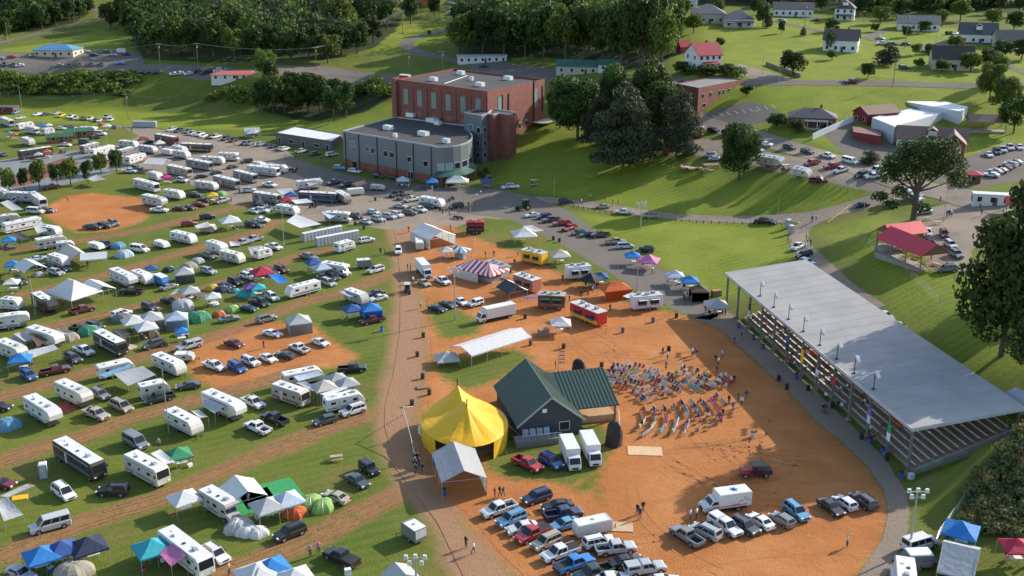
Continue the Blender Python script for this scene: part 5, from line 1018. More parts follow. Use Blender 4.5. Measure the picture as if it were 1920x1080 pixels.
# ---------------- school ----------------
def school():
    z1=11.4;z2=23.;tz=17.
    G=[atz(*p,z1)[:2] for p in ((642,247),(810,275),(818,277.5),(833,277.5),(850,276),(864,273.5),(877,269),(885,263),(886.5,257),(884,252),(872,236.5),(745,221),(740,221.5))]
    B=[atz(*p,z2)[:2] for p in ((742,152),(914,175),(1021,152),(852,132))]
    r=empty('school_building',(0,0,0),0,'large red brick school hall with lower grey metal-clad wing','building')
    GM=M((.15,.165,.18),.5,.1,.04,.3,'grey_cladding');RFM=M((.055,.05,.048),.9,0,.15,.2,'bitumen_roof')
    g=MB();g.prism(G,2.6,z1,0);g.build('grey_wall',GM,r)
    g=MB();g.prism([tuple(p) for p in inset(np.array(G),-.03)],-.3,2.62,0);g.build('brick_base',RB,r)
    g=MB();g.prism([tuple(p) for p in inset(np.array(G),.35)],z1,z1+.03);g.build('roof',RFM,r)
    def parapet(P,z,t,mat,hh=.45):
        P=np.array(P);Q=inset(P,t);n=len(P);g=MB()
        for i in range(n):
            j=(i+1)%n;g.add([(*P[i],z),(*P[j],z),(*Q[j],z),(*Q[i],z),(*P[i],z+hh),(*P[j],z+hh),(*Q[j],z+hh),(*Q[i],z+hh)],[(0,1,5,4),(2,3,7,6),(4,5,6,7)])
        g.build('parapet',mat,r)
    parapet(G,z1,.35,M((.34,.36,.37),.5))
    g=MB();g.prism(B,-.3,z2,0);g.build('brick_wall',RB,r);g=MB();g.prism([tuple(p) for p in inset(np.array(B),.4)],z2,z2+.03);g.build('roof',RFM,r);parapet(B,z2,.4,RB,.7)
    # left pier and wall panels
    B=[Vector(p) for p in B];d=(B[1]-B[0]).normalized();nn=Vector((d.y,-d.x))
    g=MB();c=B[0]-nn*.2;g.box((c.x,c.y,z2/2+.5),(2.2,2.6,z2+1.2),0,math.atan2(d.y,d.x));g.build('brick_pier',RB,r)
    L1=(B[1]-B[0]).length
    for i in range(6):
        c=B[0].lerp(B[1],.115+i*.158)
        o=add_window(r,c,d,nn,z2-7.6,z2-2.2,2.3,M((.19,.24,.23),.2,0,.1),M((.2,.08,.06),.8));c2=c+nn*.06;g=MB();g.box((c2.x,c2.y,z2-10.4),(2.2,.1,2.0),0,math.atan2(d.y,d.x));g.build('vent_panel',M((.26,.12,.1),.85),r)
    for i in range(7):
        c=B[0].lerp(B[1],.04+i*.158)+nn*.12;g=MB();g.box((c.x,c.y,z2-6.8),(.35,.25,11),0,math.atan2(d.y,d.x));g.build('pilaster',RBD,r)
    e=(B[2]-B[1]).normalized();n2=Vector((e.y,-e.x));ea=math.atan2(e.y,e.x)
    for t in (.2,.83): add_window(r,B[1].lerp(B[2],t),e,n2,z2-8.5,z2-2,2,M((.2,.3,.32),.2),M((.2,.07,.05),.8))
    for t in (.245,.35,.8,.96): c=B[1].lerp(B[2],t)+n2*.12;g=MB();g.box((c.x,c.y,z2-6),(.3,.3,9 if t!=.8 else 14),0,ea);g.build('downpipe',BLACK,r)
    for t,z in ((.43,6.),(.43,2.4),(.55,8.8),(.66,9.4)): add_window(r,B[1].lerp(B[2],t),e,n2,z,z+1.8,1.4)
    g=MB();c=B[1].lerp(B[2],.9)+n2*2.5;g.box((c.x,c.y,9.6),(9,5,.3),0,ea);g.build('entrance_canopy',M((.4,.36,.3),.8),r)
    # stair tower between the halls
    T=[atz(*p,tz)[:2] for p in ((870.4,212),(903,217.6),(915,214.5),(925.4,216),(935.5,213.5),(955,215.6),(968,211.5),(923,205.8),(900,205))]
    T0=[T[0],T[1],T[2],T[7],T[8]];T1=[T[2],T[3],T[4],T[5],T[6],T[7]]
    g=MB();g.prism([T[0],T[1],T[2],T[7],T[8]],-.3,tz);g.build('grey_tower_wall',GM,r);g=MB();g.prism(T1,-.3,tz);g.build('brick_tower_wall',RB,r)
    for q in (T0,T1): parapet(q,tz,.3,M((.45,.46,.46),.5),.4);g=MB();g.prism([tuple(p) for p in inset(np.array(q),.3)],tz,tz+.03);g.build('roof',RFM,r)
    a,b=Vector(T[0]),Vector(T[1]);dd=(b-a).normalized();n3=Vector((dd.y,-dd.x));add_window(r,a.lerp(b,.35),dd,n3,11.8,13.6,2,M((.03,.18,.25),.2));add_window(r,a.lerp(b,.85),dd,n3,11.5,13,1)
    a2,b2=Vector(T[1]),Vector(T[2]);d4=(b2-a2).normalized();n4=Vector((d4.y,-d4.x))
    for z in (3.4,7.2,11.5): add_window(r,a2.lerp(b2,.45),d4,n4,z,z+1.6,1.3);add_window(r,a.lerp(b,.8),dd,n3,z,z+1.6,1.1)
    # windows and ribs of the grey wing
    P0,P1=Vector(G[0]),Vector(G[1]);dg=(P1-P0).normalized();ng=Vector((dg.y,-dg.x));ga=math.atan2(dg.y,dg.x)
    for t,z,w_,m in ((.115,7.2,1.9,1),(.285,6.4,1.6,0),(.35,6.2,1.6,0),(.495,6,1.8,0),(.565,5.9,1.8,0),(.755,5.4,1.7,0),(.93,5.0,1.8,0)): add_window(r,P0.lerp(P1,t),dg,ng,z,z+1.6,w_,M((.03,.18,.25),.2) if m else GLASS)
    for t in (.13,.765): add_window(r,P0.lerp(P1,t),dg,ng,.3,2.4,2.2,name='entrance')
    for t in (.03,.19,.40,.615,.8,.99): c=P0.lerp(P1,t)+ng*.09;g=MB();g.box((c.x,c.y,z1/2),(.22,.2,z1),0,ga);g.build('downpipe',BLACK,r)
    arc=[Vector(G[i]) for i in range(2,9)]
    for i in range(5):
        a,b=arc[i],arc[i+1];d5=(b-a).normalized();add_window(r,(a+b)/2,d5,Vector((d5.y,-d5.x)),4.7,6.5,(b-a).length*.7,M((.2,.34,.32),.2) if i<2 else GLASS)
    # green curved entrance roof
    ce=(arc[0]+arc[-2])/2;g=MB();v=[]
    o=[Vector(p) for p in [G[2],G[3],G[4],G[5],G[6],G[7]]]
    for p in o:
        q=p+(p-ce).normalized()*2.6;v+=[(p.x,p.y,4.2),(q.x,q.y,3.0)]
    v0=len(o);g.add(v+[(a,b,c-.2) for a,b,c in v],[(2*i,2*i+2,2*i+3,2*i+1) for i in range(v0-1)]+[(2*v0+2*i,2*v0+2*i+1,2*v0+2*i+3,2*v0+2*i+2) for i in range(v0-1)]+[(2*i+1,2*i+3,2*v0+2*i+3,2*v0+2*i+1) for i in range(v0-1)]);g.build('entrance_roof',M((.03,.1,.07),.5,0,.1),r)
    for p in o: q=p+(p-ce).normalized()*2.3;g=MB();g.box((q.x,q.y,1.5),(.5,.5,3.1));g.build('entrance_column',RB,r)
    U=M((.68,.69,.68),.4,.1,.05)
    for px,py,s,z in ((728,243,3.2,z1),(794,254,3.4,z1),(741,258,1.4,z1),(837,268,2.2,z1),(772,219,3.6,z1),(811,229,4,z1),(821,234,2.4,z1),(813,152,2.8,z2),(864,140,2.8,z2),(884,151,1.3,z2),(900,162,3.0,z2),(953,150,3,z2)):
        p=atz(px,py,z);u=MB();u.box((p[0],p[1],z+.75),(s,s*.65,1.3),0,ga,(.96,.92));u.box((p[0],p[1],z+.1),(s*.9,s*.6,.2),0,ga);u.build('rooftop_unit',U,r)
    g=MB();a,b=atz(833,158,z2),atz(876,143,z2);g.tube((a[0],a[1],z2+.2),(b[0],b[1],z2+.2),.12,5);g.build('roof_pipe',WHITE,r)
school()
def flatblock(pts,z,zb,label,wall,roof,wins,base=None,cat='building',par=.3,name='building',front=(0,)):
    P=[atz(a,b,z)[:2] for a,b in pts];r=empty(name,(0,0,0),0,label,cat);g=MB();g.prism(P,zb,z);g.build('wall',wall,r);g=MB();g.prism([tuple(p) for p in inset(np.array(P),.3)],z,z+.04);g.build('roof',roof,r)
    Q=inset(np.array(P),.3);n=len(P);g=MB()
    for i in range(n):
        j=(i+1)%n;g.add([(*P[i],z),(*P[j],z),(*Q[j],z),(*Q[i],z),(*P[i],z+par),(*P[j],z+par),(*Q[j],z+par),(*Q[i],z+par)],[(0,1,5,4),(2,3,7,6),(4,5,6,7)])
    g.build('parapet',wall,r)
    V=[Vector(p) for p in P];a_=sum(P[i][0]*P[(i+1)%n][1]-P[(i+1)%n][0]*P[i][1] for i in range(n))
    for (i,t,z0,z1,w_,nm) in wins:
        a,b=V[i],V[(i+1)%n]
        d=(b-a).normalized();nn=Vector((d.y,-d.x))*(1 if a_>0 else -1);add_window(r,a.lerp(b,t),d,nn,z0,z1,w_,name=nm)
    return r
WR=M((.72,.72,.70),.5,0,.06,.3,'white_roof')
# brick building on the street
bz=h(*at(1312,214).xy);p=at(1312,214);zt=bz+zat(p,166)
flatblock([(1267,158),(1310,166.5),(1392,151),(1346,144)],zt,bz-3,'two-storey red brick building with flat roof beside the street',RB,M((.2,.19,.18),.9,0,.15,.3),[(1,t,zt-3.4,zt-1.9,1.2,'window') for t in (.1,.27,.47,.56,.7)]+[(1,t,zt-6.4,zt-5.2,1.8,'window') for t in (.14,.5,.7)]+[(0,t,zt-3.4,zt-2,1.1,'window') for t in (.3,.55,.8)]+[(0,.8,bz,bz+2.2,1.2,'entrance')])
# low white-roofed block beside the school
flatblock([(517,250),(555,238),(643,253),(622,266)],3.6,-.2,'long low block with white flat roof beside the grey school wing',M((.12,.11,.11),.8),WR,[(3,t,.2,2.2,1.1,'entrance') for t in (.08,.5,.93)]+[(3,t,1,2,2.6,'window') for t in (.27,.72)])
# white store complex
sp=at(1660,272);sb=sp.z;SH=zat(sp,240)
r=flatblock([(1635,222),(1677,239),(1772,212),(1719,202)],sb+SH,sb-1.5,'sprawling white store with flat roofs and brown-roofed wings',M((.55,.57,.6),.6),WR,[(0,.4,sb+.5,sb+2,2,'window')])
for nm,pts,zz in (('rear_hall',((1700,191),(1802,209),(1815,200),(1730,181)),SH+1.6),('front_porch_block',((1599,237),(1600,247),(1652,255),(1650,243)),2.9)):
    z=sb+zz;P=[atz(a,b,z)[:2] for a,b in pts];g=MB();g.prism(P,sb-1.5,z,0,1);g.build(nm,[M((.5,.52,.55),.6) if zz>5 else M((.2,.03,.03),.8),WR if zz>5 else M((.2,.1,.08),.8)],r)
house(1655,232,22,12,7,3.6,1.8,(.2,.015,.03),(.2,.11,.08),'maroon barn-like shop with brown gable roof by the white store','gable',2,cat='building',name='building')
house(1745,282,-18,19,9,3.4,2.8,(.5,.5,.47),(.2,.125,.09),'brown-roofed shop wing with white dormers in front of the store','gable',4,dormer=True,cat='building',name='building')
house(1806,288,70,9,6,3.8,2.4,RB,(.16,.11,.09),'small brick gable wing at the right end of the store','gable',2,cat='building',name='building')
def wall_line(pts,hh,t,mat,label,name='retaining_wall',cat='wall'):
    P=[at(*p) for p in pts];g=MB()
    for a,b in zip(P[:-1],P[1:]):
        n=max(1,int((b-a).length/3))
        for i in range(n):
            p=a.lerp(b,i/n);q=a.lerp(b,(i+1)/n);p.z=h(p.x,p.y);q.z=h(q.x,q.y);d=(q-p).xy.normalized();o=Vector((-d.y,d.x,0))*t/2
            g.add([p-o-Vector((0,0,.3)),q-o-Vector((0,0,.3)),q+o-Vector((0,0,.3)),p+o-Vector((0,0,.3)),p-o+Vector((0,0,hh)),q-o+Vector((0,0,hh)),q+o+Vector((0,0,hh)),p+o+Vector((0,0,hh))],[(0,1,5,4),(2,3,7,6),(4,5,6,7),(0,3,7,4),(1,2,6,5)])
    o=g.build(name,mat);tag(o,label,cat);return o
wall_line([(1523,262),(1560,245),(1600,228)],1.8,.3,M((.6,.62,.64),.7),'white retaining wall rising beside the street to the store')
wall_line([(1436,122),(1460,131),(1500,146)],1.3,.3,M((.2,.17,.15),.9),'dark retaining wall below the lawn')
# ---------------- stage building ----------------
def stage():
    GRN=M((.05,.085,.065),.42,.15,.06,.4,'green_standing_seam');SID=M((.055,.062,.075),.8,0,.1,1,'dark_siding')
    A=Vector((.73,147.9));Bv=Vector((11.35,150.5));m=(A+Bv)/2;r=empty('stage_building',(m.x,m.y,0),math.atan2(Bv.y-A.y,Bv.x-A.x),'dark green metal roofed stage building between the big top and the seats','building')
    W2_=(Bv-A).length/2;L_=16.;e=2.55;ap=6.95
    g=MB();w_=W2_-.5;g.prism([(-w_,.5),(w_,.5),(w_,L_-.4),(-w_,L_-.4)],0,e+.25);g.add([(-w_,.5,e+.2),(w_,.5,e+.2),(0,.5,ap-.25)],[(0,1,2)]);g.add([(-w_,L_-.4,e+.2),(w_,L_-.4,e+.2),(0,L_-.4,ap-.25)],[(0,1,2)]);g.build('wall',SID,r)
    g=MB();g.slab([(-W2_,0,e),(0,0,ap),(0,L_,ap),(-W2_,L_,e)],.18);g.slab([(W2_,0,e),(0,0,ap),(0,L_,ap),(W2_,L_,e)],.18);ro=g.build('roof',GRN,r)
    g=MB()
    for i in range(27):
        y=.1+i*.6
        for s in (-1,1): g.slab([(s*W2_,y-.025,e+.07),(0,y-.025,ap+.07),(0,y+.025,ap+.07),(s*W2_,y+.025,e+.07)],.06)
    g.build('roof_seam',M((.075,.12,.09),.4,.2),ro)
    g=MB();g.tube((0,-.05,ap+.05),(0,L_+.05,ap+.05),.12,6);g.build('ridge_cap',M((.14,.18,.16),.4,.2),ro)
    g=MB()
    for s in (-1,1): g.slab([(s*W2_,-.05,e+.05),(0,-.05,ap+.05),(0,.05,ap+.05),(s*W2_,.05,e+.05)],.35)
    g.build('barge_board',M((.35,.36,.34),.6),r)
    # wing over the stage: ridge towards the seats
    x1=W2_+6.6;yc=9.6;hw=6.2;zr=ap-1.1;ze=2.9
    g=MB();g.slab([(0.5,yc+2.2,zr),(x1,yc+2.2,zr),(x1,yc-hw,ze),(W2_-2.0,yc-hw,ze)],.16);g.slab([(.5,yc+2.2,zr),(x1,yc+2.2,zr),(x1,yc+7,ze+.6),(.5,yc+7,ze+.6)],.16);r2=g.build('stage_roof',GRN,r)
    g=MB();k=0;x=W2_-1.6
    while x<x1: g.slab([(x-.04,yc+2.2,zr+.09),(x+.04,yc+2.2,zr+.09),(x+.04,yc-hw,ze+.09),(x-.04,yc-hw,ze+.09)],.08);x+=.62
    g.build('roof_seam',M((.075,.13,.10),.4,.2),r2)
    g=MB();g.box(((W2_+x1)/2-.4,yc-.2,.55),(x1-W2_-.2,hw*2-1.6,1.1));g.build('stage_floor',M((.5,.3,.15),.75,0,.1),r)
    for y in (yc-hw+.5,yc,yc+6): g=MB();g.box((x1-.5,y,ze/2),(.3,.3,ze+.3));g.build('post',WOOD,r)
    g=MB();g.box((x1-.2,yc+6.9,ze/2),(.2,.2,ze));g.build('post',WOOD,r)
    for x,z0,z1,ww in ((2.2,1.1,2.4,1.5),): add_window(r,Vector((x,.5)),Vector((1,0)),Vector((0,-1)),z0,z1,ww)
    g=MB();g.box((-1.0,.44,4.6),(.7,.08,.6));g.build('gable_vent',WHITE,r)
    g=MB();g.box((-2.5,-.8,.5),(7,2.2,1.0));g.build('deck',M((.2,.19,.18),.85),r)
    g=MB()
    for i in range(8): x=-6+i*1;g.tube((x,-1.9,1),(x,-1.9,1.9),.04,4)
    g.tube((-6,-1.9,1.9),(1,-1.9,1.9),.05,4);g.build('railing',STEEL,r)
    for i in range(4): g=MB();g.box((-4.2+i*1.1,-.25,1.5),(.9,.5,1.3));g.build('equipment_cabinet',M((.3,.4,.5) if i%2 else (.35,.36,.38),.6),r)
    # stacks beside the stage, covered in black sheeting
    M_=Matrix.Translation(r.location)@Matrix.Rotation(r.rotation_euler.z,4,'Z')
stage()
def covered(px,py,hh,rr,label):
    p=at(px,py);g=MB();n=10;v=[];z=[0,.5,.8,.95,1];q=[1,.92,.72,.42,.05]
    for zz,k in zip(z,q):
        for i in range(n): a=i/n*6.2832;j=1+.12*math.sin(3*a+zz*4);v.append((rr*k*j*math.cos(a),rr*k*j*math.sin(a)*.8,hh*zz))
    g.add(v,[(r_*n+i,r_*n+(i+1)%n,(r_+1)*n+(i+1)%n,(r_+1)*n+i) for r_ in range(4) for i in range(n)]);o=g.build('covered_speaker_stack',M((.022,.022,.024),.75,0,.2,1));o.location=p;tag(o,label,'speaker stack','speaker stacks under black sheeting')
covered(1150,835,4.2,1.35,'tall speaker stack wrapped in black sheeting right of the box trucks');covered(1084,702,3.0,1.3,'speaker stack under a black cover behind the green stage roof')
# ---------------- trees ----------------
def leafmat(name,a,b,c):
    m,nt,N,L,P=newmat(name);geo=N.new('ShaderNodeNewGeometry').outputs['Position'];oi=N.new('ShaderNodeObjectInfo').outputs['Random']
    f=noise(N,L,.35,3,geo,.6);col=ramp(N,L,f,[(.3,a),(.5,b),(.72,c)])
    hs=N.new('ShaderNodeHueSaturation');L.new(col,hs.inputs['Color']);L.new(mth(N,L,'ADD',mth(N,L,'MULTIPLY',oi,.5),.72),hs.inputs['Value']);L.new(mth(N,L,'ADD',mth(N,L,'MULTIPLY',oi,.03),.485),hs.inputs['Hue'])
    L.new(hs.outputs[0],P.inputs['Base Color']);P.inputs['Roughness'].default_value=.65;P.inputs['Specular IOR Level'].default_value=.25
    t=N.new('ShaderNodeBsdfTranslucent');L.new(hs.outputs[0],t.inputs[0]);mx=N.new('ShaderNodeMixShader');mx.inputs[0].default_value=.28;L.new(P.outputs[0],mx.inputs[1]);L.new(t.outputs[0],mx.inputs[2]);L.new(mx.outputs[0],N['Material Output'].inputs[0]);return m
LEAF=[leafmat('leaves',(.028,.055,.013),(.055,.095,.02),(.115,.15,.03)),leafmat('needles',(.04,.05,.028),(.065,.075,.04),(.105,.11,.06)),leafmat('bright_leaves',(.07,.11,.02),(.12,.165,.028),(.19,.215,.04))]
BARK=M((.10,.08,.06),.9,0,.25,3,'bark')
def crown_pts(rr,kind,nl,nq,size):
    """leaf-size quads through lobes of a crown of unit height and radius"""
    lobes=[]
    if nq>5000 and kind!='cedar':
        for i in range(24):
            a=rr.random()*6.28;t=rr.random();z=.3+.56*t;q=(.66*math.sqrt(max(0,1-((z-.54)/.5)**2)))*rr.uniform(.5,1.0);lobes.append((q*math.cos(a),q*math.sin(a),z,rr.uniform(.25,.42),rr.uniform(.11,.19)))
        lobes.append((0,0,.58,.58,.34))
    elif kind=='cedar':
        for i in range(nl):
            t=i/nl;z=.12+.84*t;a=rr.random()*6.28;q=1.0*(1-t*t)**.6*.95+.08;lobes.append((q*.55*math.cos(a),q*.55*math.sin(a),z,q*.6,.085))
    else:
        for i in range(nl):
            a=rr.random()*6.28;t=rr.random();z=.34+.5*t;q=(.62*math.sqrt(max(0,1-((z-.52)/.5)**2)))*rr.uniform(.55,1.0);lobes.append((q*math.cos(a),q*math.sin(a),z,rr.uniform(.2,.36),rr.uniform(.10,.17)))
        lobes.append((0,0,.56,.42,.28))
    v=[];f=[];wts=[l[3]**2 for l in lobes]
    for i in range(nq):
        l=rr.choices(lobes,wts)[0];n_=Vector((rr.gauss(0,1),rr.gauss(0,1),rr.gauss(.25,1))).normalized();k=rr.uniform(.72,1.08) if rr.random()<.85 else rr.uniform(.3,.8)
        c=Vector((l[0]+n_.x*l[3]*k,l[1]+n_.y*l[3]*k,l[2]+n_.z*l[4]*k))
        if c.z<.1: continue
        q=(n_+Vector((rr.gauss(0,.55),rr.gauss(0,.55),rr.gauss(0,.55)))).normalized();u=q.orthogonal().normalized();w_=q.cross(u);a=rr.random()*6.28;u,w_=u*math.cos(a)+w_*math.sin(a),w_*math.cos(a)-u*math.sin(a)
        s=size*rr.uniform(.6,1.3);o=len(v)
        for x,y in ((-1,-.7),(.9,-1),(1.1,.8),(-.8,1)): v.append((c.x+(u.x*x+w_.x*y)*s,c.y+(u.y*x+w_.y*y)*s,c.z+(u.z*x+w_.z*y)*s*.45))
        f.append((o,o+1,o+2,o+3))
    return v,f,lobes
TREE={}
def treekit(kind,i,hi=False):
    k=(kind,i,hi)
    if k in TREE: return TREE[k]
    rr=random.Random(i*31+len(kind));nq,size=(3200,.045) if not hi else (13000,.03)
    v,f,lobes=crown_pts(rr,'cedar' if kind=='cedar' else 'broad',22 if kind!='cedar' else 26,nq,size)
    me=bpy.data.meshes.new('crown');me.from_pydata(v,[],f);me.materials.append({'cedar':LEAF[1],'bright':LEAF[2]}.get(kind,LEAF[0]))
    g=MB();g.tube((0,0,-.05),(.01,.01,.34),.055,8,0,.04);g.tube((.01,.01,.34),(0,0,.7 if kind!='cedar' else .93),.04,6,0,.012)
    kit=[('trunk',g.mesh('trunk',BARK),-1)]
    g=MB()
    for l in lobes[:8]: g.tube((.01,.01,rr.uniform(.2,.36) if kind!='cedar' else max(.1,l[2]-.05)),(l[0]*.8,l[1]*.8,l[2]),.022,5,0,.006)
    kit.append(('limb',g.mesh('limb',BARK),0));kit.append(('crown',me,-1));TREE[k]=kit;return kit
TRN=[0]
def tree(px,py,H_,R_,kind='broad',hi=False,what=None,zoff=0):
    p=at(px,py);TRN[0]+=1;kit=treekit(kind,TRN[0]%(5 if not hi else 3),hi)
    o=inst(kit,{'cedar':'conifer_tree'}.get(kind,'tree'),(p.x,p.y,p.z-.2),rnd.random()*6.28,None,sc=(R_,R_,H_))
    REG.append((o,px,py,what or {'cedar':'grey-green conifer','bright':'light green tree'}.get(kind,'dark green tree'),'','tree','trees around the fairground'));return o
# individually recognisable trees
for a in [(1083,262,21,10.5,'broad'),(1130,275,17,7,'cedar'),(1168,312,25,9.5,'cedar'),(1215,250,23,10,'broad'),(1268,292,21,7,'cedar'),(1240,262,20,8,'broad'),(1150,235,20,8,'broad'),(1050,240,14,6,'broad')]: tree(*a,hi=True)
tree(1385,338,17.5,6.6,'broad',True,'rounded dark tree on the lawn')
tree(1876,668,25,9.6,'broad',True,'huge dark tree right of the grandstand');tree(1945,560,22,9,'broad',True,'large dark tree at the right edge');tree(1962,712,12,7,'broad',True,'bushy dark tree behind the grandstand corner')
for i,a in enumerate([(19,364,9,3),(46,356,7.5,2.4),(75,358,10,3.6),(108,346,7,2.8),(133,349,9.5,3.4),(166,345,8,2.4),(190,328,8,3),(219,322,8,2.8)]): tree(*a,'broad' if i%2 else 'bright',what='small roundish tree of the row by the courts')
for i,(x,y) in enumerate([(492,212),(512,214),(534,213),(556,216),(578,212),(600,214),(626,222),(650,220),(516,200),(548,200),(582,200),(612,205),(640,206),(507,175)]): tree(x,y,rnd.uniform(13,17),rnd.uniform(5,6.5),'broad',what='dark tree on the shaded bank left of the school')
tree(1855,190,13,5,'bright',True);tree(1880,215,12,6,'bright',True);tree(1868,160,12,4,'bright');tree(1900,250,12,6,'broad')
tree(1663,122,8,4.5,'cedar',what='bare brown-leaved tree on the house lawn');tree(1627,146,6,3.2);tree(1486,142,9,6,'broad',what='spreading bush-like tree above the retaining wall');tree(1465,63,6,2);tree(1506,67,4,1.4,'cedar');tree(1440,52,6,2,'cedar');tree(1430,50,12,4.5,'broad');tree(1717,104,5,3,'bright');tree(1722,128,4,2.8,'bright',what='pale flowering tree');tree(1820,135,8,5,'bright');tree(1855,128,8,5);tree(1733,62,6,3.4);tree(1555,95,8,2.6,'broad');tree(1740,25,10,6);tree(1875,25,12,4);tree(1910,30,14,5)
tree(1496,250,5,3,'broad',what='shrub in front of the brick bungalow');tree(1455,240,5,4,'broad',what='grey-green shrub beside the street');tree(1630,306,4,3,'cedar');tree(1400,180,4,3);tree(1276,138,5,4);tree(1322,143,4.5,4.5);tree(1360,143,4.5,4.5)
tree(815,32,13,5,'broad',what='round tree beside the top road');tree(858,60,14,5,'broad');tree(805,66,3,1.4)
for x,y,H_,R_ in [(208,55,16,6.5),(232,50,18,7),(250,66,18,8),(275,80,17,7),(300,92,17,8),(330,100,18,8),(365,104,18,8),(400,108,19,8),(440,112,16,7),(448,90,20,6),(480,116,17,8),(515,112,17,8),(545,118,16,7),(580,116,18,8),(615,118,15,7),(640,105,18,8),(670,100,15,7),(700,82,14,6),(500,152,15,6),(725,55,17,7),(640,70,20,9),(770,45,16,6),(868,110,22,9),(905,108,24,10),(945,106,24,10),(985,104,23,10),(1020,108,24,10),(1060,118,26,10),(1095,112,24,9),(1130,122,27,10),(1165,130,30,10),(1205,135,30,10),(1240,132,24,8),(1225,112,26,9),(1260,100,20,7),(1262,70,18,7),(880,88,22,9),(930,85,24,9),(1275,45,16,6)]: tree(x,y,H_,R_,'bright' if rnd.random()<.22 else 'broad',what='tall wood-edge tree')
for x,y,H_,R_ in [(20,58,13,6),(50,56,13,6),(80,55,14,6),(105,48,13,6),(130,42,14,6),(150,34,12,6),(165,26,10,5),(10,75,12,5)]: tree(x,y,H_,R_,'broad',what='leafy corner tree')
# big oak by the entrance with its trunk in view
def oak():
    p=at(1712,412);rr=random.Random(5);s=1.;g=MB();P=lambda x,y,z:Vector((x,y,z))
    g.tube((0,0,-.4),(.2,0,7.5),.75,10,0,.55);kit=[];lobes=[(-3.5,0,10.5,3.2,2.2),(-7,1,10,2.6,1.8),(-6,-1,12.5,3,2.0),(-1,1,13.5,3.8,2.4),(2,-1,15.5,3.6,2.2),(5,1,13,3.8,2.3),(8,0,11.5,3.2,2.0),(3,2,10.5,3.2,1.8),(9,-1,9.0,2.3,1.3),(0,-2,16,3,2),(-9,-1,6,1.9,1.2),(-6.5,-2,4.2,1.8,1.0),(-4,0,7,1.8,1.2),(6,-1,16,2.6,1.6),(-3,1,15,2.6,1.7),(2,-.5,3.0,1.6,1.2)]
    lobes=[(q[0],q[1],q[2]*1.06+.7 if q[2]>8 else q[2],q[3],q[4]*(1.4 if q[2]>8 else 1)) for q in lobes]
    l=MB()
    for q in lobes: 
        m_=Vector((q[0]*.35,q[1]*.35,6.5+(q[2]-7)*.4 if q[2]>7 else q[2]+1.2));l.tube((0.1,0,min(7,q[2]*.8)),m_,.32,6,0,.2);l.tube(m_,(q[0],q[1],q[2]),.2,5,0,.06)
    v=[];f=[]
    for i in range(15000):
        q=rr.choices(lobes,[k[3]**2 for k in lobes])[0];n_=Vector((rr.gauss(0,1),rr.gauss(0,1),rr.gauss(.2,1))).normalized();k=rr.uniform(.6,1.12);c=Vector((q[0]+n_.x*q[3]*k,q[1]+n_.y*q[3]*k,q[2]+n_.z*q[4]*k));u=Vector((rr.gauss(0,1),rr.gauss(0,1),rr.gauss(0,.6))).normalized();w_=u.orthogonal().normalized();s=rr.uniform(.1,.24);o=len(v)
        for x,y in ((-1,-.8),(1,-1),(1,.8),(-.8,1)): v.append(tuple(c+u*x*s+w_*y*s))
        f.append((o,o+1,o+2,o+3))
    me=bpy.data.meshes.new('crown');me.from_pydata(v,[],f);me.materials.append(LEAF[0])
    inst([('trunk',g.mesh('trunk',BARK),-1),('limb',l.mesh('limb',BARK),0),('crown',me,-1)],'oak_tree',p,0,None,'broad oak with thick bare lower trunk beside the entrance road','tree')
oak()
# woods too dense to count: one mass each
def woods(name,poly,n,H_,R_,label,mat,seed,nq=300,size=.6):
    rr=random.Random(seed);P=W2(poly);lo,hi=P.min(0),P.max(0);v=[];f=[];c=0;tries=0;ms_=[]
    while c<n and tries<n*30:
        tries+=1;q=np.array([[rr.uniform(lo[0],hi[0]),rr.uniform(lo[1],hi[1])]])
        if sdf(q,P)[0]>0: continue
        c+=1;x,y=q[0];z=h(x,y);Hh=H_*rr.uniform(.7,1.2);Rr=R_*rr.uniform(.7,1.25)
        mi=rr.choices((0,1,2),(6,2,2))[0] if mat is LEAF[0] else 0
        for i in range(nq):
            ms_.append(mi);n_=Vector((rr.gauss(0,1),rr.gauss(0,1),rr.gauss(.3,1))).normalized();k=rr.uniform(.75,1.1);j=1+.25*math.sin(n_.x*5+c)*math.cos(n_.y*4+c*2);cc=Vector((x+n_.x*Rr*k*j,y+n_.y*Rr*k*j,z+Hh*.52+n_.z*Hh*.46*k*j))
            u=(n_+Vector((rr.gauss(0,.6),rr.gauss(0,.6),rr.gauss(0,.6)))).normalized();a=u.orthogonal().normalized();b=u.cross(a);s=size*rr.uniform(.6,1.3);o=len(v)
            for X,Y in ((-1,-.7),(.9,-1),(1.1,.8),(-.8,1)): v.append(tuple(cc+a*X*s+b*Y*s))
            f.append((o,o+1,o+2,o+3))
    me=bpy.data.meshes.new(name);me.from_pydata(v,[],f);[me.materials.append(q_) for q_ in (mat,LEAF[1],LEAF[2])];me.polygons.foreach_set('material_index',ms_);o=bpy.data.objects.new(name,me);C.objects.link(o);tag(o,label,'woods',kind='stuff')
woods('woods',[(245,55),(270,100),(440,108),(600,105),(690,80),(730,40),(740,2),(245,2)],120,17,7,'dense dark wood on the hillside behind the road',LEAF[0],3)
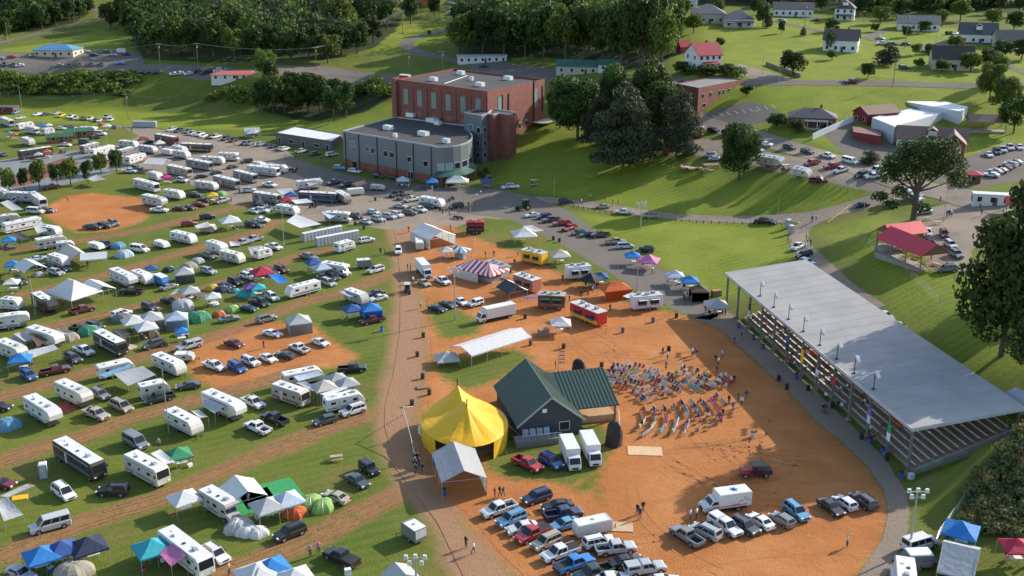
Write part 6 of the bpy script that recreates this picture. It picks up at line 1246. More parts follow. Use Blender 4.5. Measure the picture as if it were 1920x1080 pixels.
for x,y,H_,R_ in [(1300,62,9,5),(1345,30,10,5),(1420,28,9,5),(1452,12,11,6),(1540,22,10,5),(1560,60,6,4),(1620,30,11,6),(1650,45,9,5),(1690,35,10,5),(1765,50,8,4),(1800,40,11,6),(1860,50,9,5),(1900,60,10,5),(1560,112,4,3),(1700,70,5,3),(1745,100,4,3),(1790,92,6,4),(1880,110,8,5),(1915,112,9,5),(1765,135,5,3.5),(1640,60,4,2.6),(1350,88,4,2.4)]: tree(x,y,H_,R_,'bright' if rnd.random()<.35 else 'broad',what='garden tree')
woods('woods',[(0,60),(60,52),(140,36),(160,16),(140,1),(-20,1)],60,14,6,'leafy wood at the top left corner',LEAF[0],4)
woods('woods',[(862,95),(1030,102),(1100,106),(1230,115),(1265,80),(1255,3),(900,3),(880,60)],100,22,8,'tall dark wood behind the green-roofed garage',LEAF[0],5)
woods('woods',[(1290,6),(1560,10),(1700,30),(1880,12),(1930,8),(1930,-2),(1290,-4)],70,14,7,'dark wood behind the hilltop houses',LEAF[0],6)
woods('thicket',[(0,172),(120,178),(240,181),(262,160),(262,140),(150,138),(0,138)],110,2.2,3.0,'rough scrub thicket covering the bank below the road',LEAF[2],7,60,.42)
woods('thicket',[(660,166),(742,170),(742,186),(665,186)],24,4,3,'hedge-like scrub beside the brick school wall',LEAF[2],8,90,.42)
woods('thicket',[(380,190),(480,200),(490,178),(450,165),(400,182)],20,3,3,'scrub at the foot of the bank under the red-roofed building',LEAF[2],12,70,.42)
HB=leafmat('bank_scrub',(.07,.085,.03),(.14,.15,.05),(.26,.17,.06))
woods('overgrown_bank',[(1835,895),(1812,930),(1805,980),(1830,1000),(1940,1010),(1990,960),(1990,800),(1940,795),(1890,835)],230,1.2,1.1,'overgrown bank of mixed scrub at the right edge',HB,9,200,.13)
woods('thicket',[(1280,134),(1385,138),(1385,146),(1280,143)],16,3,2.6,'clipped dark hedge below the red-roofed house',LEAF[0],10,90,.35)
woods('thicket',[(885,318),(930,325),(925,340),(905,335)],6,1.4,1.2,'low shrubs beside the school entrance',LEAF[0],11,90,.18)
# ---------------- poles, lamps, wires ----------------
def pole(px,py,top,kind='lamp',label='',rz=0):
    p=at(px,py);H_=zat(p,top);cat={'wood':'utility pole','lamp':'street lamp','flood':'floodlight mast','thin':'pole'}[kind]
    r=empty({'wood':'utility_pole','lamp':'street_lamp','flood':'floodlight_mast','thin':'pole'}[kind],p,R(rz),label,cat)
    g=MB();g.tube((0,0,-.3),(0,0,H_),.16 if kind in('wood','flood') else .09,7,0,.1 if kind in('wood','flood') else .05);g.build('pole_shaft',WOOD if kind=='wood' else STEEL,r)
    if kind=='wood':
        g=MB();g.box((0,0,H_-.5),(2.6,.12,.14));g.build('crossarm',WOOD,r)
        for x in (-1.2,-.5,.5,1.2): g=MB();g.tube((x,0,H_-.43),(x,0,H_-.18),.06,5);g.build('insulator',WHITE,r)
        g=MB();g.tube((.3,0,H_-2.2),(.3,0,H_-1.3),.24,8);g.build('transformer',STEEL,r)
    elif kind=='lamp':
        g=MB();g.tube((0,0,H_-.1),(1.6,0,H_+.15),.05,5);g.build('lamp_arm',STEEL,r);g=MB();g.box((1.8,0,H_+.12),(.7,.28,.14));g.build('lamp_head',LM,r)
    elif kind=='flood':
        g=MB();g.tube((-1.1,0,H_-.3),(1.1,0,H_-.3),.07,5);g.tube((-.8,0,H_-1.1),(.8,0,H_-1.1),.05,5);g.build('crossbar',STEEL,r)
        for x,z in ((-1.1,0),(1.1,0),(-.7,-.8),(.7,-.8),(0,.1)): g=MB();g.box((x,-.2,H_-.05+z),(.5,.4,.5),0,0,(.8,.8));g.build('lamp_head',LM,r)
    return r,p+Vector((0,0,H_-.3))
WP=[pole(*a) for a in [(99,130,88,'wood','wooden utility pole beside the small white road sign'),(301,127,81,'wood','wooden utility pole on the road before the dark wood'),(373,140,80,'wood','utility pole with a street light above the red-roofed building'),(593,130,88,'wood','utility pole at the left end of the long wires'),(767,146,100,'wood','utility pole behind the brick school corner'),(830,137,95,'wood','utility pole with meter boxes at the road fork'),(755,62,18,'wood','utility pole on the grass beside the upper road')]]
pole(141,43,2,'thin','thin grey pole beside the top left road');pole(16,82,42,'thin','short pole on the far left road');pole(46,240,160,'lamp','tall field light pole at the far left',200);pole(241,225,175,'wood','old wooden pole at the toe of the bank');pole(205,306,252,'lamp','double-armed lamp pole at the tennis courts',180);pole(150,328,240,'thin','thin pole behind the brown cabins')
pole(1508,62,5,'wood','wooden pole by the dark hilltop lane');pole(1610,64,22,'lamp','street lamp above the house lawn');pole(1697,90,24,'wood','wooden pole beside the parked white pickup on the hill');pole(1674,163,110,'wood','wooden pole beside the straight upper road');pole(1460,161,110,'thin','pole at the left bend of the upper road');pole(1754,84,50,'thin','thin pole beside the driveway');pole(1892,130,92,'lamp','street lamp at the far right lane')
pole(1429,140,102,'thin','pole beside the white driveway');pole(1405,255,208,'lamp','street lamp beside the brick building car park');pole(1618,412,345,'thin','dark pole at the road bend left of the oak');pole(1769,416,355,'lamp','leaning dark pole with lamp beside the kiosk path');pole(1508,482,420,'lamp','double lamp pole where the back road narrows',150);pole(1897,388,345,'thin','pole at the right edge of the intersection');pole(1457,421,370,'thin','white thin pole on the lawn edge')
pole(1201,430,380,'flood','floodlight mast on the lower lawn slope',20);pole(1216,412,362,'thin','thin white pole beside the silver minivan');pole(1039,370,336,'thin','thin pole by the drive behind the tractor');pole(1194,548,462,'thin','dark pole between the orange canopy and white trailer')
pole(853.7,600,502,'flood','mast beside the red-striped box truck',10);pole(533,462,398,'thin','dark pole beside the big porch tarp');pole(882,402,365,'lamp','double lamp beside the red drink stall');pole(770,345,301,'thin','lamp post before the grey school wing');pole(622,248,225,'thin','lamp post behind the white-roofed block')
pole(1705,1035,918,'flood','tall floodlight mast beside the curving path at the grandstand end');pole(317,812,690,'thin','tall dark pole behind the camping trailer');pole(67,592,518,'thin','thin pole beside the black-sided trailer');pole(781,1110,1042,'flood','floodlight mast at the bottom edge',0)
pole(1047,699,664,'thin','flag pole with striped flag behind the stage building')
def wire(a,b,sag,label,n=3,sp=.5):
    g=MB();d=(b-a).xy.normalized();o=Vector((-d.y,d.x,0))
    for k in range(n):
        pr=None
        for i in range(17):
            t=i/16;q=a.lerp(b,t)+o*(k-(n-1)/2)*sp-Vector((0,0,sag*4*t*(1-t)))
            if pr is not None: g.tube(pr,q,.035,3)
            pr=q
    ob=g.build('power_line',M((.25,.25,.25),.5));tag(ob,label,'power line')
T_=[q[1] for q in WP];wire(T_[1],T_[2],1,'power lines between the two poles above the bank');wire(T_[2],T_[3],1.6,'power lines running behind the round roadside tree');wire(T_[3],T_[6],1.5,'long bundle of power lines climbing across the wood edge',5,.7);wire(T_[0],T_[1],1.5,'power lines above the roadside car park',2);wire(T_[4],T_[5],1,'short power lines behind the brick hall')
def flag():
    p=at(1047,699);g=MB()
    for i in range(7): g.box((.6,0,4.0-i*.35),(1.0,.03,.17),i%2)
    o=g.build('flag',[M((.3,.05,.06),.8),M((.5,.5,.52),.8)]);o.location=p;tag(o,'limp striped flag on the pole behind the stage building','flag')
    g=MB();g.box((.25,.05,4.2),(.4,.05,.5));
flag()
# bollards, fences
BK=[]
g=MB();g.tube((0,0,-.1),(0,0,.95),.13,7);BO=g.mesh('bollard',WOOD)
def bollards(t,pts,group,phrase):
    for i,(x,y) in enumerate(pts):
        p=at(*fpx(t,x,y));o=bpy.data.objects.new('bollard',BO);C.objects.link(o);o.location=p;px,py=fpx(t,x,y);REG.append((o,px,py,'wooden bollard '+phrase,'','bollard',group))
bollards(7,[(460,755),(497,762),(537,767),(574,778),(618,788),(660,795),(702,800),(744,805),(925,832),(1119,858),(1166,860),(1226,864),(1270,866),(1330,868),(1383,873),(1436,878),(1495,880),(1552,880),(1610,882),(1665,882),(1727,885),(1786,888)],'bollards along the curved drive','by the drive')
bollards(8,[(310,570),(355,578),(400,590),(450,602),(500,615),(545,628),(597,640),(105,905),(120,930),(150,1000),(170,1020)],'bollards on the lawn edge','on the upper lawn edge')
def fence(t,pts,label,hh=1.4,name='fence',step=3.,mesh=(.35,.36,.36),top=True):
    P=[at(*fpx(t,x,y)) for x,y in pts];r=empty(name,P[0],0,label,'fence');r0=P[0];g=MB();w_=MB()
    for a,b in zip(P[:-1],P[1:]):
        n=max(1,int((b-a).length/step))
        for i in range(n+1):
            q=a.lerp(b,i/n);q.z=h(q.x,q.y);q-=r0;g=MB();g.tube(q,q+Vector((0,0,hh)),.04,4);g.build('fence_post',STEEL,r)
            if i<n:
                q2=a.lerp(b,(i+1)/n);q2.z=h(q2.x,q2.y);q2-=r0
                for k in ((1,.66,.33) if not top else (1,.8,.6,.4,.2)): w_.tube(q+Vector((0,0,hh*k)),q2+Vector((0,0,hh*k)),.015,3)
    w_.build('fence_wire',M(mesh,.5,.4),r)
fence(14,[(690,190),(850,330),(1000,420),(1150,560),(1280,690),(1400,720),(1530,740)],'wire mesh fence along the top of the grassy bank',1.6)
fence(13,[(590,935),(700,905),(810,880)],'short orange mesh barrier on the dirt before the bins',1.1,step=2.5,mesh=(.5,.3,.12));fence(13,[(345,1025),(465,985)],'short mesh barrier near the pole bin',1.1,step=2.,mesh=(.5,.3,.12));fence(13,[(1060,815),(1220,765)],'mesh barrier below the white food trailer',1.1,step=2.5,mesh=(.5,.3,.12))
fence(20,[(1495,480),(1400,620),(1290,770),(1120,1070)],'long leaning rail beside the overgrown bank',1.2)
fence(16,[(760,640),(800,700),(815,900),(820,945)],'thin barrier between stage and seats',1.,step=2)
fence(16,[(1215,965),(1380,950),(1560,935),(1880,880)],'rope line with small stakes across the arena',.6,step=4,mesh=(.5,.45,.3))
fence(1,[(0,715),(200,735),(480,750),(940,715),(1340,730)],'old wire fence along the foot of the bank',1.3,step=4)
fence(8,[(1120,760),(1200,740),(1290,720),(1400,700),(1490,690)],'metal gate fence beside the entrance path',1.3,step=2)
fence(2,[(870,318),(1000,355),(1150,405)],'dark wooden guard rail on the slope of the upper road',.9,step=3,mesh=(.12,.1,.08))
fence(10,[(1530,160),(1640,210),(1640,300)],'temporary metal barriers behind the small striped stall',1.2,step=2)
# ---------------- toilets, bins ----------------
def toilet_kit():
    kit=[];g=MB();g.box((0,0,1.1),(1.1,1.15,2.15),0,0,(.97,.97));kit.append(('cabin',g.mesh('cabin',M((.3,.31,.33),.5)),-1));g=MB();g.box((0,0,2.24),(1.16,1.2,.16),0,0,(.75,.75));kit.append(('roof',g.mesh('roof',M((.66,.67,.68),.5)),-1))
    g=MB();g.box((0,-.585,1.05),(.75,.04,1.85));kit.append(('door',g.mesh('door',M((.42,.43,.45),.5)),-1));g=MB();g.tube((.35,.35,2.2),(.35,.35,2.6),.05,6);kit.append(('vent_pipe',g.mesh('vent_pipe',GRAYP),-1));return kit
TK=toilet_kit()
def toilets(t,x1,y1,x2,y2,n,rot,phrase):
    a=at(*fpx(t,x1,y1),1);b=at(*fpx(t,x2,y2),1);d=(b-a).xy;rz=math.atan2(d.y,d.x)
    for i in range(n):
        q=a.lerp(b,(i+.5)/n);o=inst(TK,'portable_toilet',(q.x,q.y,h(q.x,q.y)),rz if rot is None else R(rot));px=ORG[t][0]+(x1+(x2-x1)*i/max(1,n-1))/4
        REG.append((o,px,500 if t!=5 else 232,'portable toilet '+phrase,'grey','toilet','portable toilets'))
toilets(10,350,185,640,125,11,None,'of the upper row');toilets(10,450,220,765,160,12,None,'of the lower row');toilets(5,1000,212,1170,215,11,None,'of the long far row')
for t,x,y,l in ((12,332,340,'single grey portable toilet behind the white camper van'),(8,150,910,'rear one of two grey portable toilets at the road bend'),(8,172,955,'front one of two grey portable toilets at the road bend')): inst(TK,'portable_toilet',at(*fpx(t,x,y)),R(20),None,l,'toilet')
g=MB();g.tube((0,0,0),(0,0,.9),.33,10,0,.36);b1=g;g2=MB();g2.tube((0,0,.9),(0,0,.98),.37,10,0)
BIN=[('drum',b1.mesh('drum',[PAINT]),-1),('liner',g2.mesh('liner',BLACK),-1)]
for t,x,y,c in [(13,98,790,'K'),(13,140,990,'K'),(13,387,1015,'K'),(13,830,895,'B'),(13,1057,818,'B'),(13,1233,783,'K'),(13,1175,1035,'K'),(16,672,355,'K'),(16,1175,235,'K'),(16,1805,880,'Z'),(10,945,885,'A'),(10,1255,930,'K'),(15,1210,275,'K'),(15,1250,440,'K'),(15,1300,560,'K'),(18,1340,240,'B'),(18,1410,470,'B'),(13,1700,860,'B'),(13,1810,950,'B'),(13,1880,1020,'B'),(17,80,455,'K'),(17,140,520,'K'),(17,210,440,'B'),(17,300,530,'K'),(17,480,660,'K'),(17,700,895,'K'),(17,760,925,'B'),(17,860,1000,'B'),(17,890,1050,'K'),(20,1000,345,'B'),(10,1150,610,'K'),(15,1170,640,'K'),(6,810,1000,'K'),(6,745,970,'K'),(6,895,785,'K'),(6,1380,860,'K'),(13,310,200,'K'),(13,355,215,'K'),(10,1905,450,'K'),(13,640,560,'K')]:
    p=fpx(t,x,y);o=inst(BIN,'trash_barrel',at(*p),0,COL[c][1]);REG.append((o,p[0],p[1],'trash barrel',COL[c][0],'bin','trash barrels'))
# ---------------- food stalls ----------------
def foodtrailer(t,x1,y1,x2,y2,body,roof,label,hatch,truck=False,H_=3.,lower=None,name='food_trailer'):
    a=at(*fpx(t,x1,y1),H_);b=at(*fpx(t,x2,y2),H_);d=(b-a).xy;L_=max(4.5,min(d.length,9));m=(a+b)/2;r=empty(name,(m.x,m.y,0),math.atan2(d.y,d.x),label,'food trailer');x=L_/2;w_=1.25
    bd=MB();bd.extr([(-x,.5),(-x,H_),(x,H_),(x,.5)],w_,.05);bd.build('body',M(body,.45),r)
    if lower: 
        g=MB()
        for s in (-1,1): g.box((0,s*(w_+.012),.95),(L_*.96,.02,.8))
        g.build('painted_panel',M(lower,.5,0,.3,2),r)
    g=MB();g.box((0,0,H_+.06),(L_+.1,2.6,.12));ro=g.build('roof',M(roof,.6,0,.1),r)
    for i in range(3): g=MB();g.box((-x*.5+i*x*.5,.3*(-1)**i,H_+.35),(.7,.7,.5));g.build('roof_vent',STEEL if i%2 else GRAYP,ro)
    for s in (-1,1):
        for i in range(2):
            xc=-x*.42+i*x*.85;g=MB();g.box((xc,s*(w_+.02),1.85),(L_*.3,.04,.95));g.build('serving_window',BLACK,r)
            g=MB();g.slab([(xc-L_*.16,s*w_,2.4),(xc+L_*.16,s*w_,2.4),(xc+L_*.16,s*(w_+1.0),2.55),(xc-L_*.16,s*(w_+1.0),2.55)],.05);g.build('serving_hatch',M(hatch,.55),r)
            g=MB();g.box((xc,s*(w_+.2),1.3),(L_*.3,.4,.05));g.build('counter',STEEL,r)
    wm=wheel_mesh(.36,.26)
    for xx in ((-.4,.4) if not truck else (-x+1.5,x-1.2)):
        for s in (-1,1): o=bpy.data.objects.new('wheel',moved(wm,xx,s*(w_-.12),.36));C.objects.link(o);o.parent=r
    if truck: g=MB();g.box((x+.01,0,1.9),(.04,2,.9));g.build('windscreen',GLASS,r)
    else: g=MB();g.tube((x,0,.5),(x+1.2,0,.5),.06,5);g.build('hitch',BLACK,r)
    return r
foodtrailer(13,200,600,400,610,(.14,.045,.04),(.4,.36,.32),'food truck with dark red side and bright green awnings',(.03,.42,.16),True,lower=(.25,.08,.06),name='food_truck')
foodtrailer(13,470,660,680,745,(.5,.03,.03),(.55,.5,.48),'red and yellow food trailer with flame-orange lower panels',(.6,.03,.04),lower=(.78,.42,.03))
foodtrailer(13,40,450,185,500,(.48,.17,.12),(.6,.6,.58),'salmon pink food trailer with white roof',(.45,.18,.13))
foodtrailer(13,90,265,245,300,(.75,.42,.02),(.5,.48,.45),'bright yellow lift machinery shaped as a food trailer with orange-yellow hatches',(.8,.42,.01))  # stands for yellow lift machinery; the trailer shape and hatches are made up
foodtrailer(13,410,400,580,385,(.6,.61,.62),(.5,.5,.49),'white food trailer beside the black canopy',(.7,.7,.68))
foodtrailer(13,900,620,1115,600,(.66,.66,.66),(.5,.48,.46),'white food trailer with raised white hatches below the orange canopy',(.72,.72,.72))
foodtrailer(10,1600,60,1690,60,(.1,.02,.02),(.6,.02,.03),'small black drink stall with crimson roof on the grass',(.6,.02,.04))
foodtrailer(10,1750,350,1870,400,(.62,.62,.6),(.3,.31,.32),'long white rounded trailer behind the red-striped tent',(.6,.6,.6))
def box_thing(name,t,x,y,d,c,label,cat,rz=0,z=0,rough=.7):
    p=at(*fpx(t,x,y));g=MB();g.box((0,0,d[2]/2),d,0,0,(.97,.97));g.box((0,0,d[2]+.02),(d[0]*.98,d[1]*.98,.04));o=g.build(name,M(c,rough,0,.15,2));o.location=(p.x,p.y,p.z+z);o.rotation_euler=(0,0,R(rz));tag(o,label,cat);return o
box_thing('plywood_sheet',16,995,985,(5.2,2.9,.06),(.62,.42,.22),'pale plywood dance board lying on the dirt','board',-4)
box_thing('loading_ramp',19,810,715,(3.4,2.4,.1),(.5,.34,.2),'wooden loading ramp behind the pale cargo trailer','ramp',-4)
box_thing('floor_mat',11,490,655,(4.2,2.6,.04),(.35,.06,.04),'red ground mat beside the tall white trailer','mat',-30);box_thing('floor_mat',13,150,630,(3.6,1.4,.04),(.15,.12,.35),'purple ground mat behind the green and red food truck','mat',5);box_thing('floor_mat',9,965,1000,(3,2,.03),(.5,.4,.3),'beige ground mat beside the black and white motorhome','mat',-30);box_thing('ground_tarp',12,1870,530,(7,6,.03),(.03,.28,.08),'green ground sheet under the white gable marquee','tarp',30)
box_thing('ground_tarp',18,100,460,(8,6,.03),(.03,.28,.08),'green ground sheet behind the white canopies','tarp',30)
for t,x,y,c,l in ((13,235,915,(.3,.2,.13),'stack of timber fence panels before the red car'),(12,150,500,(.75,.42,.02),'yellow banner box under the grey tarp'),(18,690,1070,(.7,.7,.7),'small white box by the black pickup'),(15,1250,510,(.25,.13,.08),'low square wooden frame in the dirt'),(15,1270,850,(.6,.6,.58),'white cooler stack beside the big top entrance'),(13,1530,620,(.3,.17,.09),'wooden pallet beside the red pickup'),(20,1070,350,(.6,.6,.62),'small white sign box at the grandstand corner')): box_thing('crate',t,x,y,(2.0,1.3,.2) if 'low' in l else (.8,.6,.8) if 'small' in l else (2.0,1.3,1.3),c,l,'crate',20)
# tractor, carts, small machines
def tractor():
    p=at(*fpx(7,85,775));r=empty('farm_tractor',p,R(205),'green farm tractor with cab at the lane corner','tractor');GN=M((.015,.09,.03),.45)
    g=MB();g.extr([(-.9,.9),(-.9,1.5),(1.9,1.45),(2.0,.9)],.42,.06);g.build('bonnet',GN,r);g=MB();g.extr([(-1.5,1.4),(-1.4,2.8),(-.1,2.8),(.1,1.4)],.8,.06);g.build('cab',GLASS,r);g=MB();g.box((-.7,0,2.85),(1.6,1.7,.12));g.build('roof',GN,r)
    for x,rr,s in ((-.9,.85,1),(-.9,.85,-1),(1.5,.5,1),(1.5,.5,-1)): g=MB();g.tube((x,s*.7,rr),(x,s*1.15,rr),rr,14);g.tube((x,s*1.15,rr),(x,s*1.17,rr),rr*.5,10,1);g.build('wheel',[TYRE,M((.6,.45,.02),.5)],r)
tractor()
def cart_kit():
    kit=[];g=MB();g.extr([(-1.2,.35),(-1.2,.8),(-.1,.8),(.1,.45),(.8,.45),(1.0,.9),(1.2,.8),(1.25,.35)],.58,.05);kit.append(('body',g.mesh('body',[PAINT]),-1));g=MB();g.box((-.1,0,1.9),(1.9,1.25,.08));kit.append(('roof',g.mesh('roof',M((.5,.47,.4),.6)),-1))
    for x in (-.9,.75):
        for s in (-1,1): g=MB();g.tube((x,s*.52,.8),(x*.9,s*.55,1.88),.03,4);kit.append(('post',g.mesh('post',BLACK),-1));kit.append(('wheel',moved(wheel_mesh(.25,.2),x*1.0,s*.5,.25),-1))
    g=MB();g.box((-.45,0,.95),(.5,1.05,.12));g.box((-.7,0,1.2),(.12,1.05,.5));kit.append(('seat',g.mesh('seat',BLACK),-1));return kit
CK=cart_kit()
for t,x,y,rz,c,l in ((7,165,595,10,'T','tan golf cart on the drive beside the lawn'),(8,905,760,-10,'Z','golf cart beside the oak on the entrance road'),(10,1135,590,-90,'K','black utility cart on the dirt lane'),(5,470,430,20,'D','golf cart behind the court'),(5,200,470,20,'D','dark golf cart in front of the brown coach bus'),(9,1440,640,0,'D','small dark utility cart among the tents'),(8,130,485,0,'D','dark four-wheeler beside the small travel trailer'),(1,20,250,0,'Z','')):
    if l: inst(CK,'golf_cart',at(*fpx(t,x,y)),R(rz),COL[c][1],l,'golf cart')
post_roof(*fpx(8,1000,690),5,4.6,2.6,2.3,.25,(.65,.65,.62),'white-roofed shuttle shelter behind the oak trunk','shelter')
def bike_kit():
    kit=[]
    for x in (-.7,.7): g=MB();g.tube((x,-.07,.32),(x,.07,.32),.32,12);kit.append(('wheel',g.mesh('wheel',TYRE),-1))
    g=MB();g.tube((-.6,0,.6),(.5,0,.75),.16,6);g.box((-.1,0,.42),(.6,.3,.4));g.tube((.7,0,.35),(.45,0,1.05),.05,5);kit.append(('frame',g.mesh('frame',[PAINT]),-1));g=MB();g.tube((.45,-.35,1.05),(.45,.35,1.05),.03,5);kit.append(('handlebar',g.mesh('handlebar',BLACK),-1));g=MB();g.box((-.35,0,.8),(.6,.28,.12));kit.append(('saddle',g.mesh('saddle',BLACK),-1));return kit
MK=bike_kit()
for i,(t,x,y) in enumerate([(6,265,560),(6,285,575),(6,305,555),(6,1450,790),(6,1475,775),(6,1500,920),(6,1530,925),(6,440,820),(6,425,840)]): p=fpx(t,x,y);o=inst(MK,'motorcycle',at(*p),R(40+i*20),COL['KRDKK'[i%5]][1]);REG.append((o,p[0],p[1],'motorcycle',COL['KRDKK'[i%5]][0],'motorcycle','parked motorcycles'))
# old open military-style truck on the dirt
def oldtruck():
    p=at(*fpx(19,1815,330));r=empty('old_open_truck',p,R(183),'old red and black open truck with olive canvas top','truck');g=MB();g.extr([(-2.4,.6),(-2.4,1.2),(.2,1.2),(.3,.6)],.9,.05);g.build('body',BLACK,r);g=MB();g.extr([(.3,.55),(.3,1.25),(1.9,1.1),(2.0,.6)],.6,.08);g.build('bonnet',M((.38,.02,.03),.4),r)
    for x in (-1.5,1.45):
        for s in (-1,1): g=MB();g.box((x,s*.85,.95),(1.1,.35,.08));g.build('fender',M((.38,.02,.03),.4),r);o=bpy.data.objects.new('wheel',moved(wheel_mesh(.42,.22),x,s*.8,.42));C.objects.link(o);o.parent=r
    g=MB();g.box((-.5,0,2.0),(2.3,1.75,.12),0,0,(.9,.85));g.build('canvas_top',M((.13,.12,.09),.9),r)
    for x in (-1.5,.5):
        for s in (-1,1): g=MB();g.tube((x,s*.8,1.2),(x,s*.8,2.0),.04,5);g.build('canopy_post',BLACK,r)
    g=MB();g.box((-.5,0,1.3),(.5,1.4,.15));g.build('seat',M((.3,.02,.02),.7),r)
oldtruck()
# smoke extraction pipe lying beside the big top
g=MB();P=[at(*fpx(15,x,y),z) for x,y,z in ((1195,1040,1.2),(1160,900,1.5),(1105,720,2.5),(1180,640,1.2))];P=[Vector((p.x,p.y,z)) for p,z in zip(P,(1.2,2.2,4,1.0))]
for a,b in zip(P[:-1],P[1:]): g.tube(a,b,.06,6)
tag(g.build('bent_pipe',M((.55,.55,.52),.4,.5)),'long bent pale pipe standing beside the dirt lane','pipe')
# ---------------- chairs ----------------
def chair_mesh():
    g=MB();g.box((0,0,.43),(.5,.5,.05));g.box((-.24,0,.72),(.05,.5,.5))
    for x,y in ((-.22,-.22),(.22,-.22),(.22,.22),(-.22,.22)): g.tube((x,y,0),(x,y,.43),.018,4,1)
    for y in (-.27,.27): g.box((0,y,.62),(.46,.05,.04),1);g.tube((.2,y,.43),(.2,y,.62),.015,4,1)
    return g.mesh('folding_chair',[CLOTH,STEEL])
CHM=chair_mesh();SEAT=[]
SC=Vector((10.5,157.5))
UP=W2([(1132,722),(1150,685),(1215,690),(1250,705),(1300,700),(1345,700),(1385,722),(1352,735),(1280,742),(1200,760)]);LO=W2([(1188,772),(1250,762),(1340,745),(1362,760),(1352,800),(1300,815),(1200,822)])
def chairs():
    cs='WZSJCWZSKDNRBGUOQYWSXKDKRTZSGJWDKRH';n=0;ring=0;r=9.;cand=[]
    while r<36:
        ring+=1;m=int(r*3.2/.74);run=None;k=0
        for i in range(m):
            a=-1.35+i*.74/r
            if a>1.9: break
            p=SC+Vector((r*math.cos(a),r*math.sin(a)));P=np.array([[p.x,p.y]]);u=sdf(P,UP)[0]<0;l=sdf(P,LO)[0]<0
            if not(u or l): continue
            if rnd.random()<(.2 if r<26 else .36): k=0;continue
            if k<=0: run=rnd.choice(cs);k=rnd.randint(1,5)
            k-=1;cand.append((p,a,ring,run,'upper' if u else 'lower'))
        r+=1.7
    rnd.shuffle(cand);cand=cand[:292];cand.sort(key=lambda q:(q[4],q[2],q[1]))
    cnt={}
    for p,a,ring,c,blk in cand:
        o=bpy.data.objects.new('folding_chair',CHM);C.objects.link(o);o.location=(p.x,p.y,.02);o.rotation_euler=(0,0,a+math.pi+rnd.uniform(-.15,.15));o.color=(*COL[c][1],1)
        k=(blk,ring);cnt[k]=cnt.get(k,0)+1;ordn=cnt[k];side='the camera side' 
        ow=['first','second','third','fourth','fifth','sixth','seventh','eighth','ninth','tenth','eleventh','twelfth','thirteenth','fourteenth','fifteenth','sixteenth','seventeenth','eighteenth','nineteenth','twentieth']
        tag(o,f'{COL[c][0]} folding chair, {ow[min(ordn-1,19)] if ordn<=20 else str(ordn)+"th"} from the near end, arc {ring} of the {blk} seating block','chair','audience chairs facing the stage');SEAT.append((p,a+math.pi,blk,ring,ordn))
chairs()
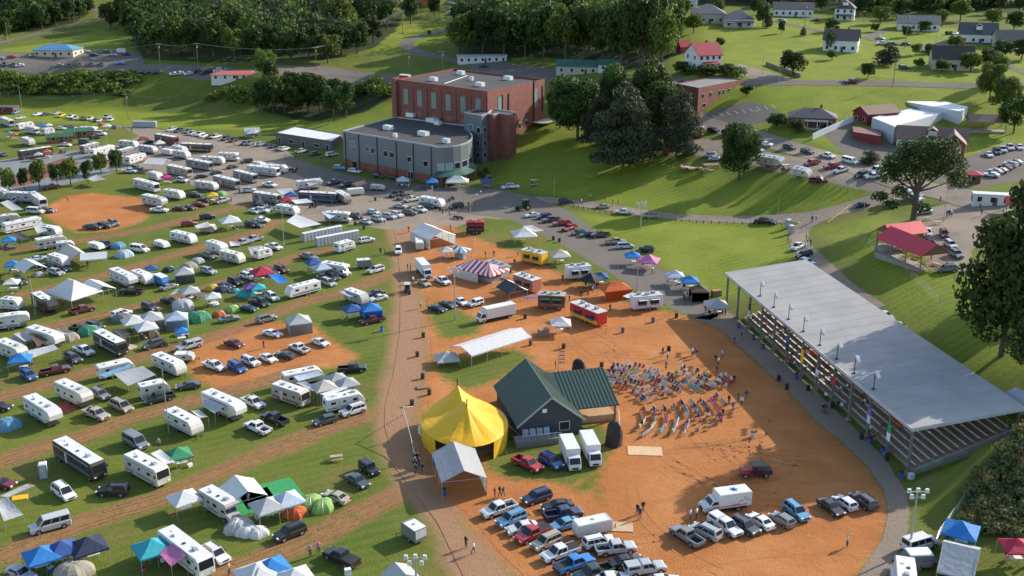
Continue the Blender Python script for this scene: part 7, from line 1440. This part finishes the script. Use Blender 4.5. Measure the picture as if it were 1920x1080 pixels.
# ---------------- people ----------------
SK=M((.42,.25,.17),.6,0,.15,name='skin');HAIR=M((.06,.04,.03),.8,0,.3,name='hair')
def trousers():
    m,nt,N,L,P=newmat('trousers');oi=N.new('ShaderNodeObjectInfo').outputs['Random'];c=ramp(N,L,oi,[(0,(.03,.045,.09)),(.35,(.05,.07,.13)),(.55,(.02,.02,.022)),(.75,(.28,.23,.16)),(1,(.1,.1,.11))]);L.new(c,P.inputs['Base Color']);P.inputs['Roughness'].default_value=.85;return m
TRO=trousers()
def person_mesh(pose):
    hip,knee=.92,.5
    if pose=='sit':
        J={'p':(0,0,.50),'c':(-.04,0,.92),'n':(-.03,0,1.06),'h0':(-.01,0,1.14),'h1':(.0,0,1.26)};legs=[((.02,s*.1,.5),(.42,s*.12,.50),(.44,s*.12,.1),(.58,s*.12,.05)) for s in (-1,1)];arms=[((-.04,s*.19,.98),(.06,s*.25,.74),(.26,s*.2,.64),(.34,s*.17,.62)) for s in (-1,1)]
    elif pose=='walk':
        J={'p':(0,0,.93),'c':(.02,0,1.32),'n':(.03,0,1.47),'h0':(.04,0,1.54),'h1':(.05,0,1.67)};legs=[((0,s*.09,.9),(.14*s,s*.1,.5),(.22*s-.04,s*.1,.09),(.22*s+.12,s*.1,.05)) for s in (-1,1)];arms=[((.02,s*.19,1.39),(-.12*s,s*.25,1.12),(-.16*s+.08,s*.26,.88),(-.16*s+.12,s*.26,.80)) for s in (-1,1)]
    else:
        J={'p':(0,0,.93),'c':(0,0,1.32),'n':(0,0,1.47),'h0':(.02,0,1.54),'h1':(.02,0,1.67)};legs=[((0,s*.09,.9),(.02,s*.11,.5),(0,s*.12,.09),(.15,s*.13,.05)) for s in (-1,1)];arms=[((0,s*.19,1.39),(.0,s*.27,1.1),(.12,s*.25,.88),(.15,s*.23,.80)) for s in (-1,1)]
    V=[J['p'],J['c'],J['n'],J['h0'],J['h1']];E=[(0,1),(1,2),(2,3),(3,4)];Rr=[.155,.17,.06,.085,.09];T=[]
    for l in legs: o=len(V);V+=l;E+=[(0,o),(o,o+1),(o+1,o+2),(o+2,o+3)];Rr+=[.1,.068,.045,.04]
    for l in arms: o=len(V);V+=l;E+=[(1,o),(o,o+1),(o+1,o+2),(o+2,o+3)];Rr+=[.062,.045,.033,.035]
    me=bpy.data.meshes.new('body');me.from_pydata(V,E,[]);ob=bpy.data.objects.new('tmp',me);C.objects.link(ob);ob.modifiers.new('s','SKIN');me.skin_vertices[0].data[0].use_root=True
    for i,r in enumerate(Rr): me.skin_vertices[0].data[i].radius=(r,r)
    m2=ob.modifiers.new('u','SUBSURF');m2.levels=1;m2.render_levels=1;dg=bpy.context.evaluated_depsgraph_get();out=bpy.data.meshes.new_from_object(ob.evaluated_get(dg));bpy.data.objects.remove(ob)
    hv_=J['n'][2]+.01;wz=J['p'][2]+.03
    b=MB();b.v=[tuple(v.co) for v in out.vertices];b.f=[tuple(p.vertices) for p in out.polygons]
    for p in out.polygons:
        c=p.center;arm=abs(c.y)>.2 and c.z>(.55 if pose=='sit' else .7)
        if c.z>hv_: m_=3 if (c.z>J['h1'][2]+.02 or c.x<J['h1'][0]-.045) else 2
        elif abs(c.y)>.15 and ((pose=='sit' and c.x>.12 and c.z>.56) or (pose!='sit' and c.z<1.05 and c.z>.74)): m_=2
        elif c.z<.1: m_=3
        elif c.z<wz or (pose=='sit' and c.z<.6 and c.x>.08): m_=1
        else: m_=0
        b.m.append(m_)
    # fingers, thumbs, nose
    for l in arms:
        p=Vector(l[3]);s=1 if p.y>0 else -1;d=Vector((.5,0,-.85)) if pose!='sit' else Vector((1,0,-.15))
        for i in range(4): q=p+Vector((0,0,0))+Vector((.0,(i-1.5)*.018,0));b.tube(q,q+d.normalized()*(.075-abs(i-1.4)*.008),.009,4,2,.007)
        b.tube(p+Vector((.01,-s*.02,.01)),p+Vector((.05,-s*.05,0)),.01,4,2,.008)
    n=Vector(J['h1']);b.add([(n.x+.08,-.012,n.z-.03),(n.x+.08,.012,n.z-.03),(n.x+.108,0,n.z-.035),(n.x+.082,0,n.z+.01)],[(0,1,2),(0,2,3),(1,3,2)],2)
    for s in (-1,1): b.box((n.x+.084,s*.032,n.z+.008),(.012,.02,.012),3)
    me=b.mesh('body',[CLOTH,TRO,SK,HAIR]);me.polygons.foreach_set('use_smooth',[True]*len(me.polygons));return me
PM={k:person_mesh(k) for k in ('stand','walk','sit')}
PC={'W':'white','K':'black','N':'navy','R':'red','B':'blue','J':'pale blue','Z':'grey','P':'pink','Y':'yellow','E':'dark green','Q':'lime','O':'orange','T':'tan','H':'magenta','S':'grey'}
def person(p,rz,pose,c,px=None,py=None,label=None,group=None):
    o=bpy.data.objects.new('person',PM[pose]);C.objects.link(o);o.location=p;o.rotation_euler=(0,0,rz);o.color=(*COL[c][1],1);o.scale=(1.06,1.06,1.04)
    if label: tag(o,label,'person',group)
    else: REG.append((o,px,py,{'stand':'standing person','walk':'walking person','sit':'seated person'}[pose]+' in top',PC[c],'person','people at the fairground'))
rs=random.Random(3)
for i,(p,a,blk,ring,k) in enumerate(SEAT):
    if rs.random()<.27:
        c=rs.choice('WKNRBJZPYEQOTH');ow=['first','second','third','fourth','fifth','sixth','seventh','eighth','ninth','tenth','eleventh','twelfth','thirteenth','fourteenth','fifteenth','sixteenth','seventeenth','eighteenth','nineteenth','twentieth']
        person((p.x,p.y,.04),a,'sit',c,label=f'seated person in {PC[c]} top, chair {k} of arc {ring}, {blk} seating block',group='seated audience')
PS='''18 1575 870 s K;18 1630 915 w W;18 408 935 s I;18 472 915 s P;18 1205 290 s K;18 1180 285 s K;18 1225 270 s D;18 1250 315 s K;18 1195 320 s D;18 1215 235 s K;18 1828 487 w K;18 1855 492 w N;18 1790 498 s R;19 940 625 s K;19 958 655 s N;19 982 605 s K;19 1335 665 s W;19 1382 655 s W;20 590 865 s J;13 518 635 s K;13 568 630 w R;13 710 650 s B;13 690 805 s R;13 380 515 s N;13 1290 665 s K;13 1310 645 s N;13 1370 625 s K;13 1490 770 s W;13 1575 765 s R;13 1600 770 s R;13 1450 750 s K;13 1520 760 s Z;13 1718 945 s N;13 1662 985 s B;13 735 740 s E;13 430 670 s K;13 1055 455 s W;13 45 320 s J;13 20 395 s K;16 1385 285 w K;16 1350 275 s W;16 1365 265 s R;16 1575 290 w J;16 1525 325 s K;16 1545 350 s Z;16 1535 410 w K;16 1155 375 s B;16 1165 300 w W;16 1130 270 s K;16 1270 395 s W;16 1290 400 s N;16 1665 185 s B;16 1720 155 s N;16 1625 635 s K;16 1695 610 s K;16 1720 650 s J;16 1755 600 s N;16 1580 740 s K;16 1655 690 w B;16 325 370 s R;16 1600 460 s Z;16 1640 490 s Z;16 1665 480 s K;16 1575 500 s K;10 1145 145 w K;10 1138 430 s N;10 1160 435 s Z;10 1178 530 s W;10 1165 530 s R;10 1235 715 s W;10 1720 335 s K;10 1785 330 s R;10 1460 130 s R;10 655 415 s W;10 970 310 s R;10 935 310 s K;10 1580 140 s W;10 1660 140 s K;10 1470 160 s Z;6 1685 750 w W;6 1640 830 s R;6 1595 840 s K;6 1450 900 s R;6 1400 890 s K;6 1520 880 s B;6 1205 720 s N;6 1250 690 s K;6 1095 700 s W;6 1145 700 s J;6 965 960 s W;6 920 960 s Z;6 490 495 s K;6 295 480 w N;6 440 850 s K;6 460 830 s N;6 1820 700 s K;7 585 700 s Q;7 520 735 s J;7 755 735 s O;7 795 735 s O;7 700 712 s R;8 328 868 w K;8 360 855 w W;8 285 1010 s K;8 295 1045 s N;8 318 1045 s K;8 1340 830 s K;8 1355 825 s N;8 1375 830 s J;8 1365 815 s W;8 1600 820 s K;8 1590 760 s W;8 1290 720 s B;5 510 795 s O;5 1420 675 s R;5 1798 740 s K;5 1735 800 s O;5 990 275 s K;5 1770 380 s W;5 1755 375 s J;5 1915 390 s W;9 660 410 s K;9 930 960 s R;9 940 985 s T;9 740 360 s W;9 700 365 s K;9 670 355 s R;9 770 350 s Z;9 200 410 s K;9 225 405 s N;9 250 400 s W;11 550 380 w K;12 1720 1075 s T;12 1195 125 s I;12 1350 250 s K;12 1430 240 s P;15 1725 265 s K;15 1195 1075 s K;15 60 215 s M;17 410 700 w K;17 430 705 w N;17 165 345 s R;17 195 370 s J;17 135 300 s Q;17 180 355 s R;17 430 610 s W;17 550 690 s J;17 520 675 s K;17 760 860 s W;20 790 90 s K;12 1860 520 s B;13 440 490 s N;13 1395 590 s K;13 605 600 s Z;10 1905 560 s K;10 1860 550 s Z'''
for e in PS.split(';'):
    t,x,y,m_,c=e.split();t=int(t);p=fpx(t,float(x),float(y));q=at(*p)
    c={'M':'R','D':'K','I':'T'}.get(c,c);person((q.x,q.y,q.z+.08),rs.uniform(0,6.28),'walk' if m_=='w' else 'stand',c,*p)
used_=set()
for i in range(58): # spectators on the benches
    x=rs.choice([rs.uniform(8,40),rs.uniform(8,64)]);k=rs.choice([0,1,2,3,5,7,8,9,10]);c=rs.choice('KNWBRZJEP')
    if (k,int(x)) in used_: continue
    used_.add((k,int(x)))
    g_=gw(x,1.62+k*1.08,.45+k*.37+.02);person(g_,GRZ-R(90),'sit',c,label=f'spectator in {PC[c]} top on grandstand row {k+1}, {int(x)} m from the far end',group='spectators in the grandstand')

# camp furniture under the canopies
g=MB();g.box((0,0,.42),(.52,.5,.05));g.box((-.26,0,.75),(.06,.5,.55))
for x,y in ((-.22,-.22),(.22,-.22),(.22,.22),(-.22,.22)): g.tube((x,y,0),(-x*.6,y,.42),.018,4,1)
CAMP=g.mesh('camp_chair',[CLOTH,STEEL])
g=MB();g.box((0,0,.74),(1.5,.75,.04));tt_=g.mesh('table_top',WHITE);TBK=[('table_top',tt_,-1)]
for s in (-1,1): g=MB();g.tube((s*.6,-.3,0),(s*.6,-.3,.73),.025,4);g.tube((s*.6,.3,0),(s*.6,.3,.73),.025,4);g.tube((s*.6,-.3,.3),(s*.6,.3,.3),.02,4);TBK.append(('leg',g.mesh('leg',STEEL),-1))
CLR=[('body',MB().box((0,0,.2),(.7,.42,.4)).mesh('body',[PAINT]),-1),('lid',MB().box((0,0,.43),(.72,.44,.07)).mesh('lid',WHITE),-1)]
rc=random.Random(11)
for pos,rz,s,p,wl in CAN:
    if wl: continue
    for k in range(rc.choice((1,2,3))):
        a=rc.uniform(0,6.28);d=s*rc.uniform(.25,.5);c=rc.choice('BKNRGEZ');x,y=pos.x+d*math.cos(a),pos.y+d*math.sin(a)
        o=bpy.data.objects.new('camp_chair',CAMP);C.objects.link(o);o.location=(x,y,h(x,y)+.02);o.rotation_euler=(0,0,rc.uniform(0,6.28));o.color=(*COL[c][1],1);REG.append((o,p[0]+k,p[1],'camp chair under a canopy',COL[c][0],'chair','camp chairs'))
    x,y=pos.x+rc.uniform(-.4,.4),pos.y+rc.uniform(-.4,.4);o=inst(TBK,'folding_table',(x,y,h(x,y)+.02),rz);REG.append((o,p[0],p[1],'folding table under a canopy','white','table','folding tables'))
    if rc.random()<.5: c=rc.choice('BRAW');x+=1.1;o=inst(CLR,'cooler',(x,y,h(x,y)+.02),rz+.4,COL[c][1]);REG.append((o,p[0],p[1],'cooler box',COL[c][0],'cooler','coolers'))
# ---------------- labels ----------------
ZN=[(40,125,'at the far left roadside lot'),(150,118,'on the roadside lot strip'),(200,95,'beside the blue-roofed shop'),(280,135,'on the road shoulder, left'),(380,132,'beside the salmon-roofed building'),(60,215,'at the foot of the left bank'),(150,220,'in the angled row below the bank'),(30,235,'at the camp\'s far left edge'),(60,270,'near the brown cabins'),(120,255,'by the green-roofed cabins'),(190,245,'by the bank toe pitches'),(70,295,'near the brown coach'),(280,262,'behind the maroon coach'),(360,255,'in the row under the grass bank'),(440,262,'in the bank row\'s right part'),(190,282,'on the court-side RV lot'),(240,290,'in the RV lot centre'),(330,278,'near the black-and-white motorhome'),(390,285,'in the RV lot\'s right part'),(450,305,'at the gravel by the RV lot'),(310,325,'below the RV lot'),(400,335,'above the ball diamond corner'),(330,385,'at the ball diamond\'s right edge'),(390,375,'on the grass right of the diamond'),(190,425,'on the ball diamond dirt'),(40,360,'behind the small court trees'),(70,385,'left of the ball diamond'),(40,420,'at the left edge under the diamond'),(110,415,'in the trailer cluster below the diamond'),(500,270,'in front of the white-roofed block'),(580,280,'near the school\'s left corner'),(660,315,'along the grey school wall'),(740,325,'by the school entrance side'),(840,340,'at the curved school entrance'),(510,310,'left of the striped motorhomes'),(500,350,'on the gravel\'s left part'),(600,360,'on the gravel lot centre'),(660,345,'before the silver trailer'),(700,405,'in the silver car rows'),(770,385,'at the row under the asphalt'),(840,380,'right end of the gravel rows'),(520,400,'above the toilets, left'),(620,405,'above the toilet rows'),(960,345,'at the drive below the lawn'),(1000,390,'by the green tractor'),(1050,410,'in the angled row by the lawn'),(1110,430,'lower in the angled lawn row'),(1170,455,'at the angled row\'s lower end'),(1150,388,'on the curved drive'),(1230,405,'on the curved drive\'s middle'),(1420,410,'on the drive\'s right end'),(1300,285,'on the gravel above the lawn'),(1330,235,'on the street behind the conifers'),(1380,245,'on the street by the brick building'),(1470,275,'in the street row'),(1590,300,'further down the street'),(1480,310,'on the gravel lane, left part'),(1560,320,'on the gravel lane centre'),(1640,325,'at the gravel lane\'s right end'),(1620,385,'on the entrance road'),(1710,370,'behind the oak'),(1870,275,'in the upper right lot'),(1880,315,'in the lower right lot row'),(1740,450,'beside the red pavilion'),(1790,490,'at the pavilion parking end'),(1500,460,'on the narrow back road'),(1680,600,'behind the grandstand'),(1560,235,'beside the brick bungalow'),(1670,80,'on the hill lane'),(1790,60,'by the steep-roofed white house'),(1740,95,'below the cream hill house'),(1560,150,'on the straight upper road'),(1470,35,'before the long hilltop house'),(860,20,'in the top edge lot'),(920,122,'before the motel block'),
(30,480,'in the left edge tents'),(70,490,'near the gable canopy'),(110,500,'near the silver trailer'),(170,480,'by the long gable marquee'),(220,465,'by the cabin tent'),(300,455,'on the open upper field'),(350,440,'by the tan folding camper'),(430,430,'by the upper white canopy'),(440,465,'left of the upper track trailers'),(30,570,'at the far left white trailers'),(90,560,'beside the big peaked marquee'),(160,570,'near the maroon pickup and marquee'),(230,520,'at the tall trailer pair'),(300,510,'by the blue canvas camper'),(350,510,'by the pale screen tents'),(390,500,'on the track right of the tents'),(350,560,'by the long grey tents'),(400,540,'near the yellow dome'),(450,530,'in the dark car and dome group'),(470,560,'near the turquoise tent'),(230,590,'in the middle white canopies'),(280,610,'by the brown tent'),(330,600,'near the pale screen tent'),(370,590,'by the green cabin tent'),(420,585,'near the orange dome'),(20,650,'at the left edge blue canopy'),(90,650,'under the maroon awning pitch'),(150,640,'by the green shade tent'),(210,640,'by the black and white motorhome'),(60,690,'below the blue canopy'),(290,640,'on the track by the van'),(360,650,'at the patch\'s left edge'),(440,640,'at the patch\'s upper edge'),(230,700,'by the broad grey tarp'),(310,700,'beside the slim white trailer'),(340,720,'right of the grey tarp'),(420,680,'on the dirt patch, left'),(480,665,'on the dirt patch, middle'),(550,650,'on the dirt patch, right'),(20,790,'at the left edge lower down'),(90,770,'by the tall white trailer'),(150,730,'by the red mat'),(190,750,'right of the red mat'),(280,740,'near the dark green pickup'),(340,780,'beside the tall dark pole'),(420,750,'by the pale-awning trailer'),(470,750,'beside the awning trailer, right'),(510,790,'at the two black-white pickups'),(140,840,'by the white-roofed black motorhome'),(250,830,'behind the cream motorhome'),(280,880,'beside the cream motorhome'),(390,840,'alone on the field'),(30,930,'under the left tarps'),(110,920,'near the portable toilet'),(200,915,'below the black motorhome'),(90,970,'above the blue canopies'),(80,1040,'among the blue canopies'),(150,1030,'by the navy canopy'),(350,935,'beside the truck camper'),(420,930,'right of the truck camper'),(460,980,'by the grey crumpled tents'),(290,1030,'left of the big motorhome'),(350,1030,'at the bottom motorhome'),(500,940,'by the white canopy pair'),(560,950,'near the orange tent'),(600,930,'near the green dome pair'),(670,880,'right on the lower field'),(540,1000,'on the lower track'),(510,1060,'at the bottom canopies'),(650,1040,'at the bottom edge, middle'),(760,1000,'alone below the track'),(790,890,'by the grey gable shelter'),(880,1030,'on the dirt lane, lower'),
(490,470,'left of the toilets'),(540,440,'beside the big porch tarp'),(640,455,'below the toilet rows'),(700,465,'by the blue tunnel tent'),(500,505,'near the crimson canopy'),(600,500,'near the cab-over camper'),(690,500,'by the small cargo trailer'),(560,540,'at the long white trailer'),(500,560,'left of the long white trailer'),(660,550,'by the slanted awning trailer'),(710,560,'at the lane\'s edge'),(680,590,'by the blue screen tent'),(560,600,'by the grey screen tent'),(500,590,'above the dirt patch'),(650,690,'right of the dirt patch'),(560,700,'in the four-trailer cluster'),(640,710,'by the navy-grey canopies'),(620,760,'below the trailer cluster'),
(760,470,'on the lane by the big white tent'),(790,500,'by the white box truck'),(830,530,'by the parked dirt cars'),(790,560,'left of the tall mast'),(840,570,'beside the tall mast'),(880,580,'at the red-cab box truck'),(830,440,'near the closed white marquee'),(880,430,'by the crimson drink stall'),(870,470,'at the small striped stall'),(900,500,'at the red striped tent'),(960,440,'near the peaked white stall'),(1000,480,'by the yellow lift machinery'),(1060,470,'by the silver-tan trailer'),(960,530,'by the salmon food trailer'),(1040,550,'by the green-awning truck'),(1090,510,'by the black stall canopy'),(1160,520,'beside the orange canopy'),(1110,585,'by the red food trailer'),(1210,560,'by the raised-hatch trailer'),(1200,480,'near the pink canopy'),(1270,500,'on the lane by the pale canopy'),(1300,530,'at the bright blue stall'),(1350,530,'left of the grandstand roof'),(1345,580,'at the grandstand\'s far corner'),(1010,620,'by the small white stall'),(900,640,'near the long white marquee'),(840,670,'at the lowered canopy'),(800,680,'on the lane left of it'),(780,780,'beside the bent pipe'),(1050,620,'on the open dirt'),(1160,600,'on the dirt under the trailer'),(1130,680,'behind the stage wing'),(1250,660,'behind the upper seats'),(1300,690,'at the upper seats\' back'),(1340,680,'in the shade beyond the seats'),(1370,720,'right of the seats in shade'),(1360,770,'at the seats\' right corner'),(1385,640,'on the shaded path edge'),(1420,640,'at the far grandstand front'),(1480,700,'at the grandstand front'),(1550,750,'at the grandstand front middle'),(1640,830,'at the near grandstand front'),(1690,900,'at the near grandstand corner'),(1410,820,'alone on the near arena'),
(1000,870,'left of the box trucks'),(1070,850,'behind the stage building'),(950,930,'at the lot\'s upper left'),(960,970,'in the left column of the lot'),(1030,950,'in the lot\'s dark car group'),(980,1000,'lower in the left column'),(1060,980,'beside the pale cargo trailer'),(1110,1010,'in the lot\'s right column'),(1040,1050,'in the lot\'s front rows'),(1180,1050,'at the lot\'s lower right'),(1200,960,'alone on the open dirt'),(1300,950,'beside the ambulance'),(1380,970,'in the row below the ambulance'),(1300,1000,'at that row\'s left end'),(1460,960,'in that row\'s right part'),(1580,940,'in the trio by the path'),(1590,1020,'by the flowers on the dirt'),(1720,1010,'on the path below the mast'),(1720,1050,'at the bottom right corner'),(1800,1020,'by the big grey tarp tent'),(1900,1040,'at the right bottom edge'),
(1090,200,'among the big school-side trees'),(1180,260,'in the big conifer group'),(1260,260,'at the conifer group\'s right'),(580,200,'left of the school'),(300,90,'along the road wood, left'),(420,100,'along the road wood, middle'),(560,110,'along the road wood, right'),(680,80,'by the upper road wood'),(900,100,'in the motel wood'),(1000,105,'behind the garage, left'),(1080,115,'behind the garage'),(1180,125,'behind the garage, right'),(1250,90,'beside the red-roofed house'),(1870,180,'at the right edge above the carport'),(1480,140,'above the retaining wall'),(1640,130,'on the sunny lawn'),(1840,130,'by the cream hill house')]
zp=np.array([(a,b) for a,b,_ in ZN],float)
OW=['leftmost','second','third','fourth','fifth','sixth','seventh','eighth','ninth','tenth','eleventh','twelfth']
OT={2:'two',3:'three',4:'four',5:'five',6:'six',7:'seven',8:'eight',9:'nine',10:'ten',11:'eleven',12:'twelve'}
buck={}
for q in REG:
    o,px,py,what,cw,cat,grp=q;i=int(np.argmin(((zp-np.array([px,py]))**2*np.array([1,1.6])).sum(1)))
    buck.setdefault((i,what,cw),[]).append(q)
for (i,what,cw),L_ in buck.items():
    L_.sort(key=lambda q:(q[1],q[2]));n=len(L_);z=ZN[i][2]
    for k,(o,px,py,_,_,cat,grp) in enumerate(L_):
        nm=f'{what[:-4]}in {cw} top' if what.endswith(' in top') else (f'{cw} {what}' if cw else what)
        if what.endswith(' in top'): nm=what.replace(' in top',f' in {cw} top')
        if n==1: lab=f'{nm} {z}'
        elif n<=12: lab=f'{nm} {z}, '+(f'{OW[k]} from left' if 0<k<n-1 else ('leftmost' if k==0 else 'rightmost'))+f' of {OT[n]}'
        else: lab=f'{nm} {z}, number {k+1} from left of {n}'
        w_=lab.split()
        if len(w_)>16: lab=' '.join(w_[:16])
        tag(o,lab,cat,grp)
